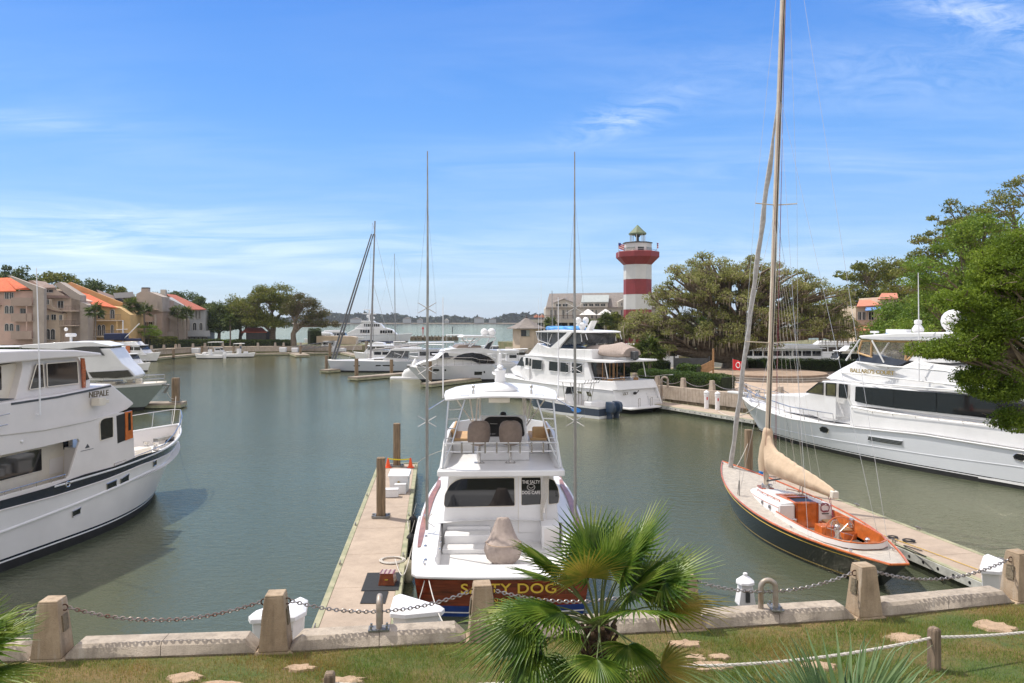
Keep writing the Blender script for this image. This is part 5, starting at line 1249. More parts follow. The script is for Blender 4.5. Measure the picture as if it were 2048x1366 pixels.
# lower wide-body bulwark aft of the side door
x_door = RY.tr(1699, 812, YP)[0]
low = RY.trs([(1699, 812), (1760, 822), (1870, 838), (2000, 852), (2200, 885), (2200, 930), (2048, 899), (1852, 868), (1699, 852)], YP)
side_block(RY, ry, 'wide_body', None, YP, 'gelcoat', poly=low, kz=.10, z0=2.5, bevel=.06)
# forward deck house
YD = 2.35
dh = RY.trs([(1560, 800), (1607, 786), (1640, 762), (1720, 768), (2200, 800), (2200, 900), (1900, 880), (1640, 840), (1560, 815)], YD)
side_block(RY, ry, 'deck_house', None, YD, 'gelcoat', poly=dh, x1=RY.tr(1660, 780, YD)[0], kx=.32, bevel=.06)
side_block(RY, ry, 'trunk_cabin', RY and [(1515, 790), (1565, 789), (1620, 792), (1660, 835), (1530, 822)], 1.4, 'gelcoat', x1=RY.tr(1580, 800, 1.4)[0], kx=.22, bevel=.08)
for pts, nm in ((ZC((605, 612), (688, 548), (719, 548), (718, 628)), 'side_windscreen'), (ZC((738, 550), (803, 553), (800, 638), (736, 632)), 'door_window'), (ZC((825, 556), (878, 562), (877, 652), (823, 645)), 'side_window')):
 side_plate(RY, ry, nm, pts, YD, 'amber_glass' if nm != 'side_window' else 'tinted_glass', r=.03, frame='black_plastic', fw=.03, th=.03)
side_plate(RY, ry, 'side_door', ZC((728, 640), (802, 650), (800, 790), (725, 775)), YD-.01, 'gelcoat', off=.02, both=False)
side_plate(RY, ry, 'saloon_window', ZC((932, 573), (1184, 592), (1184, 715), (1010, 690), (928, 670)), YD+.30, 'tinted_glass', r=.04, th=.34)
side_plate(RY, ry, 'saloon_window', ZC((1187, 593), (1466, 614), (1466, 745), (1187, 716)), YD+.30, 'tinted_glass', r=.03, th=.34)
side_plate(RY, ry, 'saloon_window', ZC((1470, 614), (1700, 634), (2000, 660), (2060, 690), (2060, 815), (1700, 770), (1470, 746)), YD+.30, 'tinted_glass', r=.03, th=.34)
up = RY.trs(ZC((895, 560), (930, 560), (2300, 690), (2300, 860), (1200, 728), (905, 700), (890, 660)), YD+.27)
side_block(RY, ry, 'saloon_side', None, YD+.27, 'gelcoat', poly=up, bevel=.04, kz=.05, z0=2.6)
mb = MB(); xs_, zs_ = RY.tr(1607, 786, YD); xt_, zt_ = RY.tr(1640, 763, YD)
# brow above the deck house
brw = ZC((652, 520), (670, 505), (760, 455), (870, 403), (1060, 425), (1215, 440), (1290, 405), (1400, 425), (1620, 455), (1760, 520), (2300, 600), (2300, 700), (1640, 622), (930, 572), (685, 535))
side_block(RY, ry, 'bridge_brow', brw, 2.75, 'gelcoat', x1=RY.tr(1760, 740, 2.75)[0], kx=.26, kz=.30, z0=4.4, bevel=.08)
for pts in (ZC((655, 520), (930, 545), (1640, 600), (2300, 680)), ZC((760, 485), (1060, 505), (1640, 570), (2300, 650)), ZC((870, 415), (1060, 437), (1215, 448), (1500, 470), (1700, 520))):
 q = RY.trs(pts, 2.8); xk = RY.tr(1760, 740, 2.75)[0]
 mb = MB(); mb.tube([(x, 2.75-.26*max(0, x-xk)-.30*max(0, z-4.4)+.0, z) for x, z in [(lerp(q[i][0], q[i+1][0], k/5), lerp(q[i][1], q[i+1][1], k/5)) for i in range(len(q)-1) for k in range(6)]], .035, 6); mb.build('style_line', 'gelcoat', ry)
def wxy(x, z): return 2.75-.26*max(0, x-xk)-.30*max(0, z-4.4)
q = RY.trs(ZC((885, 402), (950, 350), (1270, 405), (1240, 428), (1200, 434), (1050, 420)), 2.4)
mb = MB(); mb.prism(rpoly(q, .1, 2), lambda x, z: wxy(x, z)-.5, lambda x, z: wxy(x, z)+.02, 'y'); mb.prism(rpoly(q, .1, 2), lambda x, z: -(wxy(x, z)+.02), lambda x, z: -(wxy(x, z)-.5), 'y'); mb.build('smoked_coaming', 'smoke_panel', ry)
# flybridge enclosure (clear vinyl with tan edges), hardtop and struts
YE = 1.95
enc = RY.trs(ZC((948, 350), (975, 268), (1400, 275), (1330, 340), (1268, 405), (1040, 380)), YE)
side_block(RY, ry, 'vinyl_enclosure', None, YE, 'vinyl_clear', poly=enc, bevel=0)
mb = MB()
for seg in (ZC((948, 350), (975, 268)), ZC((948, 350), (1040, 380), (1268, 408)), ZC((1035, 375), (1040, 272)), ZC((1263, 400), (1275, 275)), ZC((1268, 408), (1330, 340), (1400, 278)), ZC((975, 270), (1400, 278))):
 q = RY.trs(seg, YE+.02); mb.tube([(x, YE+.02, z) for x, z in q], .06, 6)
mb.build('canvas_edging', 'leather_tan', ry)
ht_ = RY.trs(ZC((930, 243), (945, 236), (1200, 218), (1500, 213), (1900, 222), (1950, 262), (1640, 272), (1100, 268), (960, 258)), 2.3)
side_block(RY, ry, 'hardtop', None, 2.3, 'gelcoat', poly=ht_, x1=RY.tr(1740, 670, 2.3)[0], kx=.25, bevel=.07)
mb = MB()
for seg, y_ in ((ZC((960, 262), (868, 400)), 1.5), (ZC((1040, 268), (1152, 472)), 2.25)):
 q = RY.trs(seg, y_)
 for s in (1, -1): mb.tube([(x, s*y_, z) for x, z in q], .05, 7)
mb.build('hardtop_strut', 'gelcoat', ry)
aw = RY.trs(ZC((1400, 275), (1560, 275), (1560, 420), (1275, 405)), 2.0); side_block(RY, ry, 'bridge_side', None, 2.0, 'gelcoat', poly=aw, bevel=.05)
def on_top(px, py, name, fn, m='gelcoat'):
 x, z = RY.tr(px, py, 0.6); mb = MB(); fn(mb, x, z); mb.build(name, m, ry)
on_top(1797, 664, 'life_raft', lambda mb, x, z: mb.box((x, .6, z), (1.25, .5, .30)), 'white_plastic'); 
on_top(1797, 667.5, 'raft_band', lambda mb, x, z: mb.box((x, .6, z), (1.27, .52, .08)), 'decal_blue')
on_top(1836, 648, 'radar', lambda mb, x, z: (mb.lathe([(.45, -.95), (.28, -.7), (.16, -.5), (.30, -.42), (.32, -.28), (.22, -.12), (.14, .0), (.20, .02), (.20, .2), (.05, .25)], (x, .6, z))))
on_top(1907, 642, 'satellite_dome', lambda mb, x, z: (mb.sph((x, .6, z), .62), mb.lathe([(.4, -1.25), (.35, -.5)], (x, .6, z))))
on_top(1749, 664, 'horn', lambda mb, x, z: (mb.bx(x-.22, x+.22, .5, .7, z-.06, z+.06), mb.lathe([(.06, -.3), (.05, -.05)], (x, .6, z), 8)), 'white_plastic')
x, z = RY.tr(1840, 762, 2.7); x2, z2 = RY.tr(1843, 545, 2.7); mb = MB(); mb.tube([(x, 2.78, z), (x+.05, 2.72, z+2.2), (x+.1, 2.7, z2)], [.035, .035, .018], 7); mb.build('whip_antenna', 'white_plastic', ry)
x, z = RY.tr(1738, 744, 2.6); text('boat_name', "BALLARD'S COURT", .33, 'gold_metal', ry, (x, wxy(x, z)+.03, z), (R(90), 0, R(180)), .02, .98)
# rails
mb = MB(); us_ = [.66, .70, .74, .78, .82, .86, .90, .94, .97, .99]
bp = [YH.pt(u, RS(u), 1, -.1) for u in us_]
top = [p+Vector((.25*max(0, (i-4)/5), 0, .62+.28*i/9)) for i, p in enumerate(bp)]
for a, b in zip(bp, top): mb.tube([a-Vector((.12, 0, 0)), b], .022, 6)
mb.tube(top, .028, 7); mb.tube([a.lerp(b, .5) for a, b in zip(bp, top)], .014, 5)
bs_ = [Vector((p.x, -p.y, p.z)) for p in bp]; ts_ = [Vector((p.x, -p.y, p.z)) for p in top]
for a, b in zip(bs_, ts_): mb.tube([a, b], .022, 6)
mb.tube(ts_, .028, 7); mb.tube([top[-1], Vector((30.35, 0, top[-1].z)), ts_[-1]], .028, 7); mb.build('bow_rail', 'chrome', ry)
q = RY.trs(ZC((905, 712), (1040, 738), (1175, 755), (1325, 770), (1480, 785), (1640, 803), (1815, 825), (2100, 860)), YP+.05)
mb = MB(); mb.tube([(x, YP+.05, z) for x, z in q], .02, 6)
for x, z in q: mb.tube([(x, YP+.05, z), (x, YP-.02, z-.12)], .015, 5)
mb.build('side_rail', 'chrome', ry)
mb = MB(); mb.bx(29.2, 30.9, -.28, .28, 2.62, 2.78); mb.build('bow_pulpit', 'gelcoat', ry, bevel=.04)
mb = MB(); mb.tube([(30.6, 0, 2.8), (30.6, 0, 5.2)], .02, 6); fs = mb.build('jack_staff', 'chrome', ry)
mb = MB(); zf = 4.35; mb.loft([[(30.6-.12*k+.0, .06*math.sin(k*1.3), zf+.8-.02*k), (30.6-.12*k, .06*math.sin(k*1.3)+.012, zf+.8-.02*k), (30.6-.12*k, .06*math.sin(k*1.3)+.012, zf+.0), (30.6-.12*k, .06*math.sin(k*1.3), zf+.0)] for k in range(11)])
fl = mb.build('red_burgee', 'flag_red', ry); mb = MB(); mb.tube([(30.0+.2*math.cos(a), .08, zf+.38+.2*math.sin(a)) for a in [2*math.pi*k/12 for k in range(13)]], .03, 5); mb.build('white_emblem', 'canvas_white', fl)
mb = MB(); mb.lathe([(.2, 0), (.16, .1), (.1, .3), (.2, .42), (.2, .5)], (28.6, .4, 2.5)); mb.lathe([(.2, 0), (.16, .1), (.1, .3), (.2, .42), (.2, .5)], (28.6, -.4, 2.5)); mb.build('windlass', 'chrome', ry)
x, z = RY.tr(2000, 952, 2.95); mb = MB(); mb.loft([[(x-3+k*.5, 2.85, z-.25+.0), (x-3+k*.5, 3.0, z-.28), (x-3+k*.5, 3.0, z-.16), (x-3+k*.5, 2.85, z-.12)] for k in range(9)]); mb.build('fender_rail', 'gelcoat', ry)
# ================================================================== MIDDLE-DISTANCE BOATS
def zoomer(x0, y0, s): return lambda *p: [(x0+x/s, y0+y/s) for x, y in p]
ZD = zoomer(980, 600, 5.389); ZE = zoomer(1000, 620, 8.533); ZF = zoomer(640, 600, 5.12); ZG = zoomer(400, 540, 4.551); ZH = zoomer(0, 500, 4.551)
def tubes(fr, par, name, segs, yo, r, m, both=True):
 mb = MB()
 for sgm in segs:
  q = fr.trs(sgm, yo)
  for s in ((1, -1) if both else (1,)): mb.tube([(x, s*yo, z) for x, z in q], r, 6)
 return mb.build(name, m, par)
# ---- pilothouse yacht with the covered tender
MY = Frame(11.45, 65.8, 125.5)
my = thing('motor_yacht', 'white flybridge yacht with covered tender on its boat deck, stern to the promenade', 'boat', (MY.o[0], MY.o[1], 0), MY.a)
m0 = Hull(23.5, 21.5, 5.6, 5.2, lambda u: 1.9+.8*u, u0=.5, pd=2.7, pw=1.8)
mt = sorted(hull_trace(m0, MY, ZD((60, 800), (300, 850), (640, 905), (900, 935), (1370, 978)), 1))
MS = lambda u: interp(u, [(0, mt[0][1]-.02)]+mt+[(1.0, mt[-1][1]+.15)])
MH = Hull(23.5, 21.5, 5.6, 5.3, MS, zk=-.4, u0=.5, pd=2.7, pw=1.8, st=.05, rake=-.9)
mb = MB(); MH.band(mb, .42, MS, 40, 5); mb.build('hull_side', 'gelcoat', my)
mb = MB(); MH.band(mb, -.4, .42, 40, 2); mb.build('bottom_paint', 'antifoul_black', my)
mb = MB(); MH.deck(mb, -.05, 0, 0, 1, 30, .05); mb.build('deck', 'deck_nonskid', my)
mb = MB()
for s in (1, -1): mb.tube(MH.line(lambda u: MS(u), s, .02, 40), .05, 6)
mb.build('rub_rail', 'gelcoat', my)
side_block(MY, my, 'bow_bulwark', ZD((30, 752), (165, 705), (375, 735), (420, 740), (420, 870), (300, 848), (70, 800)), 2.45, 'gelcoat', x1=MY.tr(1045, 740, 2.45)[0]-.5, kx=.42, bevel=.03)
Y1 = 2.45
side_block(MY, my, 'main_house', ZD((295, 712), (345, 615), (1040, 650), (1100, 865), (1340, 880), (1378, 975), (900, 935), (640, 905), (380, 865), (300, 800)), Y1, 'gelcoat', x1=MY.tr(1050, 740, Y1)[0], kx=.3, bevel=.04)
for pts in (ZD((458, 637), (565, 648), (562, 752), (452, 745)), ZD((640, 655), (745, 668), (742, 775), (636, 762)), ZD((758, 668), (850, 678), (850, 785), (757, 776)), ZD((885, 672), (1003, 684), (1000, 797), (883, 788))):
 side_plate(MY, my, 'saloon_window', pts, Y1, 'tinted_glass', r=.05, frame='gelcoat', fw=.03, off=.03)
for pts in (ZD((385, 620), (410, 623), (408, 705), (382, 703)), ZD((428, 630), (442, 632), (440, 712), (426, 710))): side_plate(MY, my, 'door_window', pts, Y1, 'tinted_glass', off=.03)
mb = MB(); q = MY.trs(ZD((297, 706), (345, 618), (374, 614), (372, 712)), Y1-.3); mb.prism(q, -Y1+.2, Y1-.2, 'y'); mb.build('windscreen', 'smoke_panel', my)
brow = ZD((315, 600), (330, 575), (480, 468), (640, 515), (760, 525), (1095, 533), (1100, 640), (1300, 612), (1640, 636), (1648, 660), (1400, 675), (1100, 670), (700, 640), (320, 606))
side_block(MY, my, 'boat_deck', ZD((315, 600), (330, 588), (700, 612), (1100, 642), (1345, 655), (1350, 676), (1300, 680), (1100, 672), (700, 642), (320, 608)), 2.6, 'gelcoat', x1=MY.tr(1070, 720, 2.6)[0], kx=.22, bevel=.05)
side_block(MY, my, 'flybridge_coaming', ZD((322, 598), (480, 466), (640, 515), (760, 524), (1095, 534), (1100, 645), (700, 620)), 2.35, 'gelcoat', x1=MY.tr(1085, 700, 2.35)[0], kx=.25, bevel=.05)
side_block(MY, my, 'radar_arch', ZD((640, 520), (830, 352), (880, 350), (765, 480), (740, 530)), 2.38, 'gelcoat', y2=2.15, bevel=.03)
pa = MY.trs(ZD((640, 520), (830, 352), (880, 350), (765, 480), (740, 530)), 2.38); MB().prism(pa, -2.38, -2.15, 'y').build('radar_arch', 'gelcoat', my)
side_block(MY, my, 'bridge_enclosure', ZD((495, 350), (820, 358), (650, 505), (620, 500), (505, 410)), 2.1, 'smoke_vinyl', bevel=0)
side_block(MY, my, 'aft_enclosure', ZD((860, 360), (1000, 366), (980, 470), (900, 475), (780, 485)), 2.1, 'smoke_vinyl', bevel=0)
side_block(MY, my, 'bridge_hardtop', ZD((488, 338), (700, 320), (960, 334), (1000, 342), (1015, 352), (1000, 358), (870, 352), (830, 352), (490, 346)), 2.35, 'gelcoat', bevel=.04)
tubes(MY, my, 'enclosure_frame', [ZD((500, 350), (520, 430), (650, 480)), ZD((630, 470), (665, 370)), ZD((980, 365), (990, 450)), ZD((1030, 365), (1050, 430))], 2.15, .04, 'gelcoat')
side_block(MY, my, 'mast_fin', ZD((1020, 335), (1060, 335), (1106, 222), (1086, 226)), .3, 'gelcoat', bevel=.02)
for px, py, r, lb in ((953, 222, .31, 0), (1033, 220, .31, 0), (995, 282, .34, 0)):
 x, z = MY.tr(*ZD((px, py))[0], {953: .9, 1033: -.9, 995: .3}[px]); mb = MB(); mb.sph((0, 0, 0), r, r, r*1.08); mb.lathe([(r*.75, -r*1.6), (r*.5, -r*.7)]); mb.build('satellite_dome', 'gelcoat', my, (x, {953: .9, 1033: -.9, 995: .3}[px], z))
tb = MY.trs(ZD((692, 322), (700, 285), (720, 280), (750, 292), (860, 290), (900, 280), (990, 300), (1000, 325)), 0); MB().prism(tb, -.9, 1.2, 'y').build('blue_tarpaulin', 'tarp_blue', my, bevel=.15)
# tender under its cover
tc_ = MB(); rings = []
xa, za = MY.tr(*ZD((1040, 480))[0], .6); xb, zb = MY.tr(*ZD((1500, 560))[0], .6); n_ = 14
for i in range(n_+1):
 t_ = i/n_; x = lerp(xa+.2, xb-.3, t_); w_ = 1.15*math.sin(math.pi*min(.97, .18+.82*t_)/1.0)**.5 if t_ < .3 else 1.15; hgt = interp(t_, [(0, .35), (.15, .62), (.5, .75), (.8, 1.0), (1, .55)])
 rings.append([(x, .5+w_*math.cos(a)*(1-.1*(math.sin(a) > 0)), 5.05+(hgt*math.sin(a)*(1 if math.sin(a) > 0 else .42))*(1+.03*math.sin(a*6+i))) for a in [2*math.pi*k/16 for k in range(16)]])
tc_.loft(rings); tn = tc_.build('tender_cover', 'canvas_taupe', my, ang=70)
mb = MB(); mb.bx(xb-.9, xb-.3, .3, .75, 4.6, 5.3); mb.lathe([(.16, 0), (.14, .4), (.08, .5)], (xb-.6, .5, 4.5)); mb.build('tender_outboard', 'dark_grey', my, bevel=.05)
mb = MB(); mb.bx(min(xa, xb), max(xa, xb)-1, .0, 1.0, 4.35, 4.75); mb.build('tender_chock', 'gelcoat', my)
# aft deck
x0 = MY.tr(*ZD((1050, 690))[0], 2.2)[0]; x1a = MY.tr(*ZD((1100, 860))[0], 2.2)[0]
mb = MB(); mb.bx(x1a-.5, x1a+.2, -2.1, 2.1, 2.0, 4.3); mb.build('saloon_doors', 'tinted_glass', my)
mb = MB()
for y in (-1.3, -.4, .5, 1.4): mb.bx(x1a-.53, x1a-.50, y-.05, y+.05, 2.0, 4.3)
mb.bx(x1a-.56, x1a-.53, -.05, .2, 2.1, 4.2); mb.build('door_frame', 'teak', my)
tubes(MY, my, 'deck_post', [ZD((1240, 680), (1270, 850))], 2.35, .045, 'gelcoat')
tubes(MY, my, 'cockpit_rail', [ZD((1095, 832), (1320, 848), (1440, 835), (1550, 830))], 2.4, .03, 'chrome')
for k, (x, y) in enumerate(((4.6, 1.5), (3.6, 1.0), (2.4, 1.7), (1.9, .7), (1.3, -.3), (3.2, -.8))):
 mb = MB(); mb.bx(-.25, .25, -.25, .25, .38, .45); mb.bx(.20, .26, -.25, .25, .45, .95)
 for a in (-.22, .22):
  for b in (-.22, .22): mb.bx(a-.025, a+.025, b-.025, b+.025, 0, .4)
 mb.bx(-.25, .25, -.27, -.22, .62, .66); mb.bx(-.25, .25, .22, .27, .62, .66); mb.build('deck_chair', 'teak', my, (x, y, 1.95), .5+k*1.1)
mb = MB(); mb.lathe([(.65, .68), (.65, .74)], (3.0, .4, 1.95), 18); mb.lathe([(.08, 0), (.08, .7)], (3.0, .4, 1.95)); mb.build('deck_table', 'teak', my)
mb = MB(); mb.bx(-1.0, .9, -2.3, 2.4, .38, .52); mb.build('swim_platform', 'gelcoat', my, bevel=.03)
mb = MB()
for k in range(6): mb.bx(.0+.0+k*.22, 1.5, -2.3, -1.2, .52+k*.26, .52+(k+1)*.26)
mb.build('transom_stairs', 'gelcoat', my, bevel=.02)
mb = MB(); mb.prism([(.0, .5), (1.6, .5), (1.6, 2.4), (.9, 2.5), (.5, 1.8)], -2.55, -2.35, 'y'); mb.build('stair_wing', 'gelcoat', my, bevel=.05)
mb = MB()
for y in (1.1, -.4, -1.9):
 mb.tube([(-.6, y, .52), (-.6, y, 1.25), (-.3, y-.5, 1.25), (-.3, y-.5, .52)], .025, 6)
mb.build('platform_rail', 'chrome', my)
mb = MB(); mb.sph((.42, .5, 1.62), .05, .24, .13); mb.tube([(.42, .3, 1.62), (.42, .12, 1.75), (.42, .05, 1.85)], .035, 5); mb.build('whale_emblem', 'black_plastic', my)
text('boat_name', 'LILY', .36, 'gold_dark', my, (.50, 1.55, 1.62), (R(75), 0, R(-90)), .01, 1)
uw = MH.us(30)
mb = MB(); bp = [MH.pt(u, MS(u), 1, -.1) for u in (.72, .78, .84, .9, .95, .99)]
for s in (1, -1):
 q = [Vector((p.x, s*p.y, p.z+.1)) for p in bp]; mb.tube([p+Vector((.1, 0, .8)) for p in q], .025, 6)
 for p in q: mb.tube([p, p+Vector((.1, 0, .8))], .02, 5)
mb.build('bow_rail', 'chrome', my)
mb = MB(); mb.lathe([(.2, -1), (.2, 1.3), (.26, 1.4), (.18, 1.6)], (MY.tr(998, 735, .0)[0], 0, 3.2), 10); mb.build('fore_mast', 'gelcoat', my)
mb = MB()
for px, top in ((1083, 560), (1078, 597), (1096, 655)): x, z = MY.tr(px, 705, 2.2); x2, z2 = MY.tr(px, top, 2.2); mb.tube([(x, 2.25, z), (x, 2.25, z2)], [.025, .01], 5)
mb.build('whip_antenna', 'white_plastic', my)
for px, py in ((1160, 787), (1178, 788)):
 u, z = MH.solve(MY, px, py, 1); mb = MB(); MH.panel(mb, [(u-.012, z-.2), (u+.012, z-.2), (u+.012, z+.2), (u-.012, z+.2)], 1, .02, .03); mb.build('hull_window', 'amber_glass', my)
# ---- centre console with twin outboards
CC = Frame(8.0, 61.6, 133)
cc = thing('center_console_boat', 'dark blue centre console boat with T-top and two outboards', 'boat', (CC.o[0], CC.o[1], 0), CC.a)
cs = lambda u: .95+.5*u*u
CH = Hull(9.8, 8.6, 2.9, 2.6, cs, zk=-.3, u0=.45, pd=2.4, pw=1.7, st=.06, rake=.0)
mb = MB(); CH.band(mb, .22, lambda u: cs(u)-.14, 30, 4); mb.build('hull_side', 'navy_hull', cc)
mb = MB(); CH.band(mb, lambda u: cs(u)-.14, cs, 30, 1, .01); mb.build('gunwale', 'gelcoat', cc)
mb = MB(); CH.band(mb, -.3, .22, 30, 2); mb.build('bottom', 'gelcoat', cc)
mb = MB(); CH.band(mb, .3, cs, 30, 3, -.25, transom=False, b=.94); CH.deck(mb, -.5, .2, .0, .96, 20); mb.build('inner_liner', 'gelcoat_warm', cc)
mb = MB(); mb.bx(1.2, 2.0, -.9, .9, .5, 1.25); mb.bx(3.3, 4.5, -.5, .5, .5, 1.7); mb.bx(5.2, 6.5, -.6, .6, .5, 1.1); mb.build('console', 'gelcoat', cc, bevel=.05)
mb = MB(); mb.prism([(4.5, 1.7), (4.3, 2.3), (4.2, 2.3), (4.4, 1.7)], -.5, .5, 'y'); mb.build('windscreen', 'smoke_panel', cc)
mb = MB(); mb.prism(rpoly([(1.9, -1.05), (5.0, -.9), (5.4, 0), (5.0, .9), (1.9, 1.05)], .3, 3), 2.72, 2.82); mb.build('t_top', 'gelcoat', cc, bevel=.03)
mb = MB()
for s in (1, -1):
 for a, b in (((2.6, .5), (2.3, .8)), ((3.3, .5), (3.6, .8)), ((4.4, .5), (4.6, .7)), ((3.0, .5), (2.6, .8))): mb.tube([(a[0], s*a[1], .5), (b[0], s*b[1], 2.72)], .03, 6)
for k in range(6): mb.tube([(1.95, -.9+.36*k, 2.7), (1.75, -.9+.36*k, 3.05)], .03, 5)
mb.build('t_top_frame', 'chrome', cc)
for s in (.42, -.42):
 mb = MB(); mb.loft([[(x, s+y, z) for x, y in rpoly([(-.95*k, -.2), (-.1, -.24), (-.1, .24), (-.95*k, .2)], .12, 2)] for z, k in ((.55, .9), (.75, 1.0), (1.1, 1.0), (1.32, .85), (1.38, .6))]); mb.bx(-.6, -.15, s-.10, s+.10, -.3, .6); mb.build('outboard_motor', 'engine_blue', cc)
u, z = CH.solve(CC, 1152, 819, 1); mb = MB(); MH_ = [(.06*math.cos(a)*1.0, .2*math.sin(a)) for a in [2*math.pi*k/10 for k in range(10)]]; CH.panel(mb, [(u+a, .55+b) for a, b in MH_], 1, .02, .02); mb.build('fish_decal', 'decal_blue', cc)
# ---- arched-window motor yacht (bow to the left)
AH_h = Vector((math.cos(R(195)), math.sin(R(195))))
AZ = Frame(-11.6-17.3*AH_h.x, 98.6-17.3*AH_h.y, 195)
az = thing('motor_yacht', 'sleek motor yacht with arched black side window and two domes on its hardtop', 'boat', (AZ.o[0], AZ.o[1], 0), AZ.a)
a0 = Hull(19.5, 17.3, 4.8, 4.4, lambda u: 1.9+.2*u, u0=.45, pd=2.3, pw=1.5)
at_ = sorted(hull_trace(a0, AZ, ZF((915, 682), (1000, 690), (1200, 680), (1500, 668), (1780, 662)), 1))
AS = lambda u: interp(u, [(0, at_[0][1])]+at_+[(1.0, at_[-1][1]+.02)])
AH = Hull(19.5, 17.3, 4.8, 4.4, AS, zk=-.3, u0=.45, pd=2.3, pw=1.5)
mb = MB(); AH.band(mb, .3, AS, 36, 5); mb.build('hull_side', 'hull_silver', az)
mb = MB(); AH.band(mb, -.3, .3, 36, 2); mb.build('bottom_paint', 'antifoul_black', az)
mb = MB(); AH.deck(mb, -.02, 0, 0, 1, 26, .3); mb.build('deck', 'gelcoat', az)
AY = 2.05
side_block(AZ, az, 'saloon', ZF((1000, 672), (1060, 640), (1200, 605), (1280, 533), (1440, 545), (1560, 530), (1700, 545), (1800, 600), (2000, 640), (2000, 672)), AY, 'gelcoat', x1=AZ.tr(*ZF((1380, 600))[0], AY)[0], kx=.22, bevel=.06)
side_plate(AZ, az, 'arched_window', ZF((1362, 608), (1410, 570), (1480, 548), (1560, 540), (1650, 552), (1730, 582), (1785, 625), (1790, 650), (1650, 648), (1600, 640), (1555, 620), (1450, 612)), AY, 'tinted_glass', off=.04, th=.1)
q = AZ.trs(ZF((1205, 602), (1282, 536), (1438, 546), (1330, 600)), 1.75); MB().prism(q, lambda x, z: -(1.75-.1*0)-.08, lambda x, z: 1.83, 'y').build('windscreen', 'smoke_panel', az)
side_block(AZ, az, 'flybridge', ZF((1262, 530), (1290, 512), (1400, 495), (1660, 490), (1780, 515), (2040, 512), (2040, 545), (1700, 545), (1450, 548)), 2.1, 'gelcoat', x1=AZ.tr(*ZF((1420, 520))[0], 2.1)[0], kx=.3, bevel=.05)
side_block(AZ, az, 'bridge_cushions', ZF((1395, 488), (1420, 462), (1650, 468), (1660, 492), (1420, 498)), 1.5, 'leather_taupe', bevel=.08)
side_block(AZ, az, 'smoked_fin', ZF((1662, 520), (1725, 440), (1775, 418), (1722, 522)), 1.9, 'smoke_panel', bevel=0, y2=1.8)
side_block(AZ, az, 'hardtop', ZF((1448, 380), (1480, 362), (1760, 366), (1812, 380), (1780, 390), (1460, 388)), 1.6, 'gelcoat', bevel=.05)
tubes(AZ, az, 'hardtop_strut', [ZF((1490, 390), (1545, 448), (1520, 480)), ZF((1640, 392), (1535, 480)), ZF((1800, 390), (1720, 520))], 1.5, .09, 'gelcoat')
for px, py, r in ((1683, 330, .52), (1758, 332, .58)): x, z = AZ.tr(*ZF((px, py))[0], 0); mb = MB(); mb.sph((0, 0, 0), r, r, r); mb.lathe([(r*.6, -r*1.3), (r*.5, -r*.6)]); mb.build('satellite_dome', 'gelcoat', az, (x, 0, z))
tubes(AZ, az, 'side_rail', [ZF((1020, 620), (1100, 605), (1380, 590), (1560, 590), (1640, 612), (1780, 620))], 2.1, .03, 'chrome')
mb = MB()
for k in range(11):
 u = .42+.055*k; p = AH.pt(u, AS(u), 1, -.08)
 for s in (1, -1): mb.tube([(p.x, s*p.y, p.z), (p.x, s*p.y, p.z+.75)], .02, 5)
mb.build('rail_stanchions', 'chrome', az)
for pts in (ZF((1085, 712), (1100, 705), (1130, 706), (1140, 718), (1125, 730), (1090, 728)), ZF((1155, 714), (1170, 706), (1215, 708), (1225, 720), (1205, 730), (1160, 728)), ZF((1275, 710), (1290, 710), (1292, 726), (1275, 726)), ZF((1580, 733), (1662, 733), (1655, 766), (1580, 768)), ZF((1675, 728), (1688, 728), (1688, 748), (1675, 748))):
 hull_win(AH, AZ, az, pts, 1, frame=None, off=.03)
mb = MB(); mb.box((19.0, 0, 2.0), (1.1, .3, .25)); mb.build('anchor_roller', 'steel_dull', az)
# jet ski under a cover on its float, by the bow
q = G(822, 757, .1); o = thing('covered_jet_ski', 'cream covered jet ski on a white drive-on float by the yacht bow', 'jet ski', (q.x, q.y+.6, 0), 0)
mb = MB(); mb.prism(rpoly([(-2.9, -.7), (2.6, -.7), (2.9, 0), (2.6, .7), (-2.9, .7)], .3, 2), -.1, .28); mb.build('float', 'gelcoat', o, bevel=.06)
mb = MB(); mb.loft([[(x, w_*math.cos(a), .3+h_*max(-.1, math.sin(a))) for a in [2*math.pi*k/12 for k in range(12)]] for x, w_, h_ in ((-1.3, .2, .4), (-1.0, .45, .9), (-.4, .55, 1.2), (.2, .55, 2.1), (.5, .5, 2.6), (.9, .5, 1.9), (1.5, .45, 1.5), (2.1, .3, 1.0), (2.3, .1, .5))]); mb.build('cover', 'canvas_white', o, ang=80)
# ---- grey racing sloop
GS = Frame(-11.6, 118.6, 184)
gs = thing('grey_sloop', 'pale grey sloop with two furled forestays moored left of centre', 'sailboat', (GS.o[0], GS.o[1], 0), GS.a)
gsh = lambda u: 1.65+.12*u
GH = Hull(17.3, 16.6, 4.6, 4.0, gsh, zk=-.3, u0=.5, pd=2.1, pw=1.7, st=.1)
mb = MB(); GH.band(mb, .22, gsh, 32, 4); mb.build('hull_side', 'hull_grey', gs); mb = MB(); GH.band(mb, -.3, .22, 30, 2); mb.build('bottom_paint', 'antifoul_black', gs)
mb = MB(); GH.deck(mb, 0, 0, 0, 1, 26, .15); mb.build('deck', 'deck_nonskid', gs)
for pts in (ZF((345, 668), (408, 668), (408, 680), (345, 680)), ZF((570, 665), (720, 665), (720, 678), (570, 678)), ZF((742, 662), (760, 662), (760, 672), (742, 672))): hull_win(GH, GS, gs, pts, 1, frame=None, off=.02)
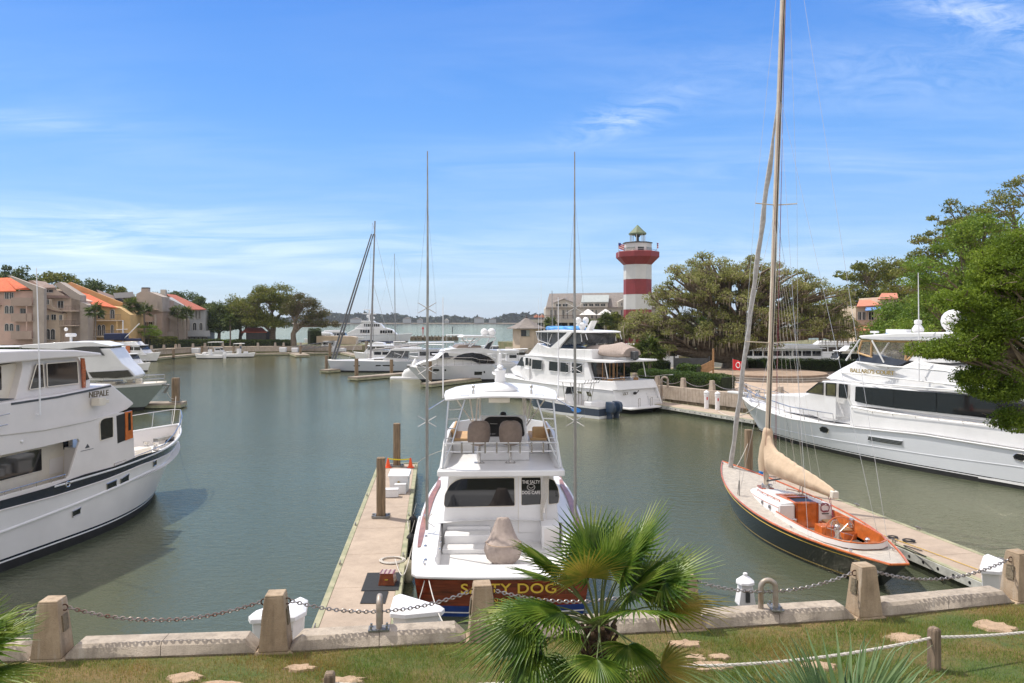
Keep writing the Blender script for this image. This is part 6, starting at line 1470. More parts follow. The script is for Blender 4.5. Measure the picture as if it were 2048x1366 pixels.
side_block(GS, gs, 'coachroof', ZF((440, 610), (560, 598), (690, 585), (900, 600), (900, 622), (440, 622)), 1.2, 'gelcoat', bevel=.06)
side_plate(GS, gs, 'roof_window', ZF((552, 608), (645, 606), (645, 618), (552, 618)), 1.2, 'tinted_glass', off=.05)
side_block(GS, gs, 'doghouse_glass', ZF((660, 588), (725, 515), (905, 520), (905, 590)), 1.45, 'smoke_vinyl', bevel=0)
side_block(GS, gs, 'doghouse_roof', ZF((720, 514), (760, 492), (1040, 494), (1040, 508), (905, 522), (725, 518)), 1.6, 'gelcoat', bevel=.05)
tubes(GS, gs, 'doghouse_frame', [ZF((665, 588), (725, 518)), ZF((835, 590), (872, 520)), ZF((790, 590), (835, 565), (760, 540))], 1.5, .06, 'gelcoat')
xm, zm = GS.tr(741, 717, 0); xt, zt = GS.tr(750, 442, 0)
mb = MB(); mb.tube([(xm, 0, zm), (xt, 0, zt)], [.17, .11], 8); ms_ = mb.build('mast', 'mast_tan_grey', gs)
for bx_, tx in ((664, 743), (670, 747)):
 a = GS.tr(bx_, 719, 0); b = GS.tr(tx, 468, 0); mb = MB(); mb.tube([(a[0], 0, a[1]), (b[0], 0, b[1])], [.16, .09], 7); mb.build('furled_sail', 'dark_sail', gs)
mb = MB()
for bx_, yy, ty in ((700, 717, 620), (790, 717, 560), (733, 717, 445), (810, 715, 445)):
 a = GS.tr(bx_, yy, 0); b = GS.tr(745, ty, 0); mb.tube([(a[0], 1.5, a[1]), (b[0], 0, b[1])], .02, 4)
mb.build('rigging', 'chrome', ms_)
mb = MB(); a = GS.tr(742, 700, 0); b = GS.tr(835, 690, 0); mb.tube([(a[0], 0, a[1]), (b[0], 0, b[1])], .14, 7); mb.build('boom', 'mast_tan_grey', gs)
# ---- generic boats further off
def cruiser(name, label, cat, ox, oy, deg, L, B, fb=1.2, hullm='gelcoat', cab=(.25, .75, 1.6), glass='tinted_glass', top=None, mast=0, rail_=True, group=None, bim=None, trim=None, fly=False, dome=False):
 fr = Frame(ox, oy, deg); o = thing(name, label, cat, (ox, oy, 0), fr.a, group)
 sh = lambda u: fb*(.85+.35*u*u); hl = Hull(L, L*.93, B, B*.93, sh, zk=-.2, u0=.45, pd=2.4, pw=1.6, st=.08)
 mb = MB(); hl.band(mb, .18, sh, 22, 3); mb.build('hull_side', hullm, o); mb = MB(); hl.band(mb, -.2, .18, 22, 1); mb.build('bottom_paint', 'antifoul_black' if trim is None else trim, o)
 mb = MB(); hl.deck(mb, -.03, 0, 0, 1, 16, .08); mb.build('deck', 'deck_nonskid', o)
 if cab:
  a, b, h = cab; xa, xb = L*a, L*b; w_ = B*.36; z0 = sh(a)-.05
  mb = MB(); mb.prism([(xa, z0), (xb+h*.5, z0), (xb, z0+h*.55), (xb-h*.35, z0+h), (xa, z0+h)], lambda x, z: -w_+.1*(z-z0), lambda x, z: w_-.1*(z-z0), 'y'); c = mb.build('cabin', 'gelcoat', o, bevel=.06)
  mb = MB(); n = max(1, int((xb-xa)/1.4))
  for k in range(n):
   x0 = xa+.25+k*(xb-xa-.3)/n; x1 = xa+.05+(k+1)*(xb-xa-.3)/n
   for s in (1, -1): mb.prism([(x0, z0+h*.52), (x1, z0+h*.52), (x1, z0+h*.86), (x0, z0+h*.86)], *(sorted((s*(w_-.02-.07*h), s*(w_+.02-.06*h)))), 'y')
  mb.build('cabin_windows', glass, o)
  mb = MB(); zz = z0+h; mb.prism(rpoly([(xa-.5, -w_*1.08), (xb-h*.2, -w_), (xb+.1, 0), (xb-h*.2, w_), (xa-.5, w_*1.08)], .25, 2), zz, zz+.09); mb.build('cabin_roof', 'gelcoat', o, bevel=.03)
  mb = MB(); mb.prism([(xb-h*.33, z0+h*.95), (xb+.03, z0+h*.58), (xb+.06, z0+h*.58), (xb-h*.30, z0+h*.97)], -w_*.8, w_*.8, 'y'); mb.build('windscreen', 'smoke_panel', o)
  if fly:
   mb = MB(); mb.prism([(xa+.2, zz+.09), (xb-h*.5, zz+.09), (xb-h*.9, zz+.75), (xa+.6, zz+.6)], -w_*.8, w_*.8, 'y'); mb.build('flybridge', 'gelcoat', o, bevel=.08)
 if bim:
  a, b, z = bim; mb = MB(); mb.prism([(L*a, z), (L*a+.1, z+.12), (L*b-.1, z+.16), (L*b, z+.04)], -B*.4, B*.4, 'y'); mb.build('canopy', top or 'canvas_white', o, bevel=.03)
  mb = MB()
  for x in (L*a+.15, L*b-.15):
   for s in (1, -1): mb.tube([(x, s*B*.37, fb), (x, s*B*.37, z)], .03, 5)
  mb.build('canopy_frame', 'chrome', o)
 if mast:
  mb = MB(); mb.tube([(L*.52, 0, fb), (L*.50, 0, mast)], [.10, .06], 7); m_ = mb.build('mast', 'mast_tan_grey', o)
  mb = MB(); mb.tube([(L*.50, 0, mast*.98), (L*.97, 0, fb*1.2)], .012, 4); mb.tube([(L*.50, 0, mast*.98), (.2, 0, fb)], .012, 4)
  for s in (1, -1): mb.tube([(L*.50, 0, mast*.98), (L*.5, s*B*.3, mast*.5), (L*.5, s*B*.48, fb)], .012, 4); 
  mb.tube([(L*.5, -B*.3, mast*.5), (L*.5, B*.3, mast*.5)], .03, 4); mb.build('rigging', 'chrome', m_)
  if mast > 6: mb = MB(); mb.tube([(L*.50, 0, fb+1.3), (L*.14, 0, fb+1.2)], [.22, .12], 8); mb.build('boom_cover', 'canvas_blue', o)
 if dome:
  mb = MB(); mb.lathe([(.28, 0), (.30, .15), (.2, .28)], (L*.45, 0, cab[2]+fb*1.3+.5), 12); mb.tube([(L*.45, 0, cab[2]+fb*.9), (L*.45, 0, cab[2]+fb*1.3+.5)], .08, 6); mb.build('radar', 'gelcoat', o)
 if rail_:
  mb = MB(); pts = [hl.pt(u, sh(u), 1, -.06) for u in (.55, .65, .75, .85, .93, .985)]
  for s in (1, -1):
   q = [Vector((p.x, s*p.y, p.z)) for p in pts]; mb.tube([p+Vector((0, 0, .6)) for p in q], .022, 5)
   for p in q: mb.tube([p, p+Vector((0, 0, .6))], .016, 4)
  mb.build('bow_rail', 'chrome', o)
 return o, fr, hl, sh
def W2(px, Y): return ((px-1024)/F*Y, Y)
# the yacht moored behind the trawler: dark green-grey hull, bow to the right
gh = Vector((math.cos(R(10)), math.sin(R(10))))
GY = Frame(-33.2-17*gh.x, 67.0-17*gh.y, 10)
gy = thing('motor_yacht', 'streamlined white motor yacht moored behind the big trawler, bow to the right', 'boat', (GY.o[0], GY.o[1], 0), GY.a)
ysh = lambda u: 1.9+.55*u
YG = Hull(19.2, 17, 5.2, 4.6, ysh, zk=-.3, u0=.45, pd=2.5, pw=1.5)
mb = MB(); YG.band(mb, .3, lambda u: ysh(u)-.22, 36, 5); mb.build('hull_side', 'hull_green_grey', gy); mb = MB(); YG.band(mb, lambda u: ysh(u)-.22, ysh, 36, 1, .03); mb.build('gunwale', 'gelcoat', gy)
mb = MB(); YG.band(mb, -.3, .3, 30, 2); mb.build('bottom_paint', 'antifoul_black', gy); mb = MB(); YG.deck(mb, -.02, 0, 0, 1, 26, .15); mb.build('deck', 'gelcoat_cream', gy)
side_block(GY, gy, 'wheelhouse', ZA((300, 210), (1180, 200), (1240, 275), (1300, 360), (1385, 430), (1440, 500), (1400, 540), (300, 560)), -2.0, 'gelcoat', x1=GY.tr(*ZA((1150, 300))[0], -2)[0], kx=.28, bevel=.08)
side_block(GY, gy, 'hardtop', ZA((200, 172), (260, 160), (700, 130), (1000, 130), (1190, 172), (1185, 182), (900, 180), (640, 210), (240, 195)), -2.1, 'gelcoat', x1=GY.tr(*ZA((1050, 170))[0], -2)[0], kx=.3, bevel=.08)
side_plate(GY, gy, 'upper_windows', ZA((640, 215), (800, 185), (1070, 178), (1090, 225), (1130, 275), (860, 255)), -2.02, 'tinted_glass', off=.05)
q = GY.trs(ZA((1085, 182), (1180, 182), (1245, 272), (1135, 278)), -1.4); MB().prism(q, -1.5, 1.5, 'y').build('windscreen', 'smoke_panel', gy)
q = GY.trs(ZA((955, 455), (1375, 432), (1430, 500), (1250, 520), (1000, 515)), -1.7); MB().prism(q, -1.78, 1.78, 'y').build('lower_windscreen', 'tinted_glass', gy)
mb = MB(); pts = [YG.pt(u, ysh(u), 1, -.1) for u in (.6, .68, .76, .84, .91, .96, .99)]
for s in (1, -1):
 qq = [Vector((p.x, s*p.y, p.z)) for p in pts]
 for h_ in (.35, .7): mb.tube([p+Vector((0, 0, h_)) for p in qq], .022, 5)
 for p in qq: mb.tube([p, p+Vector((0, 0, .7))], .018, 5)
mb.build('bow_rail', 'chrome', gy)
mb = MB(); mb.box((14.4, .2, 2.45), (1.6, 2.2, .35)); mb.box((16.2, 0, 2.65), (.5, .5, .4)); mb.box((17.0, -.4, 2.65), (.5, .4, .4)); mb.build('deck_lockers', 'gelcoat_cream', gy, bevel=.06)
mb = MB(); mb.tube([(18.6, 0, 2.3), (19.4, 0, 2.2), (19.0, 0, 1.5)], .14, 6); mb.build('anchor', 'steel_dull', gy)
mb = MB(); x, z = GY.tr(*ZA((765, 60))[0], 0); mb.lathe([(.4, -.1), (.45, .05), (.38, .2)], (x, 0, z)); mb.lathe([(.12, -1.2), (.1, 0)], (x, 0, z)); mb.sph((x-.4, 0, z+.55), .16); mb.build('radar', 'gelcoat', gy)
# express boat hardtop at the left edge
cruiser('motor_yacht', 'white hardtop boat just showing behind the trawler roof at the left edge', 'boat', -58, 78, 5, 12, 4, 1.4, cab=(.15, .6, 2.4), bim=(.1, .62, 5.2), top='gelcoat')
cruiser('cruiser', 'small white picnic cruiser between the yacht and the trawler with awning', 'boat', *W2(205, 120), -14, 9, 3, 1.15, cab=(.35, .7, 1.7), dome=True)
o, fr, hl, sh = cruiser('trawler_boat', 'white trawler with varnished cabin, blue sail cover and short mast at left', 'boat', *W2(190, 148), -8, 14, 4.2, 1.5, cab=(.22, .78, 1.9), mast=0, fly=True)
mb = MB(); mb.tube([(6, 0, 3), (6, 0, 8.0)], .10, 6); mb.tube([(6, 0, 4.2), (9.5, 0, 7.4)], .08, 6); mb.tube([(4.6, 0, 6.2), (7.0, 0, 6.3)], .05, 5); mb.build('stub_mast', 'gelcoat', o)
mb = MB(); mb.bx(4.2, 9.8, -.3, .3, 4.0, 4.5); mb.bx(2.8, 6.4, -1.3, 1.3, 4.2, 5.5); mb.build('blue_cover', 'canvas_blue', o, bevel=.15)
mb = MB(); mb.bx(7.6, 8.6, -1.6, -1.52, 1.7, 3.1); mb.build('varnished_door', 'varnish_orange', o)
def openboat(label, px, Y, deg, L, canopy=False, out=True):
 o, fr, hl, sh = cruiser('open_boat', label, 'boat', *W2(px, Y), deg, L, L*.32, .85, cab=None, rail_=False, bim=(.3, .62, 2.9) if canopy else None, group=None)
 mb = MB(); mb.bx(L*.4, L*.52, -.45, .45, .8, 1.9); mb.bx(L*.62, L*.74, -.5, .5, .8, 1.25); mb.build('console', 'gelcoat', o, bevel=.08)
 if out: mb = MB(); mb.bx(-.6, 0, -.2, .2, -.1, 1.25); mb.build('outboard_motor', 'gelcoat', o, bevel=.1)
 mb = MB(); mb.prism([(L*.53, 1.9), (L*.51, 2.4), (L*.5, 2.4), (L*.52, 1.9)], -.45, .45, 'y'); mb.build('windscreen', 'smoke_panel', o)
openboat('small white skiff with outboard, left of the twin open boats', 446, 158, 190, 5.6)
openboat('white open boat with a pale canopy right of the small skiff', 450, 163, 3, 6.5, True, False)
cruiser('open_boat', 'low white boat with pale awning behind the two skiffs', 'boat', *W2(405, 171), 0, 7.5, 2.4, .9, cab=(.4, .6, 1.0), bim=(.2, .6, 3.0), rail_=False)
# big white ship-like yacht out in the sound
o, fr, hl, sh = cruiser('expedition_yacht', 'large white motor yacht with raised bow far out beyond the sailboats', 'boat', *W2(683, 285), 2, 27, 6.5, 2.6, 'hull_white_cool', cab=None)
mb = MB(); mb.prism([(1, 2.2), (21, 2.8), (19.5, 4.5), (17, 5.2), (6, 5.0), (2.5, 3.2)], -2.7, 2.7, 'y'); mb.prism([(5, 4.9), (16.5, 5.0), (15, 6.8), (12, 7.4), (8.5, 7.2)], -2.2, 2.2, 'y'); mb.prism([(7.5, 7.2), (13, 7.3), (12, 7.9), (8, 7.9)], -2.4, 2.4, 'y'); mb.build('superstructure', 'gelcoat', o, bevel=.1)
mb = MB()
for k in range(8): mb.bx(8.9+.75*k, 9.4+.75*k, -2.28, -2.2, 5.7, 6.7)
for k in range(5): mb.bx(15.0+.95*k, 15.75+.95*k, -2.80, -2.7, 3.2, 4.3)
for k in range(4): mb.bx(7.6+.9*k, 8.3+.9*k, -2.80, -2.7, 3.3, 4.5)
mb.build('windows', 'tinted_glass', o)
mb = MB(); mb.tube([(10.5, 0, 7.8), (10.5, 0, 12)], .25, 6); mb.sph((10.0, 0, 9.6), .6); mb.sph((12.2, 0, 9), .45); mb.tube([(8, 0, 10.6), (13.2, 0, 10.4)], .15, 5); mb.tube([(8.2, 0, 12.2), (12.5, 0, 12)], .12, 5); mb.build('radar_mast', 'gelcoat', o)
def sail(label, px, Y, deg, L, mast, **k): return cruiser('sailing_yacht', label, 'sailboat', *W2(px, Y), deg, L, L*.3, 1.2, cab=(.3, .65, .55), mast=mast, **k)
sail('white sailboat with a tall dark mast behind the grey sloop', 737, 190, 8, 13, 25)
sail('distant sailboat whose thin grey mast stands left of the grey mast', 705, 205, 0, 11, 18.5)
sail('small sailboat with short mast in front of the clubhouse terrace', 1066, 150, 15, 8, 14, rail_=False)
o, fr, hl, sh = cruiser('catamaran', 'white catamaran with curved cabin top moored before the far yacht', 'boat', *W2(737, 172), 3, 9, 4.4, 1.5, cab=(.15, .8, 1.2), rail_=False)
o, fr, hl, sh = cruiser('covered_sailboat', 'boat with long grey boom cover angled behind the sloop', 'boat', *W2(735, 155), 6, 11, 3.2, 1.2, 'hull_grey', cab=(.3, .6, .6), rail_=False)
mb = MB(); mb.tube([(1, 0, 2.2), (11.5, 0, 3.2)], [.25, .15], 8); mb.build('boom_cover', 'canvas_grey', o)
cruiser('cruiser', 'white express boat with green glass immediately behind the sloop mast', 'boat', *W2(712, 135), 8, 10, 3.2, 1.2, cab=(.3, .62, 1.6), bim=(.2, .68, 3.4), top='gelcoat', rail_=False)
cruiser('cruiser', 'white hardtop cruiser seen between the sloop and the sleek yacht', 'boat', *W2(800, 124), 5, 12, 3.8, 1.4, cab=(.25, .7, 2.0), bim=(.1, .75, 4.3), top='gelcoat')
cruiser('cruiser', 'white boat with dark cover behind the sleek yacht bow', 'boat', *W2(845, 118), 10, 10, 3.4, 1.4, cab=(.2, .6, 1.5), rail_=False)
for px, Y, dg, L, lb, kw_ in ((690, 186, 175, 8, 'white cruiser behind the tall cabinet on the far dock', {}), (762, 166, 12, 9, 'white runabout just right of the sloop mast, bow to the right', dict(bim=(.3, .6, 3.2))), (803, 150, 172, 10, 'white flybridge cruiser between the sloop cabin and the jet ski', dict(fly=True)), (868, 140, 8, 11, 'white flybridge boat behind the left outrigger', dict(fly=True, bim=(.2, .5, 5.2))), (915, 134, 170, 9, 'white hardtop fishing boat behind the sleek yacht flybridge', dict(bim=(.3, .65, 3.6))), (945, 152, 20, 8, 'white runabout seen beyond the domes of the sleek yacht', {}), (972, 168, 168, 9, 'white boat with canopy at the near end of the kiosk quay', dict(bim=(.3, .65, 3.4))), (612, 262, 4, 20, 'long white yacht glimpsed beyond the oaks of the left bank', dict(fly=True)), (690, 250, 176, 14, 'white motor yacht beyond the cream tank', dict(fly=True))):
 cruiser('moored_boat', lb, 'boat', *W2(px, Y), dg, L, L*.3, 1.0+.04*L, cab=(.3, .7, 1.2+.06*L), rail_=False, **kw_)
for i, (px, Y, lb) in enumerate(((988, 128, 'white skiff with green-tinted cabin left of the kiosk'), (1000, 140, 'white fishing boat under the kiosk wall'), (1012, 112, 'white motorboat with outboard behind the sleek yacht stern'), (985, 150, 'pale runabout at the far end of the kiosk quay'), (1030, 100, 'grey-topped motorboat between the sleek yacht and the flybridge yacht'))):
 cruiser('small_cruiser', lb, 'boat', *W2(px, Y), (20, 5, 160, 170, 12)[i], (6.5, 8, 7, 6, 8)[i], 2.4, .95, cab=(.35, .62, 1.5), bim=(.3, .66, 2.6) if i in (0, 1, 4) else None, rail_=False)
for px, Y, deg, L, lb in ((1700, 113, 178, 24, 'long white yacht behind the hedge right of the oak trunk'), (1830, 103, 181, 15, 'cream houseboat-like trawler behind the clipped hedge'), (1400, 112, 178, 17, 'white yacht hull glimpsed through the moss left of the oak trunk'), (1760, 128, 175, 16, 'white yacht with red canvas near the red-roofed house')):
 cruiser('moored_yacht', lb, 'boat', *W2(px, Y), deg, L, L*.24, 1.9, cab=(.2, .75, 2.2), fly=True, bim=(.2, .5, 7) if L > 20 else None)
# navigation marks, breakwater
o = thing('channel_marker', 'red channel marker pile out in the sound', 'marker', (*W2(846, 540), 0)); mb = MB(); mb.lathe([(.35, -1), (.35, 2.2)], n=10); mb.build('pile', 'red_paint', o); mb = MB(); mb.prism([(-1, 1.8), (1, 1.8), (0, 3.9)], -.4, .4, 'y'); mb.build('day_board', 'red_paint', o)
o = thing('channel_marker', 'small dark channel marker beyond the breakwater', 'marker', (*W2(905, 560), 0)); mb = MB(); mb.lathe([(.3, -1), (.3, 3.4)], n=10); mb.build('pile', 'antifoul_black', o)
mb = MB(); rr_ = random.Random(9)
for k in range(60): mb.box((rr_.uniform(-9.5, 9.5), rr_.uniform(-1.5, 1.5), .5+rr_.uniform(-.2, .25)), (1.3, 1.1, 1.4), rr_.uniform(0, 3), rr_.uniform(-.2, .2))
for k in range(14): mb.lathe([(.22, -1), (.22, 1.9)], (-9.5+k*1.45, -1.8, 0), 8)
o = mb.build('breakwater', 'wall_stained', None, (*W2(868, 312), 0)); tag(o, 'dark timber and rock breakwater in front of the sound', 'breakwater')
# ================================================================== BANKS, PROMENADE, BUILDINGS, TREES
def poly_ground(name, poly, z, m, zb=-1.5, kind='structure'):
 mb = MB(); mb.prism(poly, zb, z); o = mb.build(name, m, smooth=False); o['kind'] = kind; return o
mat('bank_earth', (.20, .16, .09), .95, var=.3, vs=.5, bump=.02, bs=3, col2=(.08, .11, .03))
mat('stage_stone', (.30, .26, .22), .9, var=.2, vs=2); mat('plaza_top', (.36, .26, .185), .9, var=.2, vs=1)
mat('wall_far', (.30, .23, .15), .9, var=.35, vs=1.2, col2=(.12, .10, .05))
mat('hedge_core', (.02, .03, .01), .95, var=.3)
mat('plaza_paving', (.47, .36, .27), .9, var=.15, vs=.6)
mat('far_sand', (.55, .45, .34), .9, var=.1)
# right peninsula with the oak
poly_ground('right_bank', [(19.6, 61.9), (13.9, 70.9), (11.2, 77), (12.5, 90), (22, 100), (62, 101), (95, 88), (95, 20), (50, 20), (36, 36), (28, 48.7)], 1.8, 'plaza_paving')
poly_ground('oak_bed', [(13.6, 73), (12.9, 88), (22, 98.5), (60, 99.5), (60, 93.5), (33, 91), (27.5, 86), (21.5, 82), (19.5, 78), (18.5, 72), (20, 67.5)], 1.84, 'bank_earth', 1.5)
# clubhouse land
poly_ground('lighthouse_land', [(2, 158), (-1.5, 172), (6, 182), (-4, 215), (20, 230), (190, 240), (190, 150), (60, 148), (30, 152)], 2.0, 'bank_earth')
# left bank
LBE = [(-160, 143), (-100, 146), (-84, 152), (-78, 162), (-76, 171), (-73, 178), (-55.5, 182), (-48, 183), (-38, 190)]
LB = LBE+[(-36, 200), (-60, 214), (-150, 230)]
poly_ground('left_bank', LB, 1.7, 'bank_earth')
poly_ground('left_path', [(-84, 153), (-77.5, 163), (-75.4, 172), (-72.5, 178.6), (-48.5, 184.2), (-48.5, 186), (-73.5, 180.4), (-77.4, 173), (-79.6, 164), (-86, 154)], 1.75, 'far_sand', 1.6)
def bank_wall(name, label, pts, ztop, posts=True, spacing=3.1, th=.4, chains=True, gl='concrete posts of a far sea wall', m='concrete_far', capd=.0, hp=.95):
 o = thing(name, label, 'wall', (pts[0][0], pts[0][1], 0)); ox, oy = pts[0]
 for i, (a, b) in enumerate(zip(pts, pts[1:])):
  d = Vector((b[0]-a[0], b[1]-a[1])); L = d.length; ang = math.atan2(d.y, d.x)
  mb = MB(); mb.bx(0, L, -.05, th, ztop-1.0, ztop+.18); mb.build('wall_cap', m, o, (a[0]-ox, a[1]-oy, 0), ang, smooth=False)
  mb = MB(); mb.bx(-.02, L+.02, .06, th+.1, -1.5, ztop-.99)
  k = .6
  while k < L: mb.bx(k, k+.09, -.01, .10, -1.5, ztop-1.0); k += 1.1
  mb.build('wall_face', 'wall_far', o, (a[0]-ox, a[1]-oy, 0), ang, smooth=False)
 return o
bw = bank_wall('sea_wall', 'right bank sea wall behind the floating dock with hedge above', [(11.2, 77), (13.6, 70.5), (19.35, 61.5), (27.5, 48.5), (36, 35.5)], 1.75)
lw = bank_wall('sea_wall', 'left bank sea wall below the townhouses and trees', LBE, 1.55)
kw = bank_wall('sea_wall', 'far quay wall below the kiosk', [(-1.5, 172), (2, 158), (30, 152), (60, 148)], 1.8)
# posts + chains of the right promenade
seg = [(12.2, 74.4), (13.75, 70.7), (15.55, 67.9), (17.4, 65.0), (19.3, 62.1), (21.2, 59.0), (23.1, 56.0), (25.0, 53.0)]
pm = None; names_ = ['promenade post nearest the yacht stairs', 'promenade post left of the hooped pipe', 'promenade post right of the hooped pipe', 'promenade post at the right end of the clipped hedge', 'promenade post behind the yacht bow rail', 'promenade post seen through the bow rail', 'promenade post hidden behind the yacht cabin', 'promenade post farthest right behind the yacht']
for i, (x, y) in enumerate(seg):
 if pm is None:
  pm = thing('bollard_post', names_[0], 'post', (x, y+.2, 1.75), R(-57), 'promenade sea wall posts')
  mb = MB(); mb.frus((0, 0, 0), (.52, .44), (.50, .42), .12); mb.frus((0, 0, .12), (.46, .40), (.33, .30), .88); mb.frus((0, 0, 1.0), (.33, .30), (.28, .26), .04); mb.build('post_body', 'concrete_far', pm)
 else: copy_thing(pm, (x, y+.2, 1.75), R(-57), names_[i])
for i, ((xa, ya), (xb, yb)) in enumerate(zip(seg, seg[1:])):
 mb = MB(); mb.tube(sag((xa, ya+.2, 2.65), (xb, yb+.2, 2.65), .5, 12), .035, 5); o = mb.build('chain', 'galvanised'); tag(o, 'chain sagging between promenade posts, span %s from the yacht stern' % ('one', 'two', 'three', 'four', 'five', 'six', 'seven')[i], 'chain', 'promenade chains')
# left bank posts
pm = None
path = LBE[2:8]
n = 0; acc = []
for a, b in zip(path, path[1:]):
 L = math.hypot(b[0]-a[0], b[1]-a[1]); k = 0
 while k < L: acc.append((lerp(a[0], b[0], k/L), lerp(a[1], b[1], k/L))); k += 4.0
for i, (x, y) in enumerate(acc):
 lb = 'small stone post on the left bank wall, number %s from the trawler' % 'one two three four five six seven eight nine ten eleven twelve thirteen fourteen fifteen sixteen seventeen eighteen nineteen twenty'.split()[i]
 if pm is None:
  pm = thing('bollard_post', lb, 'post', (x, y+.3, 1.6), 0, 'posts along the left bank wall'); mb = MB(); mb.frus((0, 0, 0), (.55, .5), (.36, .36), 1.05); mb.build('post_body', 'concrete_far', pm)
 else: copy_thing(pm, (x, y+.3, 1.6), 0, lb)
# promenade dock and pedestals
D3 = Frame(19.1, 56.6, 117); d3 = finger_dock(D3, 20.0, 1.15, 'long floating dock below the promenade wall with dotted fascia', holes=1)
for px, lb in ((1413, 'white power pedestal on the promenade dock, left of the pair'), (1435, 'white power pedestal on the promenade dock, right of the pair')):
 q = G(px, 817+(px-1413)*.12, .56); pedestal((q.x, q.y, .56), lb, 1.5, .19)
q = G(1331, 774, 1.95); o = thing('steel_pipe', 'grey hooped pipe on the promenade wall between two posts', 'pipe hoop', (q.x, q.y, 0), R(-60), 'bent steel pipes on the sea wall'); mb = MB()
mb.tube([(-.25, -.25, .5), (-.25, -.25, 2.6), (-.2, -.2, 2.8), (.0, -.1, 2.85), (.2, .0, 2.8), (.25, .05, 2.6), (.25, .05, 1.9)], .10, 8); mb.build('pipe', 'pipe_zinc', o)
# stage
o = thing('round_stage', 'round stepped paved stage under the big oak', 'stage', (27.6, 81.5, 1.8))
for k, (r, z0, z1) in enumerate(((7.0, 0, .2), (6.6, .2, .4), (6.2, .4, .62))):
 mb = MB(); mb.lathe([(r, z0-.01), (r, z1-.03), (r-.02, z1)], n=48); mb.build('step', 'stage_stone' if k < 2 else 'plaza_top', o, ang=30)
# wooden ramp rail, screens, lamp etc
o = thing('ramp_rail', 'light timber ramp railing beside the oak', 'railing', (20.5, 80, 1.8)); mb = MB(); mb.prism([(-.9, 0), (.9, .9), (.9, 2.0), (-.9, 1.1)], -.05, .05, 'y'); mb.bx(.88, 1.05, -.08, .08, 0, 3.2); mb.build('panels', 'teak', o)
o = thing('screen_fence', 'dark grey utility screen left of the oak trunk', 'fence', (20.6, 86, 1.8)); mb = MB(); mb.bx(-2.0, 2.0, -.06, .06, 0, 1.9); mb.build('screen', 'dark_grey', o); mb = MB(); [mb.bx(x-.07, x+.07, -.12, .12, 0, 2.1) for x in (-2, 2)]; mb.build('screen_posts', 'dark_grey', o)
# ------------------------------------------------------------------ foliage
def quads(c, size, rs, droop=0.0, elong=1.0, horiz=0.0):
 """c (n,3) centres -> quad leaf faces with random orientation"""
 n = len(c); a = rs.normal(0, 1, (n, 3)); a /= np.linalg.norm(a, axis=1)[:, None]; b = rs.normal(0, 1, (n, 3))
 if horiz: a[:, 2] *= (1-horiz); b[:, 2] *= (1-horiz)
 a /= np.linalg.norm(a, axis=1)[:, None]
 b -= (a*b).sum(1)[:, None]*a; b /= np.maximum(np.linalg.norm(b, axis=1), 1e-5)[:, None]
 s = (size*rs.uniform(.6, 1.35, n))[:, None]
 v = np.stack([c-a*s*elong, c-b*s*.5, c+a*s*elong, c+b*s*.5], 1).reshape(-1, 3)
 return v, np.arange(4*n).reshape(-1, 4)
def clump_pts(cl, per, rs, top=.5):
 out = []
 for (x, y, z, rx, ry, rz) in cl:
  n = max(4, int(per*rs.uniform(.6, 1.4))); d = rs.normal(0, 1, (n, 3)); d /= np.linalg.norm(d, axis=1)[:, None]
  r = rs.uniform(.25, 1.0, n)**.55; d = d*r[:, None]; d[:, 2] = np.where(d[:, 2] < 0, d[:, 2]*top, d[:, 2])
  out.append(np.array([x, y, z])+d*np.array([rx, ry, rz]))
 return np.concatenate(out)
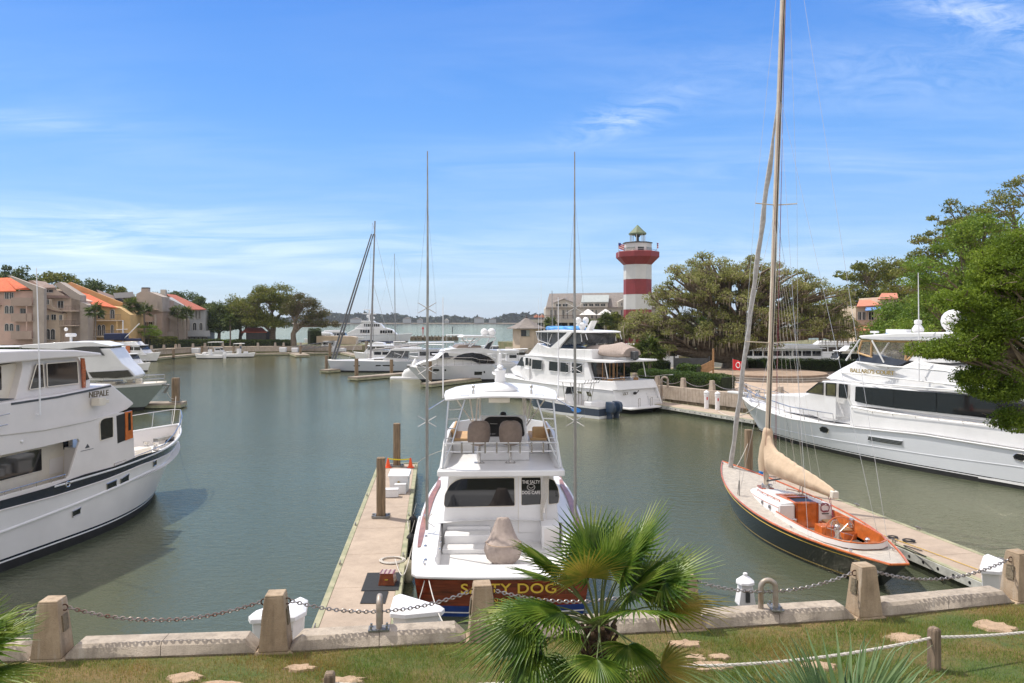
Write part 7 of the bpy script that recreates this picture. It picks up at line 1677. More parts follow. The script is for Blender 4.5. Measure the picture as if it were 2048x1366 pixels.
def tree(name, label, loc, blobs, trunk, leafm, size=.16, per=160, clr=(1.0, 1.5), density=1.0, group=None, seed=1, bark='bark_oak', moss=0, flat=.6, top=.5, limb_n=9, tr0=None, cat='tree', sparse=0.0, elong=1.0, twigs=0):
 """blobs: (cx, cy, cz, rx, ry, rz, number of leaf clumps) relative to loc; trunk: [(x, y, z, r), ...]"""
 rs = np.random.default_rng(seed); rr = random.Random(seed)
 o = thing(name, label, cat, loc, 0, group); cl = []
 for bl in blobs:
  cx, cy, cz, rx, ry, rz, n = bl
  for k in range(int(n*density)):
   d = rs.normal(0, 1, 3); d /= np.linalg.norm(d); r = rs.uniform(.35, 1.0)**.5
   if d[2] < -.35: d[2] *= .5
   c_ = rs.uniform(*clr); cl.append((cx+d[0]*rx*r, cy+d[1]*ry*r, cz+d[2]*rz*r, c_*1.15, c_*1.15, c_*flat))
 pts = clump_pts(cl, per, rs, top)
 v, f = quads(pts, size, rs, elong=elong); raw_mesh('crown', v, f, leafm, o)
 # trunk and limbs
 mb = MB(); mb.tube([t[:3] for t in trunk], [t[3] for t in trunk], 10); T = [Vector(t[:3]) for t in trunk]; tip = T[-1]; r_t = trunk[-1][3]
 order = sorted(cl, key=lambda c: rr.random())
 hubs = []
 for bl in blobs:
  h = Vector((bl[0]*.75, bl[1]*.75, bl[2]-bl[5]*.25)); st = T[-1] if rr.random() < .6 else T[-2]
  m1 = st.lerp(h, .45)+Vector((rr.uniform(-.3, .3), rr.uniform(-.3, .3), rr.uniform(-.1, .4)))*((h-st).length*.15)
  pl = spl([st, m1, h], 5); mb.tube(pl, [lerp(r_t*.75, r_t*.35, i/(len(pl)-1)) for i in range(len(pl))], 7); hubs.append((h, pl, bl))
 for c in cl:
  cv = Vector(c[:3]); h = min(hubs, key=lambda q: (q[0]-cv).length); st = h[1][rr.randrange(len(h[1])//2, len(h[1]))]
  if rr.random() > limb_n/10: continue
  m1 = st.lerp(cv, .5)+Vector((rr.uniform(-.3, .3), rr.uniform(-.3, .3), rr.uniform(0, .35)))*((cv-st).length*.22)
  pl = spl([st, m1, cv], 3); mb.tube(pl, [lerp(r_t*.22, r_t*.05, i/(len(pl)-1)) for i in range(len(pl))], 4, False)
  for q in range(twigs):
   e = cv+Vector((rr.uniform(-1, 1), rr.uniform(-1, 1), rr.uniform(-.2, .9)))*c[3]; mb.tube([pl[-2], cv.lerp(e, .3), e], [r_t*.06, r_t*.04, .01], 3, False)
 mb.build('trunk', bark, o, ang=60, recalc=False)
 if moss:
  n = moss; sel = rs.integers(0, len(cl), n); C = np.array(cl)[sel]; p = C[:, :3]+rs.uniform(-1, 1, (n, 3))*C[:, 3:4]*np.array([.9, .9, .3]); L = rs.uniform(.25, 1.25, n)[:, None]*np.clip(1.25-p[:, 2:3]*.07, .25, 1); w_ = rs.uniform(.03, .09, n)[:, None]; a = rs.uniform(0, 6.28, n)
  dx = np.stack([np.cos(a), np.sin(a), 0*a], 1)*w_; dz = np.zeros((n, 3)); dz[:, 2:3] = L
  v = np.stack([p-dx, p+dx, p+dx*.7-dz*.6, p-dz, p-dx*.8-dz*.5], 1).reshape(-1, 3); raw_mesh('hanging_moss', v, np.arange(5*n).reshape(-1, 5), 'moss', o)
 return o
leaf_mat('leaf_oak', [(.06, .085, .018), (.13, .155, .025), (.22, .23, .04), (.24, .19, .09)], .55, trans=.25, dark=.5)
leaf_mat('leaf_liberty', [(.12, .14, .045), (.23, .245, .07), (.34, .345, .11), (.35, .28, .19)], .5, trans=.35, dark=.6)
leaf_mat('leaf_bright', [(.07, .13, .015), (.15, .24, .025), (.27, .34, .045)], .35, trans=.35, dark=.6)
leaf_mat('leaf_dark', [(.035, .06, .016), (.075, .11, .024), (.13, .16, .04)], .4, trans=.2, dark=.5)
leaf_mat('leaf_near', [(.07, .12, .012), (.15, .22, .02), (.28, .36, .04)], 1.3, trans=.4, dark=.5)
leaf_mat('leaf_brownish', [(.06, .07, .02), (.11, .11, .03), (.20, .14, .085)], .6, trans=.2, dark=.5)
leaf_mat('leaf_hedge', [(.03, .06, .012), (.06, .11, .018), (.13, .19, .025)], 1.2, trans=.2, dark=.5)
leaf_mat('moss', [(.28, .24, .17), (.42, .36, .27)], 1.0, rough=.95, trans=.15)
mat('bark_oak', (.21, .165, .12), .95, var=.35, vs=3, bump=.03, bs=5, col2=(.10, .075, .05))
mat('bark_grey', (.22, .18, .15), .95, var=.3, vs=3, bump=.02, bs=6)
# the big oak
tree('live_oak', 'huge live oak hung with grey moss right of the lighthouse', (27.2, 91.5, 1.8),
     [(-8.5, 0, 5.8, 4.6, 5, 3.0, 42), (-6.5, -2, 9.6, 4.2, 4, 3.0, 40), (-2.5, 0, 11.9, 4.0, 4.5, 2.6, 42), (1.5, -1, 11.6, 3.8, 4.5, 2.7, 38), (5.8, 0, 10.4, 3.6, 4.5, 2.7, 34), (9.6, 0, 8.4, 4.2, 4.5, 3.2, 40), (11.5, -1, 4.9, 3.2, 4, 2.4, 22), (-12.0, -1, 5.0, 2.4, 3, 2.4, 26), (-10.5, -3, 2.9, 3.0, 2.5, 1.2, 16), (0, -3, 7.2, 6.0, 3.5, 2.6, 46), (4.8, -4, 5.4, 4.2, 3, 1.8, 24), (-3.2, -5, 4.4, 3.6, 2.5, 1.4, 22), (0, -4, 3.5, 4.0, 2.5, .9, 12)],
     [(0, 0, -.4, 2.2), (0, 0, .5, 1.6), (.1, 0, 1.6, 1.35), (.2, .1, 2.9, 1.2)], 'leaf_liberty', .12, 165, (.55, 1.15), density=1.25, seed=11, moss=3800, flat=.75, twigs=3)
# trees behind and right
tree('oak_tree', 'dark oak standing behind the red-roofed house', (71, 146, 2), [(0, 0, 11.5, 6.5, 6, 4, 50), (-5.5, 0, 8, 4, 4, 3.5, 26), (5, 0, 9, 4, 4, 3.5, 26), (-2, 0, 15, 5, 4, 2.4, 26), (4, 0, 15.6, 3.6, 3, 2.0, 16)], [(0, 0, -.5, .8), (0, 0, 4, .6), (.2, 0, 7, .5)], 'leaf_oak', .24, 130, (1.0, 1.9), seed=21, flat=.85, twigs=2)
tree('oak_tree', 'broad light-green oak at right behind the large yacht, lower crown', (52.5, 88, 1.8), [(0, 0, 6.2, 6, 5, 3, 44), (-6, 0, 4.2, 3.6, 4, 2.4, 24), (6, -2, 7.4, 5.5, 4, 4, 40), (-2, -2, 8.4, 4, 4, 2.6, 26), (-9, 1, 3.4, 2.6, 3, 1.8, 12)], [(0, 0, -.5, .8), (0, 0, 2.6, .65), (.2, 0, 4, .5)], 'leaf_bright', .15, 170, (.85, 1.5), flat=.8, density=1.2, seed=23, twigs=1)
tree('oak_tree', 'tall spreading oak rising at right, its dark limbs open against the sky', (54.3, 84, 1.8), [(-4.6, 0, 17.8, 3.0, 3, 1.7, 17), (-6.6, 0, 15.4, 2.2, 3, 1.5, 12), (-8.2, 0, 12.8, 2.3, 3, 1.6, 13), (-1.6, 0, 15.8, 3.2, 3, 2.0, 18), (2, 0, 14.2, 4, 4, 2.4, 28), (-4, 0, 13.2, 3.4, 3, 2, 18), (-9.5, 0, 10.2, 2.6, 3, 1.8, 14), (-2, -1, 10.8, 5, 4, 2.5, 30)], [(0, 0, -.5, 1.0), (0, 0, 5, .8), (-.8, 0, 10, .6)], 'leaf_oak', .15, 110, (.7, 1.2), seed=25, twigs=3, density=1.0)
tree('oak_tree', 'highest oak crown at the top right with thick bare limbs', (51.6, 74, -2.7), [(-3.0, 0, 21.6, 2.4, 3, 1.3, 12), (-.6, 0, 23.6, 3.0, 3, 1.6, 16), (-4.8, 0, 19.9, 1.7, 2, 1.0, 8), (2.5, 0, 21.5, 3, 3, 2, 12), (-2.4, 0, 17.4, 2.4, 2.5, 1.8, 18), (.2, 0, 15.8, 3.0, 3, 2.6, 26)], [(0, 0, -.5, 1.0), (0, 0, 9, .75), (-.4, 0, 15, .55), (.2, 0, 18, .42)], 'leaf_oak', .13, 110, (.6, 1.05), seed=27, twigs=3)
tree('oak_tree', 'bright green oak mass behind the near leaves at the right edge', (42.3, 66, 1.8), [(0, 0, 8, 5.5, 5, 4.2, 60), (-4, 0, 10.4, 3.6, 4, 2.8, 30), (-1.5, 0, 13.2, 3.0, 3, 2.0, 26), (4, 0, 12, 4.5, 4, 3.4, 40), (-5.5, -1, 6.0, 3.2, 3, 2.6, 22)], [(0, 0, -.5, .8), (0, 0, 3, .6), (0, 0, 5, .5)], 'leaf_bright', .12, 200, (.7, 1.3), flat=.8, density=1.2, seed=29, twigs=1)
# near tree at the right edge: trunk outside the frame, branches reaching in over the yacht
tree('oak_tree', 'near live oak whose leafy boughs hang into the right edge of the view', (13.2, 15.0, 3.0), [(-3.34, 0.0, 5.81, 0.62, 0.70, 0.62, 46), (-3.59, 0.0, 4.86, 0.66, 0.70, 0.50, 50), (-4.06, 0.0, 4.36, 0.50, 0.70, 0.26, 26), (-4.54, 0.0, 4.41, 0.30, 0.40, 0.15, 10), (-4.94, 0.0, 4.38, 0.20, 0.30, 0.10, 5), (-3.54, 0.0, 3.66, 0.50, 0.70, 0.42, 30), (-3.16, 0.0, 2.96, 0.20, 0.40, 0.22, 9), (-2.79, 0.0, 6.41, 0.60, 0.70, 0.50, 30), (-4.09, 0.0, 5.41, 0.34, 0.70, 0.26, 14), (-2.44, 0.0, 4.91, 0.80, 0.70, 1.30, 50), (-3.96, 0.0, 3.89, 0.25, 0.40, 0.18, 9)], [(0, 0, -.6, .34), (0, 0, 1.8, .28), (-.2, 0, 3.0, .22)], 'leaf_near', .024, 260, (.13, .28), density=1.75, seed=31, flat=.95, twigs=2, elong=1.1, limb_n=4)
# left bank trees
def simple_tree(label, px, Y, ztop, halfw_px, m='leaf_dark', seed=1, n=60, z0=1.7, size=.26, group='trees behind the left bank', crown_lo=.28, **k):
 x, y = W2(px, Y); hw = halfw_px*Y/F; ht_ = ztop-z0; lo = ht_*crown_lo
 bl = [(0, 0, ht_*.70, hw*.72, hw*.6, ht_*.28, n//2), (-hw*.55, 0, ht_*.5, hw*.5, hw*.5, ht_*.24, n//4), (hw*.55, 0, ht_*.5, hw*.5, hw*.5, ht_*.24, n//4), (0, -hw*.2, ht_*.42, hw*.6, hw*.5, ht_*.22, n//5)]
 return tree('oak_tree' if 'name' not in k else k.pop('name'), label, (x, y, z0), bl, [(0, 0, -.4, .55), (.1, 0, ht_*.15, .42), (.2, 0, ht_*.3, .34)], m, size, 130, (1.1, 2.0), seed=seed, group=group, twigs=1, flat=.85, **k)
def ztop(py, Y): return H-(py-HZ)/F*Y
simple_tree('light green tree in front of the coral-roofed house', 1800, 104, ztop(606, 104), 64, 'leaf_bright', 33, 90, z0=1.8, size=.17, group='trees behind the right bank', crown_lo=.15)
tree('oak_tree', 'tall green oak at the tip of the left bank', (*W2(545, 190), 1.7), [(0, 0, 12.2, 5.2, 5, 3.0, 44), (-6.5, 0, 8.6, 4, 4, 3, 26), (4, 0, 9.4, 3.8, 4, 2.8, 26), (-3, -2, 6.0, 4.5, 3, 2, 22), (2, -2, 5.4, 4, 3, 1.4, 12)], [(0, 0, -.4, .9), (0, 0, 3, .75), (.4, 0, 6, .6)], 'leaf_oak', .2, 190, (1.1, 1.9), density=1.3, flat=.8, seed=41, twigs=2)
tree('oak_tree', 'wind-leaned brownish oak with open branches at the tip of the left bank', (*W2(588, 183), 1.7), [(2.0, 0, 10.6, 3.6, 3.5, 2.2, 26), (-1, 0, 8.4, 2.6, 3, 2.0, 14), (5.6, 0, 7.8, 3.0, 3, 2, 17), (8.6, 0, 5.2, 2.2, 2.4, 1.3, 10), (3.5, -1, 6.0, 3.4, 3, 1.2, 9)], [(0, 0, -.4, .75), (-.2, 0, 3, .6), (.6, 0, 5, .5)], 'leaf_brownish', .18, 90, (.8, 1.5), density=1.5, flat=.8, seed=43, twigs=4)
simple_tree('rounded oak left of the tall one, over the boathouse', 480, 195, ztop(592, 195), 45, 'leaf_oak', 45, 70)
simple_tree('dark bushy oak beside the last townhouse', 437, 190, ztop(606, 190), 38, 'leaf_dark', 47, 60, crown_lo=.1)
for i, (px, Y, py, hw, lb) in enumerate(((370, 205, 574, 44, 'oak behind the last grey townhouse roof'), (420, 200, 604, 30, 'low oak right of the last townhouse'), (322, 215, 578, 30, 'oak behind the chimneyed townhouse'), (240, 200, 566, 34, 'oak behind the brown-roofed townhouse'), (175, 180, 550, 50, 'oak behind the yellow townhouse'), (110, 172, 534, 52, 'dark oak behind the second townhouse'), (30, 165, 524, 50, 'dark oak above the first orange roof'), (-50, 160, 528, 60, 'oak beyond the left edge behind the houses'))):
 simple_tree(lb, px, Y+28, ztop(py, Y+28)-1, hw*1.3, 'leaf_oak' if i % 2 else 'leaf_dark', 51+i, 130, size=.3)
for i, (px, Y, py, hw, lb) in enumerate(((1640, 135, 590, 40, 'oak between the big oak and the house'), (1232, 176, 628, 11, 'low tree at the foot of the lighthouse'), (1860, 120, 560, 70, 'oak behind the houses at right'))):
 simple_tree(lb, px, Y, ztop(py, Y), hw, 'leaf_oak', 71+i, 50, z0=2.0, group='trees behind the right bank')
# cabbage palms
leaf_mat('leaf_palm', [(.04, .06, .012), (.08, .12, .02), (.15, .19, .035)], 1.0, trans=.25)
def fan_frond(mb_v, mb_f, c, d, L, R_, rs, nleaf=11):
 """one fan leaf at distance L from c in direction d"""
 d = d/np.linalg.norm(d); tip = c+d*L; side = np.cross(d, [0, 0, 1]); side /= max(np.linalg.norm(side), 1e-4)
 for k in range(nleaf):
  a = (k/(nleaf-1)-.5)*3.9; e = tip+(d*math.cos(a)+side*math.sin(a))*R_*rs.uniform(.85, 1.1)+np.array([0, 0, -R_*.35*abs(math.sin(a*.7))-R_*.18])
  w_ = np.cross(e-tip, [0, 0, 1]); w_ = w_/max(np.linalg.norm(w_), 1e-4)*R_*.075; m_ = tip*.45+e*.55+np.array([0, 0, R_*.06])
  i = len(mb_v); mb_v += [tip, m_-w_, e, m_+w_]; mb_f.append((i, i+1, i+2, i+3))
def cabbage(label, loc, h, group='cabbage palms along the banks', seed=1, R_=.95, nf=38):
 rs = np.random.default_rng(seed); o = thing('palm_tree', label, 'palm', loc, 0, group); V, Fc = [], []
 for k in range(nf):
  a = rs.uniform(0, 6.28); el = rs.uniform(-.75, 1.35); fan_frond(V, Fc, np.array([0, 0, h]), np.array([math.cos(a)*math.cos(el), math.sin(a)*math.cos(el), math.sin(el)]), rs.uniform(.6, 1.1)*R_, R_*rs.uniform(.8, 1.1), rs)
 raw_mesh('crown', np.array(V), np.array(Fc), 'leaf_palm', o)
 mb = MB(); mb.tube([(0, 0, -.4), (.1, 0, h*.3), (.05, .05, h*.7), (0, 0, h)], [.26, .19, .17, .24], 8); mb.build('trunk', 'bark_grey', o); return o
for i, (px, yt, Y, lb, sc_) in enumerate(((190, 620, 153, 'cabbage palm in front of the yellow townhouse', 1), (263, 612, 166, 'cabbage palm left of the pair before the chimneyed townhouse', 1.05), (288, 620, 167, 'cabbage palm right of the pair before the chimneyed townhouse', 1), (355, 624, 177, 'cabbage palm left of the pair by the last townhouse', 1), (373, 627, 178, 'cabbage palm right of the pair by the last townhouse', 1), (460, 640, 184, 'cabbage palm by the boathouse', 1))):
 x, y = W2(px, Y); cabbage(lb, (x, y, 1.7), ztop(yt, Y)-1.7, seed=80+i, R_=1.25*sc_)
for i, (px, yt, Y, zz, lb, r_) in enumerate(((1298, 702, 84, 1.8, 'bushy young palm on the promenade behind the hedge', 1.2), (1322, 690, 90, 1.8, 'second young palm behind the hedge', 1.2), (1212, 640, 172, 2, 'small palm by the clubhouse terrace', 1.3), (1182, 650, 170, 2, 'clipped palm by the terrace posts', 1.1), (1100, 645, 172, 2, 'low palm under the terrace', 1.1), (1410, 655, 96, 1.8, 'palm half hidden in the big oak', 1.3))):
 x, y = W2(px, Y); cabbage(lb, (x, y, zz), max(.6, ztop(yt, Y)-zz), seed=90+i, R_=r_, nf=46, group='palms on the right bank')
# hedges and shrubs
def hedge(name, label, pts, w_, h, m='leaf_hedge', z0=1.8, seed=1, size=.055, dens=330, group=None, cat='hedge'):
 rs = np.random.default_rng(seed); C = []
 for a, b in zip(pts, pts[1:]):
  L = math.hypot(b[0]-a[0], b[1]-a[1]); n = int(L*(w_+2*h)*dens); t_ = rs.uniform(0, 1, n); ang = rs.uniform(0, math.pi, n); rad = rs.uniform(.86, 1.04, n)
  ux, uy = (b[1]-a[1])/L, -(b[0]-a[0])/L; cc = np.cos(ang); ss = np.sin(ang); off = np.sign(cc)*np.abs(cc)**.4*w_/2*rad; zz = ss**.35*h*rad
  C.append(np.stack([a[0]+(b[0]-a[0])*t_+ux*off, a[1]+(b[1]-a[1])*t_+uy*off, z0+zz+.06*np.sin(t_*L*3)], 1))
 C = np.concatenate(C); o0 = C.mean(0); o0[2] = z0; v, f = quads(C-o0, size, rs); o = thing(name, label, cat, tuple(o0), 0, group)
 raw_mesh('foliage', v, f, m, o)
 mb = MB()
 for a, b in zip(pts, pts[1:]):
  L = math.hypot(b[0]-a[0], b[1]-a[1]); ang = math.atan2(b[1]-a[1], b[0]-a[0]); mb.box(((a[0]+b[0])/2-o0[0], (a[1]+b[1])/2-o0[1], h*.42), (L, w_*.8, h*.84), ang)
 mb.build('inner_branches', 'hedge_core', o); return o
hedge('clipped_hedge', 'bright clipped hedge behind the promenade posts', [(13.4, 75.5), (14.9, 73.0), (17.0, 69.8), (19.2, 66.6)], 2.2, 1.35, seed=1)
hedge('clipped_hedge', 'dark clipped hedge behind the round stage', [(28.5, 93), (36, 92), (48, 91), (56, 90)], 1.6, 1.5, seed=2, m='leaf_hedge', dens=200)
hedge('clipped_hedge', 'hedge behind the young palms left of the screen', [(13.2, 90), (18.5, 88)], 1.8, 1.5, seed=3, dens=200)
hedge('shrub', 'dark leafy shrub at the foot of the timber ramp', [(17.6, 79), (19.4, 78)], 2.2, 1.6, seed=4, dens=160, size=.10, cat='shrub')
hedge('shrub', 'leafy shrubs around the oak trunk on its right', [(29.3, 88.5), (32.5, 89.5)], 1.6, 1.5, seed=5, dens=160, size=.10, cat='shrub')
for i, (pa, pb, h, lb, mm) in enumerate((((330, 173), (440, 184), 1.8, 'mixed shrubs before the last townhouses', 'leaf_dark'), ((415, 184), (470, 186), 1.6, 'bright low hedge by the white fence', 'leaf_bright'), ((470, 186), (590, 184), 1.6, 'dark hedge under the tall oak', 'leaf_dark'), ((0, 147), (170, 152), 1.4, 'green hedge under the first townhouses', 'leaf_hedge'), ((295, 167), (350, 175), 2.6, 'round shrubs under the chimneyed townhouse', 'leaf_oak'), ((618, 196), (640, 198), 4.2, 'tall clipped shrub beside the cream tank', 'leaf_dark'))):
 a = W2(*pa); b = W2(*pb); hedge('garden_hedge', lb, [a, b], 2.0, h, mm, 1.7, 20+i, .12, 60)
x, y = W2(262, 167); tree('small_tree', 'light green shrub tree before the grey balconies', (x+4.0, y, 1.7), [(0, 0, 3.6, 2.6, 2.2, 2.0, 26)], [(0, 0, -.3, .2), (0, 0, 1.2, .14), (0, 0, 2, .12)], 'leaf_bright', .14, 90, (.5, .9), seed=61)
# ------------------------------------------------------------------ buildings
def wall_mat(name, c, rough=.85, var=.1, vs=.5, col2=None): return mat(name, c, rough, var=var, vs=vs, bump=.004, bs=20, col2=col2)
wall_mat('stucco_pink', (.60, .42, .34)); wall_mat('stucco_tan', (.56, .44, .35)); wall_mat('stucco_grey', (.42, .355, .30)); wall_mat('stucco_brown', (.40, .30, .24))
wall_mat('stucco_cream', (.60, .48, .36)); wall_mat('stucco_yellow', (.60, .40, .18)); wall_mat('stucco_orange', (.58, .33, .15)); wall_mat('stucco_blue', (.36, .37, .38)); wall_mat('clap_white', (.50, .46, .40))
def tile_mat(name, c, c2):
 m = mat(name, c, .8, var=.15, vs=1.5, col2=c2); t = NT(m.node_tree); b = t.n['Principled BSDF']; tcn = t.new('ShaderNodeTexCoord')
 wv = t.new('ShaderNodeTexWave', {0: tcn.outputs['Object'], 'Scale': 2.2, 'Distortion': .3}); t.l.new(t.new('ShaderNodeBump', {'Strength': .6, 'Distance': .08, 'Height': wv.outputs[0]}).outputs[0], b.inputs['Normal']); return m
tile_mat('tile_orange', (.68, .15, .045), (.50, .10, .035)); tile_mat('tile_red', (.38, .10, .06), (.28, .08, .05)); tile_mat('shingle_brown', (.25, .16, .12), (.17, .12, .10)); tile_mat('shingle_grey', (.26, .225, .20), (.19, .165, .15)); tile_mat('shingle_dark', (.10, .09, .085), (.07, .065, .06)); tile_mat('tile_coral', (.60, .24, .15), (.5, .19, .12)); tile_mat('metal_roof', (.42, .45, .43), (.36, .39, .38))
wall_mat('lh_red', (.26, .032, .035), .6, .12, .6); wall_mat('lh_white', (.60, .59, .57), .6, .06, .5); wall_mat('copper_green', (.12, .19, .12), .7, .3, 1.2, (.16, .15, .08))
mat('window_dark', (.035, .04, .042), .15, var=.3, vs=.6); mat('trim_white', (.62, .60, .56), .6, var=.08); mat('rail_brown', (.22, .16, .13), .8, var=.2)
mat('glass_pale', (.32, .34, .30), .2, var=.2)
mat('awning_blue', (.16, .30, .62), .7, var=.1)
mat('far_wood', (.018, .03, .014), .95, var=.3, vs=.02)
leaf_mat('leaf_far', [(.015, .03, .012), (.03, .05, .02)], .01, trans=0)
class Facade:
 """front plane of a building, facing the camera, at distance Y; pixel-traced outlines get real size and depth"""
 def __init__(s, name, label, cat, px, Y, rot=0.0, z0=1.7, group=None):
  s.Y = Y; s.x, _ = W2(px, Y); s.fr = Frame(s.x, Y, rot); s.o = thing(name, label, cat, (s.x, Y, 0), R(rot), group)
 def q(s, pts, yo=0.0): return s.fr.trs(pts, yo)
 def solid(s, name, pts, m, y0=0.0, y1=9.0, poly=None): return MB().prism(poly or s.q(pts, y0), y0, y1, 'y').build(name, m, s.o, smooth=False)
 def roof(s, name, pts, m, y0=0.0, y1=4.0, th=.18, zb=0.0):
  """sloping slab: eave pts (front) to ridge pts (back); pts: eaveL, eaveR, ridgeR, ridgeL"""
  q = s.q(pts)
  a = [(q[0][0], y0, q[0][1]), (q[1][0], y0, q[1][1])]
  # ridge points read at depth y1: correct for distance
  k = (s.Y+y1)/s.Y
  fr2 = s.fr; r = [fr2.tr(px, py, y1) for px, py in (pts[2], pts[3])]
  b = [(r[0][0], y1, r[0][1]), (r[1][0], y1, r[1][1])]
  top = a+b; return MB().hexa([(x, y, z-th) for x, y, z in top]+top).build(name, m, s.o, smooth=False)
 def window(s, x0, x1, y0, y1, n=1, arch=False, name='window', m='window_dark', y=0.0, frame='trim_white'):
  a = s.fr.tr(x0, y1, y); b = s.fr.tr(x1, y0, y); w_ = (b[0]-a[0])/n
  for k in range(n):
   xa, xb = a[0]+w_*k+.06, a[0]+w_*(k+1)-.06; za, zb = a[1], b[1]
   poly = [(xa, za), (xb, za), (xb, zb)]+([( (xa+xb)/2+(xb-xa)/2*math.cos(t_), zb+(xb-xa)/2*.8*math.sin(t_)) for t_ in (.6, 1.2, math.pi/2, 1.9, 2.5)] if arch else [])+[(xa, zb)]
   o = MB().prism(poly, y-.06, y+.1, 'y').build(name, m, s.o, smooth=False)
   f = MB(); f.tube([(x, y-.06, z) for x, z in poly+[poly[0]]], .06, 4); f.tube([((xa+xb)/2, y-.07, za), ((xa+xb)/2, y-.07, zb)], .035, 4)
   f.build('window_frame', frame, o, smooth=False)
 def balcony(s, x0, x1, yt, yb, d=1.6, m='rail_brown', solid_=False, slab='stucco_tan'):
  a = s.fr.tr(x0, yb, 0); b = s.fr.tr(x1, yt, 0); z0, z1 = a[1], b[1]
  o = MB().bx(a[0], b[0], -d, 0, z0-.22, z0).build('balcony_slab', slab, s.o, smooth=False)
  mb = MB()
  if solid_: mb.bx(a[0], b[0], -d, -d+.08, z0, z1)
  else:
   mb.bx(a[0], b[0], -d, -d+.06, z1-.07, z1); k = a[0]
   while k < b[0]: mb.bx(k, k+.05, -d+.01, -d+.05, z0, z1-.06); k += .28
  mb.build('railing', m, o, smooth=False)
rotL = 8
h1 = Facade('townhouse', 'pink stucco townhouse with orange tile roof at the left edge', 'house', 40, 150, rotL, group='townhouses along the left bank')
h1.solid('wall', ZH((-140, 900), (-140, 400), (0, 375), (65, 375), (310, 370), (310, 900)), 'stucco_pink', 0, 9)
h1.solid('party_wall', ZH((300, 900), (300, 370), (60, 232), (80, 232), (385, 345), (400, 350), (400, 900)), 'stucco_grey', -1.2, .0)
h1.roof('roof', ZH((-140, 380), (170, 372), (75, 250), (-140, 262)), 'tile_orange', -1.0, 5); h1.roof('roof', ZH((165, 356), (290, 356), (100, 252), (40, 252)), 'tile_orange', -.9, 5)
h1.window(*[v for v in (9, 28, 585, 598)], n=2, y=-.02); h1.window(9, 28, 614, 627, 2, True); h1.window(9, 28, 650, 662, 2, True); h1.window(40, 53, 617, 628, 1); h1.window(32, 40, 650, 664, 1)
for yt, yb in ((596, 610), (627, 641), (662, 676)): h1.balcony(31, 72, yt, yb, 1.8, 'stucco_brown', True, 'stucco_brown')
h1.balcony(-20, 4, 598, 610, 1.5, 'stucco_brown', True, 'stucco_brown'); h1.solid('post', [(52, 610), (53.5, 610), (53.5, 664), (52, 664)], 'stucco_pink', -1.8, -1.6)
h2 = Facade('townhouse', 'tan stucco townhouse with brown tile roofs and pale bay', 'house', 120, 155, rotL, group='townhouses along the left bank')
h2.solid('wall', ZH((390, 900), (390, 350), (490, 350), (600, 420), (660, 440), (730, 460), (730, 900)), 'stucco_tan', 0, 9)
h2.solid('party_wall', ZH((650, 900), (650, 440), (490, 312), (540, 290), (730, 410), (730, 470), (800, 500), (800, 900)), 'stucco_grey', .0, 3)
h2.solid('upper_gable', ZH((255, 280), (290, 275), (385, 345), (385, 420)), 'stucco_brown', 0, 6)
h2.roof('roof', ZH((400, 432), (660, 436), (520, 355), (420, 360)), 'shingle_brown', -1.0, 3); h2.roof('roof', ZH((385, 345), (525, 342), (480, 312), (340, 315)), 'shingle_brown', -.6, 4)
h2.solid('bay', ZH((400, 900), (400, 450), (460, 445), (465, 510), (580, 575), (580, 700), (545, 705), (545, 900)), 'stucco_cream', -1.4, .0); h2.roof('bay_roof', ZH((460, 535), (610, 575), (590, 555), (480, 512)), 'shingle_brown', -1.7, 0)
h2.window(92, 99, 599, 609, 1, y=-1.42); h2.window(92, 99, 630, 640, 1, y=-1.42); h2.window(102, 113, 629, 640, 1, y=-1.42); h2.window(118, 125, 630, 640, 1, y=-1.42); h2.window(91, 111, 661, 679, 2, True, y=-1.42); h2.window(115, 128, 602, 616); h2.window(88, 107, 579, 585, 1)
h2.balcony(124, 160, 612, 621, 1.8); h2.balcony(127, 160, 641, 650, 1.8)
h4 = Facade('townhouse', 'yellow stucco townhouse with long orange-red roof and two balconies', 'house', 215, 161, rotL, group='townhouses along the left bank')
h4.solid('wall', ZH((740, 900), (740, 478), (835, 492), (1088, 526), (1185, 590), (1185, 900)), 'stucco_yellow', 0, 9)
h4.solid('party_wall', ZH((600, 360), (600, 310), (640, 292), (1110, 480), (1110, 560), (1185, 590), (1185, 640), (1000, 600)), 'stucco_orange', 8.6, 9.3)
h4.solid('side_wall', ZH((735, 900), (735, 600), (745, 490), (835, 500), (850, 900)), 'stucco_cream', -1.4, -.9)
h4.roof('roof', ZH((760, 480), (1092, 527), (800, 398), (620, 352)), 'tile_orange', -1.2, 8.4); h4.roof('roof', ZH((690, 440), (835, 492), (730, 400), (600, 348)), 'tile_orange', -1.7, 6)
h4.window(195, 209, 624, 637, 2); h4.window(220, 230, 622, 637, 1, True); h4.window(195, 211, 652, 671, 2, True); h4.window(221, 228, 652, 671, 1, True)
h4.balcony(191, 248, 629, 640, 1.8, slab='stucco_cream'); h4.balcony(188, 258, 660, 672, 2.2, slab='stucco_cream'); h4.solid('post', [(232, 643), (235, 643), (235, 672), (232, 672)], 'stucco_yellow', -1.8, -1.5); h4.window(178, 182, 647, 663, y=-1.42)
h5 = Facade('townhouse', 'grey-brown townhouse with dark stepped shingle roofs and deep balconies', 'house', 285, 174, rotL, group='townhouses along the left bank')
h5.solid('wall', ZH((1180, 900), (1180, 560), (1120, 482), (1145, 474), (1240, 470), (1240, 458), (1475, 455), (1475, 900)), 'stucco_brown', 0, 9)
h5.solid('upper_storey', ZH((1240, 560), (1240, 400), (1290, 375), (1360, 380), (1475, 425), (1475, 560)), 'stucco_grey', -.6, 5)
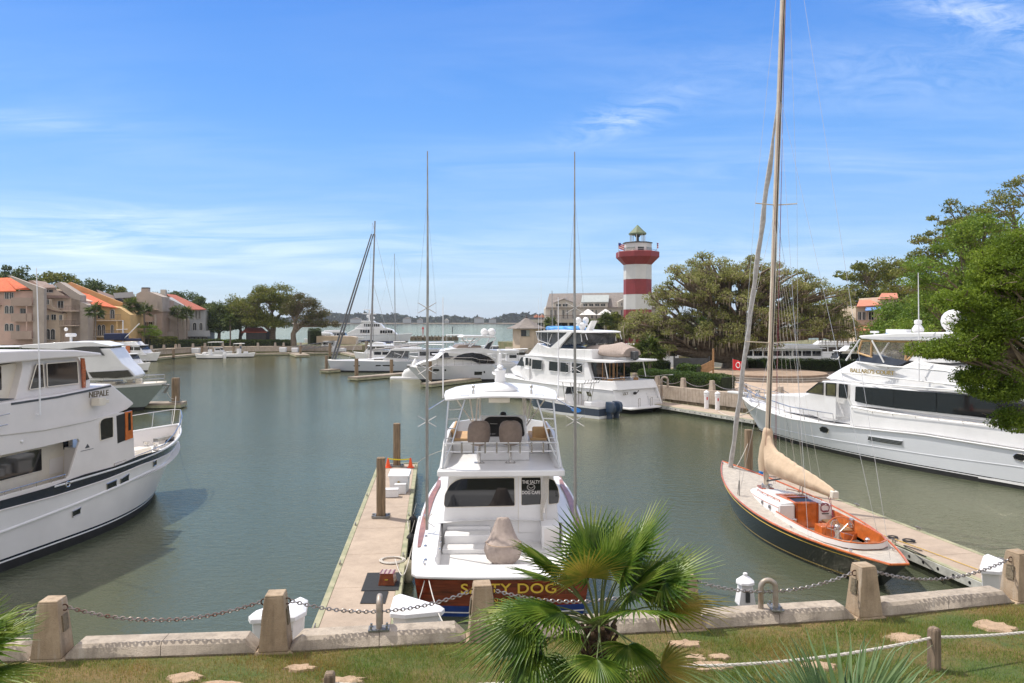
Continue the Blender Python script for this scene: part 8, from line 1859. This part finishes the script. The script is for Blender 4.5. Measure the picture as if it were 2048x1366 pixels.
h5.roof('roof', ZH((1060, 440), (1238, 430), (1210, 380), (1030, 392)), 'shingle_dark', -1, 5); h5.roof('roof', ZH((920, 405), (1148, 480), (1125, 448), (880, 360)), 'shingle_brown', -.8, 5)
h5.solid('chimney', ZH((1285, 450), (1285, 350), (1350, 350), (1350, 450)), 'stucco_grey', 1, 2.4); h5.solid('chimney_cap', ZH((1288, 350), (1288, 340), (1348, 340), (1348, 350)), 'shingle_dark', .9, 2.5)
h5.balcony(297, 319, 604, 618, 1.5, 'stucco_grey', True); h5.balcony(262, 311, 629, 642, 1.8, 'stucco_brown', True, 'stucco_grey'); h5.balcony(262, 311, 657, 669, 1.8, 'stucco_brown', True, 'stucco_grey')
for x0, x1 in ((268, 278), (283, 293), (297, 306)): h5.window(x0, x1, 644, 657); h5.window(x0, x1, 672, 684)
h5.window(264, 272, 621, 630); h5.solid('post', [(308.5, 629), (311.5, 629), (311.5, 678), (308.5, 678)], 'stucco_grey', -2.0, -1.6)
h6 = Facade('townhouse', 'grey townhouse with long sloping side wall and white flue', 'house', 330, 180, rotL, group='townhouses along the left bank')
h6.solid('wall', ZH((1405, 900), (1405, 545), (1480, 470), (1620, 560), (1680, 640), (1680, 900)), 'stucco_grey', 0, 8)
h6.solid('flue', ZH((1460, 560), (1460, 360), (1505, 360), (1505, 560)), 'clap_white', -.6, .5); h6.solid('sloping_wall', ZH((1480, 580), (1500, 552), (1650, 630), (1650, 700)), 'stucco_grey', -1.0, -.6)
h6.roof('roof', ZH((1420, 660), (1540, 655), (1470, 612), (1410, 612)), 'shingle_dark', -1.4, 1); h6.window(317, 323, 650, 661, 1, True); h6.window(325, 332, 650, 661)
h6.balcony(312, 352, 663, 673, 1.8, 'stucco_grey', True)
h7 = Facade('townhouse', 'last blue-grey townhouse with red roof and arcade', 'house', 380, 185, rotL, group='townhouses along the left bank')
h7.solid('wall', ZH((1660, 900), (1660, 620), (1500, 520), (1500, 425), (1740, 538), (1870, 545), (1870, 900)), 'stucco_blue', 0, 9)
h7.roof('roof', ZH((1735, 542), (1888, 540), (1600, 408), (1508, 398)), 'tile_red', -1.0, 8); h7.window(390, 402, 622, 638, 2, y=-.02); h7.window(362, 368, 626, 630)
h7.window(385, 394, 648, 661, 1, True); h7.window(398, 406, 648, 661, 1, True); h7.balcony(366, 424, 661, 671, 2, 'stucco_blue', True, 'stucco_blue')
for x0 in (386, 394, 402, 410): h7.window(x0, x0+6, 676, 683, 1, True)
# fence, boathouse, tank, gangway on the left bank
mat('fence_grey', (.36, .40, .42), .8, var=.1)
a = W2(372, 181); b = W2(492, 187); o = thing('white_fence', 'pale grey panel fence with square posts on the left bank', 'fence', (a[0], a[1], 1.7), math.atan2(b[1]-a[1], b[0]-a[0])); L = math.hypot(b[0]-a[0], b[1]-a[1])
mb = MB(); mb.bx(0, L, -.04, .04, 0, 1.25); mb.build('panels', 'fence_grey', o)
for k in range(5): mb = MB(); mb.bx(-.25, .25, -.25, .25, 0, 1.6); mb.build('fence_pier', 'trim_white', o, (L*k/4, 0, 0))
bh = Facade('boathouse', 'small shed with dark red roof among the palms at left', 'shed', 515, 188, 0)
bh.solid('wall', [(492, 690), (492, 663), (532, 663), (532, 690)], 'shingle_dark', 0, 4); bh.roof('roof', [(484, 664), (536, 664), (524, 655), (494, 655)], 'tile_red', -.6, 3)
tk = Facade('cream_tank_wall', 'long low cream tank wall at the end of the left bank', 'tank', 655, 196, 0)
tk.solid('wall', ZG((1060, 665), (1060, 602), (1100, 600), (1370, 604), (1420, 612), (1420, 680)), 'stucco_cream', 0, 3)
g_ = thing('gangway', 'grey aluminium truss gangway sloping down to the far dock', 'gangway', (*W2(585, 181), 0), 0)
mb = MB(); xg = (W2(672, 183)[0]-W2(585, 181)[0])
for s in (-.6, .6):
 mb.tube([(0, s, .6), (xg, s, 2.0)], .09, 5); mb.tube([(0, s, 1.7), (xg, s, 3.1)], .07, 5)
 for k in range(9): t_ = k/8; mb.tube([(xg*t_, s, .6+1.4*t_), (xg*min(1, t_+.12), s, 1.7+1.4*min(1, t_+.12))], .05, 4)
mb.build('truss', 'steel_dull', g_)
mb = MB(); mb.hexa([(0, -.6, .55), (xg, -.6, 1.95), (xg, .6, 1.95), (0, .6, .55), (0, -.6, .65), (xg, -.6, 2.05), (xg, .6, 2.05), (0, .6, .65)]); mb.build('deck', 'aluminium', g_)
# far docks
def simple_dock(label, a, b, w_=1.6, z=.5):
 L = math.hypot(b[0]-a[0], b[1]-a[1]); ang = math.atan2(b[1]-a[1], b[0]-a[0]); o = thing('floating_dock', label, 'dock', (a[0], a[1], 0), ang)
 mb = MB(); mb.bx(0, L, -w_/2, w_/2, z-.2, z); mb.build('deck', 'far_dock', o); mb = MB(); mb.bx(0, L, -w_/2-.05, w_/2+.05, z-.42, z-.19); mb.build('timber_wale', 'dock_timber', o); mb = MB(); mb.bx(.2, L-.2, -w_/2+.15, w_/2-.15, -.3, z-.4); mb.build('float_side', 'marine_growth', o); return o
simple_dock('finger dock in front of the grey sloop with two pilings', G(705, 757, .3)[:2], G(835, 746, .3)[:2], 1.8)
simple_dock('finger dock along the near side of the sleek yacht', G(852, 770, .3)[:2], G(1000, 752, .3)[:2], 1.6)
simple_dock('short dock end under the bow of the grey sloop', G(648, 742, .3)[:2], G(672, 740, .3)[:2], 1.8)
simple_dock('long thin dock along the left bank', G(488, 709, .3)[:2], G(700, 705, .3)[:2], 1.8)
simple_dock('dock finger pointing at the camera on the left bank', G(588, 706, .3)[:2], G(606, 711.5, .3)[:2], 3)
simple_dock('left bank dock beside the trawler', G(300, 718, .3)[:2], G(405, 708, .3)[:2], 1.8)
simple_dock('dock behind the streamlined yacht bow', G(225, 808, .4)[:2], G(368, 806, .4)[:2], 1.9)
simple_dock('far dock with boats in the middle distance', G(680, 704, .3)[:2], G(760, 722, .3)[:2], 1.8)
def pl_px(px, yb, yt, w_, lb, m='piling_wood'):
 q = G(px, yb, 0); piling(q.x, q.y, H-(yt-HZ)/F*q.y, w_, lb, 0, False, m, 'pilings around the far docks', True)
for a_ in ((653, 742, 711, .5, 'piling at the bow of the grey sloop'), (713, 756, 717, .55, 'piling nearest the left end of the sloop finger dock'), (783, 753, 719, .5, 'piling halfway along the sloop finger dock'), (860, 766, 723, .5, 'piling at the bow of the sleek yacht'), (308, 722, 700, .55, 'dark piling by the white picnic cruiser'), (347, 718, 698, .55, 'piling at the end of the left bank dock'), (404, 714, 692, .5, 'piling left of the small skiff'), (467, 714, 692, .5, 'piling beside the white open boat'), (601, 712, 691, .5, 'piling on the dock finger near the gangway'), (660, 716, 687, .6, 'dark piling right of the gangway'), (733, 712, 682, .7, 'thick piling beside the sloop mast'), (1545, 745, 700, .4, 'piling behind the hedge left of the mast'), (1594, 745, 700, .4, 'piling behind the hedge right of the mast')): pl_px(*a_)
for px, py, s, lb in ((566, 704, 1.3, 'white dock box left on the far dock'), (590, 704, 1.2, 'white dock box beside the dock finger'), (392, 706, 1.4, 'white dock box by the two skiffs'), (500, 700, 1.2, 'white dock locker at the left bank dock end'), (695, 696, 1.8, 'tall white cabinet on the far dock')):
 q = G(px, py, .5); o = thing('dock_box', lb, 'dock box', (q.x, q.y, .5), 0, 'white boxes on the far docks'); mb = MB(); mb.frus((0, 0, 0), (s*1.1, s*.7), (s*1.2, s*.8), s*.7); mb.build('box_body', 'white_plastic', o); mb = MB(); mb.frus((0, 0, s*.7), (s*1.3, s*.85), (s*1.1, s*.7), s*.15); mb.build('lid', 'white_plastic', o)
# ------------------------------------------------------------------ lighthouse
LX, LY = W2(1275, 176); lh = thing('lighthouse', 'red and white striped octagonal lighthouse with green lantern roof', 'lighthouse', (LX, LY, 2))
def zl(py): return H-(py-HZ)/F*LY-2
def octr(r): return r/math.cos(R(22.5))
def oct_(name, prof, m, n=8): o = MB().lathe([(octr(r), z) for r, z in prof], n=n).build(name, m, lh, ang=20); o.rotation_euler.z = R(22.5+5); return o
rw = 26*LY/F; rg = 40*LY/F
bands = [(zl(655)-6, zl(619), 'lh_red'), (zl(619), zl(589), 'lh_white'), (zl(589), zl(559), 'lh_red'), (zl(559), zl(530), 'lh_white')]
for z0, z1, m in bands: oct_('painted_band', [(rw, max(-1, z0)), (rw*.995, z1)], m)
oct_('gallery', [(rw*.99, zl(530)), (rg, zl(515)), (rg, zl(505)), (rg*.97, zl(504))], 'lh_red')
oct_('watch_room', [(rw, zl(505)), (rw, zl(487.5))], 'lh_white'); oct_('watch_room_cap', [(rw*1.06, zl(487.5)), (rw*1.06, zl(485.5)), (rw*.9, zl(485))], 'shingle_dark')
for k in range(8):
 a = R(27.5+45*k+22.5); mb = MB(); mb.box((0, 0, 0), (.12, 2.4 if k % 2 == 0 else 1.4, .95)); o = mb.build('gallery_window', 'window_dark' if k % 2 else 'glass_pale', lh, (math.cos(a)*(rw+.02), math.sin(a)*(rw+.02), zl(500)), a)
mb = MB(); mb.lathe([(.9, 0), (.9, .2), (.35, .4), (.35, 1.2), (.6, 1.4), (.75, 2.0), (.6, 2.6), (.2, 2.9)], (0, 0, zl(485)), 12); mb.build('lamp', 'dark_grey', lh)
mb = MB(); rl_ = 14.5*LY/F
for k in range(8): a = R(27.5+45*k); mb.tube([(rl_*math.cos(a), rl_*math.sin(a), zl(485)), (rl_*math.cos(a), rl_*math.sin(a), zl(469))], .09, 5)
mb.build('lantern_posts', 'lh_white', lh); oct_('lantern_cornice', [(rl_*1.12, zl(469.5)), (rl_*1.12, zl(467))], 'copper_green'); oct_('lantern_roof', [(rl_*1.16, zl(467)), (rl_*.62, zl(459)), (.1, zl(450))], 'copper_green')
mb = MB(); mb.tube([(rg*math.cos(a)*.97, rg*math.sin(a)*.97, zl(501)) for a in [R(27.5+45*k) for k in range(9)]], .04, 4); mb.build('gallery_rail', 'chrome', lh)
for px, lb, kk in ((1237, 'flag flying at the left of the lighthouse gallery', 1), (1314, 'drooping flag at the right of the lighthouse gallery', 0)):
 X, Yf = W2(px, 174); o = thing('flag', lb, 'flag', (X, Yf, zl(505)+2), 0, 'flags on the lighthouse'); mb = MB(); mb.tube([(0, 0, -1.2), (0, 0, 2.2)], .05, 5); mb.build('pole', 'lh_white', o)
 n = 6; mb = MB(); w_ = 1.35 if kk else .35
 for r_ in range(5):
  mb.cur = r_ % 2; zt = 2.0-.24*r_; mb.loft([[(w_*i/n, .08*math.sin(i*1.5), zt-.5*i/n*kk), (w_*i/n, .08*math.sin(i*1.5)+.03, zt-.5*i/n*kk), (w_*i/n, .08*math.sin(i*1.5)+.03, zt-.24-.5*i/n*kk), (w_*i/n, .08*math.sin(i*1.5), zt-.24-.5*i/n*kk)] for i in range(n+1)])
 fl = mb.build('cloth', ['flag_red', 'canvas_white'], o)
 mb = MB(); mb.bx(-.02, w_*.42, -.06, .10, 1.45, 2.02); mb.build('canton', 'flag_blue', fl)
# ------------------------------------------------------------------ clubhouse
ZK = zoomer(1030, 420, 4.876)
cb = Facade('clubhouse', 'long clubhouse with grey shingled roof and terrace left of the lighthouse', 'building', 1180, 190, 0)
cb.solid('wall', [(1091, 690), (1091, 617), (1094, 612), (1330, 612), (1330, 690)], 'clap_white', 0, 10)
cb.roof('roof', ZK((300, 950), (1400, 945), (1400, 800), (335, 815)), 'shingle_grey', -.6, 7, .3)
cb.solid('dormer', ZK((640, 950), (650, 900), (905, 900), (905, 950)), 'clap_white', -.9, 4); cb.roof('dormer_roof', ZK((640, 898), (905, 896), (918, 828), (655, 830)), 'metal_roof', -1.3, 4, .2)
for x0, x1 in ((662, 708), (719, 765), (777, 824), (834, 882)): a, b = ZK((x0, 912), (x1, 940)); cb.window(a[0], b[0], a[1], b[1], y=-.92)
cb.solid('dormer', ZK((370, 950), (375, 905), (470, 865), (575, 905), (575, 950)), 'clap_white', -.7, 3); cb.roof('dormer_roof', ZK((365, 908), (475, 866), (480, 852), (400, 880)), 'shingle_grey', -1, 2, .15); cb.roof('dormer_roof', ZK((470, 862), (580, 908), (560, 885), (490, 850)), 'shingle_grey', -1, 2, .15)
for x0, x1 in ((398, 450), (462, 515)): a, b = ZK((x0, 915), (x1, 943)); cb.window(a[0], b[0], a[1], b[1], y=-.72)
cb.solid('dormer', ZK((1005, 950), (1005, 895), (1070, 862), (1130, 895), (1130, 950)), 'clap_white', -.7, 3); a, b = ZK((1030, 905), (1052, 935)); cb.window(a[0], b[0], a[1], b[1], y=-.72)
for x0, x1 in ((340, 365), (380, 410), (458, 486), (500, 522), (555, 575), (690, 712), (738, 768), (780, 805), (915, 945), (1028, 1052)): a, b = ZK((x0, 975), (x1, 1060)); cb.window(a[0], b[0], a[1], b[1])
tz_ = cb.fr.tr(1100, 639, 0)[1]
xa, xb = cb.fr.tr(1060, 640, -6)[0], cb.fr.tr(1262, 640, -6)[0]
MB().bx(xa, xb, -6, .0, tz_-.8, tz_).build('terrace_slab', 'clap_white', cb.o, smooth=False)
mb = MB(); mb.bx(xa, xb, -6, -5.93, tz_+.95, tz_+1.05); k = xa
while k < xb: mb.bx(k, k+.06, -5.98, -5.94, tz_, tz_+1.0); k += .35
mb.build('terrace_rail', 'rail_brown', cb.o)
for k in range(9): x = lerp(xa+.5, xb-.4, k/8); MB().bx(x-.2, x+.2, -5.7, -5.3, 1.9, tz_-.7).build('terrace_column', 'clap_white', cb.o, smooth=False)
mb = MB(); mb.bx(xa+2, xb, -.6, 0, 1.9, tz_-.6); mb.build('ground_floor', 'window_dark', cb.o)
for px, c_, lb in ((1176, 'canvas_white', 'white patio umbrella left of the pair on the clubhouse terrace'), (1211, 'canvas_white', 'white patio umbrella right of the pair on the clubhouse terrace')):
 X, Yu = W2(px, 185.5); o = thing('patio_umbrella', lb, 'umbrella', (X, Yu, tz_), 0, 'white umbrellas on the clubhouse terrace')
 mb = MB(); zt = H-(618-HZ)/F*185.5-tz_; ze = H-(630-HZ)/F*185.5-tz_; mb.loft([[(2.0*a, 2.0*b, ze) for a, b in ((-1, -1), (1, -1), (1, 1), (-1, 1))], [(.1*a, .1*b, zt) for a, b in ((-1, -1), (1, -1), (1, 1), (-1, 1))]]); mb.build('canopy', c_, o, smooth=False); mb = MB(); mb.tube([(0, 0, 0), (0, 0, ze)], .06, 5); mb.build('pole', 'trim_white', o)
for px, lb in ((1073, 'orange-red umbrella folded on the terrace far left'), (1084, 'orange-red umbrella next to the clubhouse corner')):
 X, Yu = W2(px, 186); o = thing('patio_umbrella', lb, 'umbrella', (X, Yu, tz_), 0, 'red umbrellas on the terrace'); mb = MB(); mb.lathe([(.7, .5), (.6, .9), (.1, 1.2)], n=8); mb.build('canopy', 'tile_coral', o); mb = MB(); mb.tube([(0, 0, 0), (0, 0, .6)], .06, 5); mb.build('pole', 'rail_brown', o)
# kiosk
X, Yk = W2(1053, 164); o = thing('kiosk', 'cream hexagonal kiosk with flared grey shingle roof on the quay', 'kiosk', (X, Yk, 1.9)); rk = 28*164/F
def zk(py): return H-(py-HZ)/F*164-1.9
w_ = MB().lathe([(rk*.98, -.3), (rk*.98, zk(657))], n=6).build('wall', 'stucco_cream', o, ang=20); w_.rotation_euler.z = R(0)
MB().lathe([(rk*1.42, zk(657.5)), (rk*1.40, zk(656)), (rk*.85, zk(650)), (rk*.45, zk(643)), (rk*.18, zk(637)), (.15, zk(636))], n=6).build('roof', 'shingle_grey', o, ang=20)
MB().lathe([(.25, zk(637)), (.3, zk(634)), (.1, zk(632)), (.18, zk(631)), (.05, zk(629))], n=8).build('finial', 'shingle_dark', o)
mb = MB(); mb.bx(-1.2, -.1, -rk*.90, -rk*.80, zk(672), zk(660)); f_ = mb.build('window', 'window_dark', o); mb = MB(); mb.bx(-.1, .6, -rk*.92, -rk*.82, zk(672), zk(660)); mb.build('shutter', 'glass_pale', o)
# red-roofed house at right
hr = Facade('coral_roof_house', 'cream house with coral tile roof and blue awning behind the oaks at right', 'house', 1745, 128, 0)
ZR = zoomer(1630, 340, 4.878)
hr.solid('wall', ZR((400, 1700), (400, 1325), (640, 1320), (640, 1240), (800, 1240), (800, 1700)), 'stucco_cream', 0, 8)
hr.roof('roof', ZR((390, 1330), (640, 1318), (680, 1255), (430, 1270)), 'tile_coral', -.6, 4); hr.roof('roof', ZR((600, 1260), (800, 1250), (800, 1200), (650, 1200)), 'tile_coral', -.4, 4)
hr.roof('blue_awning', ZR((430, 1372), (600, 1366), (635, 1325), (500, 1330)), 'awning_blue', -2.2, 0, .06); hr.window(1715, 1732, 624, 640, 2); hr.window(1736, 1748, 624, 640); hr.roof('porch_roof', [(1690, 660), (1765, 660), (1755, 649), (1700, 651)], 'tile_coral', -3, 0)
# ------------------------------------------------------------------ far shore
rs = np.random.default_rng(5); N = 420
xs = np.linspace(-2300, 2300, N); top = 22+5*np.sin(xs*.011)+3*np.sin(xs*.037+1)+rs.uniform(-3.5, 3.5, N)*1.1; top *= np.where(xs > -500, 1, .9)
mb = MB(); mb.bx(-2400, 2400, 1900, 2600, -2, 2.0); o = mb.build('far_shore', 'far_sand'); o['kind'] = 'structure'
C = []
for k in range(9000):
 i = rs.integers(0, N); C.append((xs[i]+rs.uniform(-6, 6), 1905+rs.uniform(0, 60), rs.uniform(1, top[i]), ))
C = np.array(C); pts = []
v, f = quads(C, 5.2, rs); g = raw_mesh('far_treeline', v, f, 'leaf_far'); g['kind'] = 'stuff'
mb = MB()
for i in range(N-1): mb.hexa([(xs[i], 1925, 0), (xs[i+1], 1925, 0), (xs[i+1], 1990, 0), (xs[i], 1990, 0), (xs[i], 1930, top[i]*.97), (xs[i+1], 1930, top[i+1]*.97), (xs[i+1], 1985, top[i+1]), (xs[i], 1985, top[i])])
o = mb.build('wooded_shore', 'far_wood'); o['kind'] = 'stuff'
for i, (px, wd, hh, lb) in enumerate(((712, 28, 9, 'left of the grey mast'), (814, 20, 10, 'just left of the left outrigger'), (840, 14, 7, 'next to the left outrigger'), (893, 10, 6, 'right of the left outrigger with bright roof'), (958, 24, 11, 'right of centre, tallest'), (985, 18, 8, 'right of the tallest one'))):
 X, Yh = W2(px, 1898); o = thing('shore_house', 'tiny pale house on the far wooded shore, ' + lb, 'house', (X, Yh, 2), 0, 'houses on the far shore'); mb = MB(); mb.bx(-wd/2, wd/2, -4, 8, 0, hh); mb.build('wall', 'stucco_blue', o, smooth=False)
 mb = MB(); mb.prism([(-wd/2-1, hh), (wd/2+1, hh), (0, hh+5)], -5, 9, 'y'); mb.build('roof', 'clap_white' if i == 3 else 'shingle_grey', o, smooth=False)
# the air between
hzm = bpy.data.materials.new('haze_air'); hzm.use_nodes = True; t = NT(hzm.node_tree)
t.n.remove(t.n['Principled BSDF']); pv = t.new('ShaderNodeVolumePrincipled', {'Color': (.86, .91, 1.0, 1), 'Density': .00009, 'Anisotropy': .2}); t.l.new(pv.outputs[0], t.n['Material Output'].inputs['Volume'])
mb = MB(); mb.bx(-4100, 4100, -60, 5300, -4.0, 60.0); o = mb.build('haze', hzm, smooth=False); o['kind'] = 'stuff'
# ================================================================== FOREGROUND FAN PALMS
mat('petiole_green', (.12, .15, .04), .5, var=.2); mat('palm_bark', (.12, .07, .04), .95, var=.45, vs=14, bump=.01, bs=40)
leaf_mat('fan_leaf', [(.028, .07, .010), (.062, .125, .015), (.14, .21, .025), (.30, .33, .08)], 3.0, rough=.36, trans=.3, dark=.65)
leaf_mat('fan_leaf_yellow', [(.10, .14, .02), (.24, .22, .03), (.34, .24, .05)], 4.0, rough=.5, trans=.3)
leaf_mat('fan_leaf_blue', [(.05, .10, .035), (.10, .17, .06), (.20, .27, .12)], 3.0, rough=.4, trans=.25)
def frond_mesh(seed, Lp, Rf, spread, nleaf, droop, twist=0.0, wind=0.0):
 """petiole along +x then a fan of folded blades; returns verts, faces for blades and for petiole"""
 rr = random.Random(seed); V, Fc = [], []
 pet = [Vector((Lp*t_, 0, .10*Lp*math.sin(t_*2.2)-droop*.25*Lp*t_*t_)) for t_ in [i/6 for i in range(7)]]
 hub = pet[-1]; dirx = (pet[-1]-pet[-2]).normalized()
 for k in range(nleaf):
  a = (k/(nleaf-1)-.5)*spread; L = Rf*(1-.28*abs(a/(spread/2))**2.2)*rr.uniform(.9, 1.06); e = Vector((math.cos(a), math.sin(a), 0))
  d0 = (dirx*e.x+Vector((0, 1, 0))*e.y+Vector((0, 0, .10*math.cos(a)))).normalized(); pts = []
  n = 6; dz = 0
  for i in range(n+1):
   t_ = i/n; p = hub+d0*(L*t_)+Vector((wind*L*t_*t_*.5, wind*L*t_*t_*.3, -droop*L*.42*t_**2.3*(1+.35*rr.uniform(-1, 1)*(t_ > .7)))); pts.append(p)
  w0 = Rf*spread/nleaf*.52
  for i, p in enumerate(pts):
   t_ = i/n; d = (pts[min(i+1, n)]-pts[max(i-1, 0)]).normalized(); s_ = d.cross(Vector((0, 0, 1))).normalized(); u = s_.cross(d)
   w_ = w0*(interp(t_, [(0, .12), (.3, .75), (.45, .85), (.65, .55), (1, .03)])); V += [p-s_*w_*.5+u*w_*.30, p-u*w_*.12, p+s_*w_*.5+u*w_*.30]
  b = len(V)-3*(n+1)
  for i in range(n):
   q = b+3*i; Fc += [(q, q+1, q+4, q+3), (q+1, q+2, q+5, q+4)]
 return V, Fc, pet
def fan_palm(label, loc, h, tr, fronds, m='fan_leaf', hide_trunk=False, seed=1, nleaf=34):
 o = thing('fan_palm', label, 'palm', loc); rr = random.Random(seed); cache = {}
 for j, (az, el, Lp, Rf, dr) in enumerate(fronds):
  mm = 'fan_leaf_yellow' if (m == 'fan_leaf' and j % 11 == 7) else m
  V, Fc, pet = frond_mesh(seed*100+j, Lp, Rf, rr.uniform(3.3, 4.3), nleaf+rr.randrange(-4, 5), dr+max(0, .3-el)*.3, wind=rr.uniform(-.1, .3))
  f = raw_mesh('frond', np.array([tuple(v) for v in V]), np.array(Fc), mm, o)
  roll = rr.uniform(-.5, .5); f.location = (.04*math.cos(az), .04*math.sin(az), h-.04*rr.random())
  f.rotation_euler = (Matrix.Rotation(az, 3, 'Z') @ Matrix.Rotation(-el, 3, 'Y') @ Matrix.Rotation(roll, 3, 'X')).to_euler()
  pm_ = MB(); pm_.tube(pet, [.013, .012, .010, .009, .008, .007, .006], 5); pm_.build('petiole', 'petiole_green', f)
 mb = MB(); mb.tube([(0, 0, -.3), (0, 0, h*.5), (0, 0, h-.05)], [tr*.8, tr*.8, tr*.75], 14); mb.build('trunk', 'palm_bark', o)
 mb = MB()
 for k in range(int(h*100)):
  z = h-.02-k*.0115; a = k*2.4; c, s_ = math.cos(a), math.sin(a); r0, r1 = tr*.76, tr*(1.06+.2*rr.random()); wv = .036
  if z < -.1: break
  mb.hexa([(c*r0-s_*wv, s_*r0+c*wv, z-.05), (c*r0+s_*wv, s_*r0-c*wv, z-.05), (c*r1+s_*wv*.5, s_*r1-c*wv*.5, z+.045), (c*r1-s_*wv*.5, s_*r1+c*wv*.5, z+.045),
                 (c*r0-s_*wv, s_*r0+c*wv, z-.02), (c*r0+s_*wv, s_*r0-c*wv, z-.02), (c*(r1-.015)+s_*wv*.4, s_*(r1-.015)-c*wv*.4, z+.075), (c*(r1-.015)-s_*wv*.4, s_*(r1-.015)+c*wv*.4, z+.075)])
 mb.build('leaf_stubs', 'palm_bark', o, smooth=False)
 return o
rr = random.Random(77); fr_ = []
for k in range(21):
 az = k*2.39996; el = interp(k/20, [(0, 1.3), (.35, .95), (.65, .5), (.85, .0), (1, -.5)])+rr.uniform(-.2, .2)
 fr_.append((az, el, rr.uniform(.50, .78), rr.uniform(.48, .64), interp(el, [(-.5, .9), (.4, .5), (1.3, .15)])))
# the low fronds sweeping to the left of the trunk
fr_ += [(R(186), .28, .72, .66, 1.1), (R(170), -.3, .62, .62, .9), (R(20), 1.0, .8, .6, .1), (R(-15), .62, .8, .6, .15), (R(100), 1.2, .7, .58, .1), (R(178), .12, .62, .70, 1.0), (R(196), -.12, .66, .72, 1.0), (R(160), .30, .60, .66, .8), (R(-8), .38, .66, .68, .45), (R(12), .75, .55, .66, .3), (R(-30), .9, .5, .66, .3), (R(215), .5, .5, .62, .5), (R(-60), .1, .45, .6, .9), (R(-95), -.25, .4, .55, 1.0)]
fan_palm('large green fan palm in the foreground, overlapping the stern of the centre boat', (.90, 7.75, 3.0), 1.88, .16, fr_, seed=5)
rr = random.Random(5); f2 = [(k*2.39996, interp(k/17, [(0, 1.4), (.5, .95), (1, .35)])+rr.uniform(-.1, .1), rr.uniform(.35, .5), rr.uniform(.62, .75), rr.uniform(.15, .5)) for k in range(18)]
fan_palm('stiff grey-green palm at the lower right, only its spiky tips in view', (2.25, 5.1, 3.0), 1.72, .14, f2, 'fan_leaf_blue', seed=8, nleaf=30)
f3 = [(k*2.39996, interp(k/15, [(0, 1.2), (.5, .8), (1, .0)])+rr.uniform(-.1, .1), rr.uniform(.4, .5), rr.uniform(.55, .65), rr.uniform(.3, .7)) for k in range(16)]
fan_palm('fan palm at the lower left corner, cut by the frame', (-5.72, 7.45, 3.0), 1.38, .14, f3, seed=9, nleaf=30)
# a few more mooring lines
W = RY.world
rope(sag(W(28.5, 1.2, 2.5), D3.world(.8, 0, .6), .5, 12), 'line from the bow of the right motor yacht to the promenade dock', r=.03)
rope(sag(W(26.0, 2.2, 2.4), D3.world(5.0, 0, .6), .6, 12), 'second line from the right motor yacht to the promenade dock', r=.03)
rope(sag(MY.world(.3, -2.4, 1.9), D3.world(14.5, -.6, .6), .4, 12), 'stern line from the flybridge yacht to the promenade dock', r=.03)
rope(sag(GY.world(18.9, .3, 2.3), (-30.8, 68.5, .9), .5, 12), 'bow line from the streamlined yacht to the thick piling', r=.03)
rope(sag(NP.world(18.6, .4, 2.9), (-30.6, 68.3, 1.1), 1.2, 16), 'bow line from the trawler yacht towards the far piling', r=.02)
rope(sag(AZ.world(18.5, .5, 2.1), G(862, 764, .4), .3, 10), 'bow line from the sleek yacht to its finger dock', r=.03)
# separate fittings that came out of one loop into parts of their own
def split_loose(o, newname):
 me = o.data; n = len(me.vertices); par_ = list(range(n))
 def find(a):
  while par_[a] != a: par_[a] = par_[par_[a]]; a = par_[a]
  return a
 for e in me.edges:
  a, b = find(e.vertices[0]), find(e.vertices[1])
  if a != b: par_[a] = b
 groups = {}
 for p in me.polygons: groups.setdefault(find(p.vertices[0]), []).append(p)
 if len(groups) < 2: o.name = newname; return
 for gi, polys in enumerate(groups.values()):
  idx = {}; vs = []; fs = []
  for p in polys:
   f = []
   for v in p.vertices:
    if v not in idx: idx[v] = len(vs); vs.append(tuple(me.vertices[v].co))
    f.append(idx[v])
   fs.append(f)
  m2 = bpy.data.meshes.new(newname); m2.from_pydata(vs, [], fs)
  for m_ in me.materials: m2.materials.append(m_)
  finish_mesh(m2)
  c = o.copy(); c.data = m2; c.name = newname; COL.objects.link(c)
 bpy.data.objects.remove(o)
SPL = {'spreaders': 'spreader_arm', 'rod_holder_plates': 'deck_fitting', 'windlass': 'windlass', 'deck_light': 'deck_light', 'grab_handle': 'grab_handle', 'cabin_windows': 'window', 'windows': 'window', 'windscreen': 'windscreen',
       'deck_lockers': 'deck_locker', 'lantern_posts': 'lantern_post', 'deck_post': 'deck_post', 'hardtop_strut': 'hardtop_strut', 'screen_posts': 'screen_post', 'turnbuckles': 'turnbuckle', 'door_jamb': 'door_jamb', 'windshield_post': 'windshield_post',
       'outrigger_brace': 'outrigger_brace', 'enclosure_frame': 'enclosure_bar', 'rail_stanchions': 'rail_stanchion', 'canopy_frame': 'canopy_post', 'whip_antenna': 'whip_antenna', 'fish_hatch': 'fish_hatch', 'console': 'console', 'through_hole': 'through_hole', 'tower_leg': 'tower_leg', 'ladder_rungs': 'ladder_rung'}
for o in list(bpy.data.objects):
 b_ = o.name.split('.')[0]
 if o.type == 'MESH' and o.parent and b_ in SPL and not o.children and not o.modifiers: split_loose(o, SPL[b_])
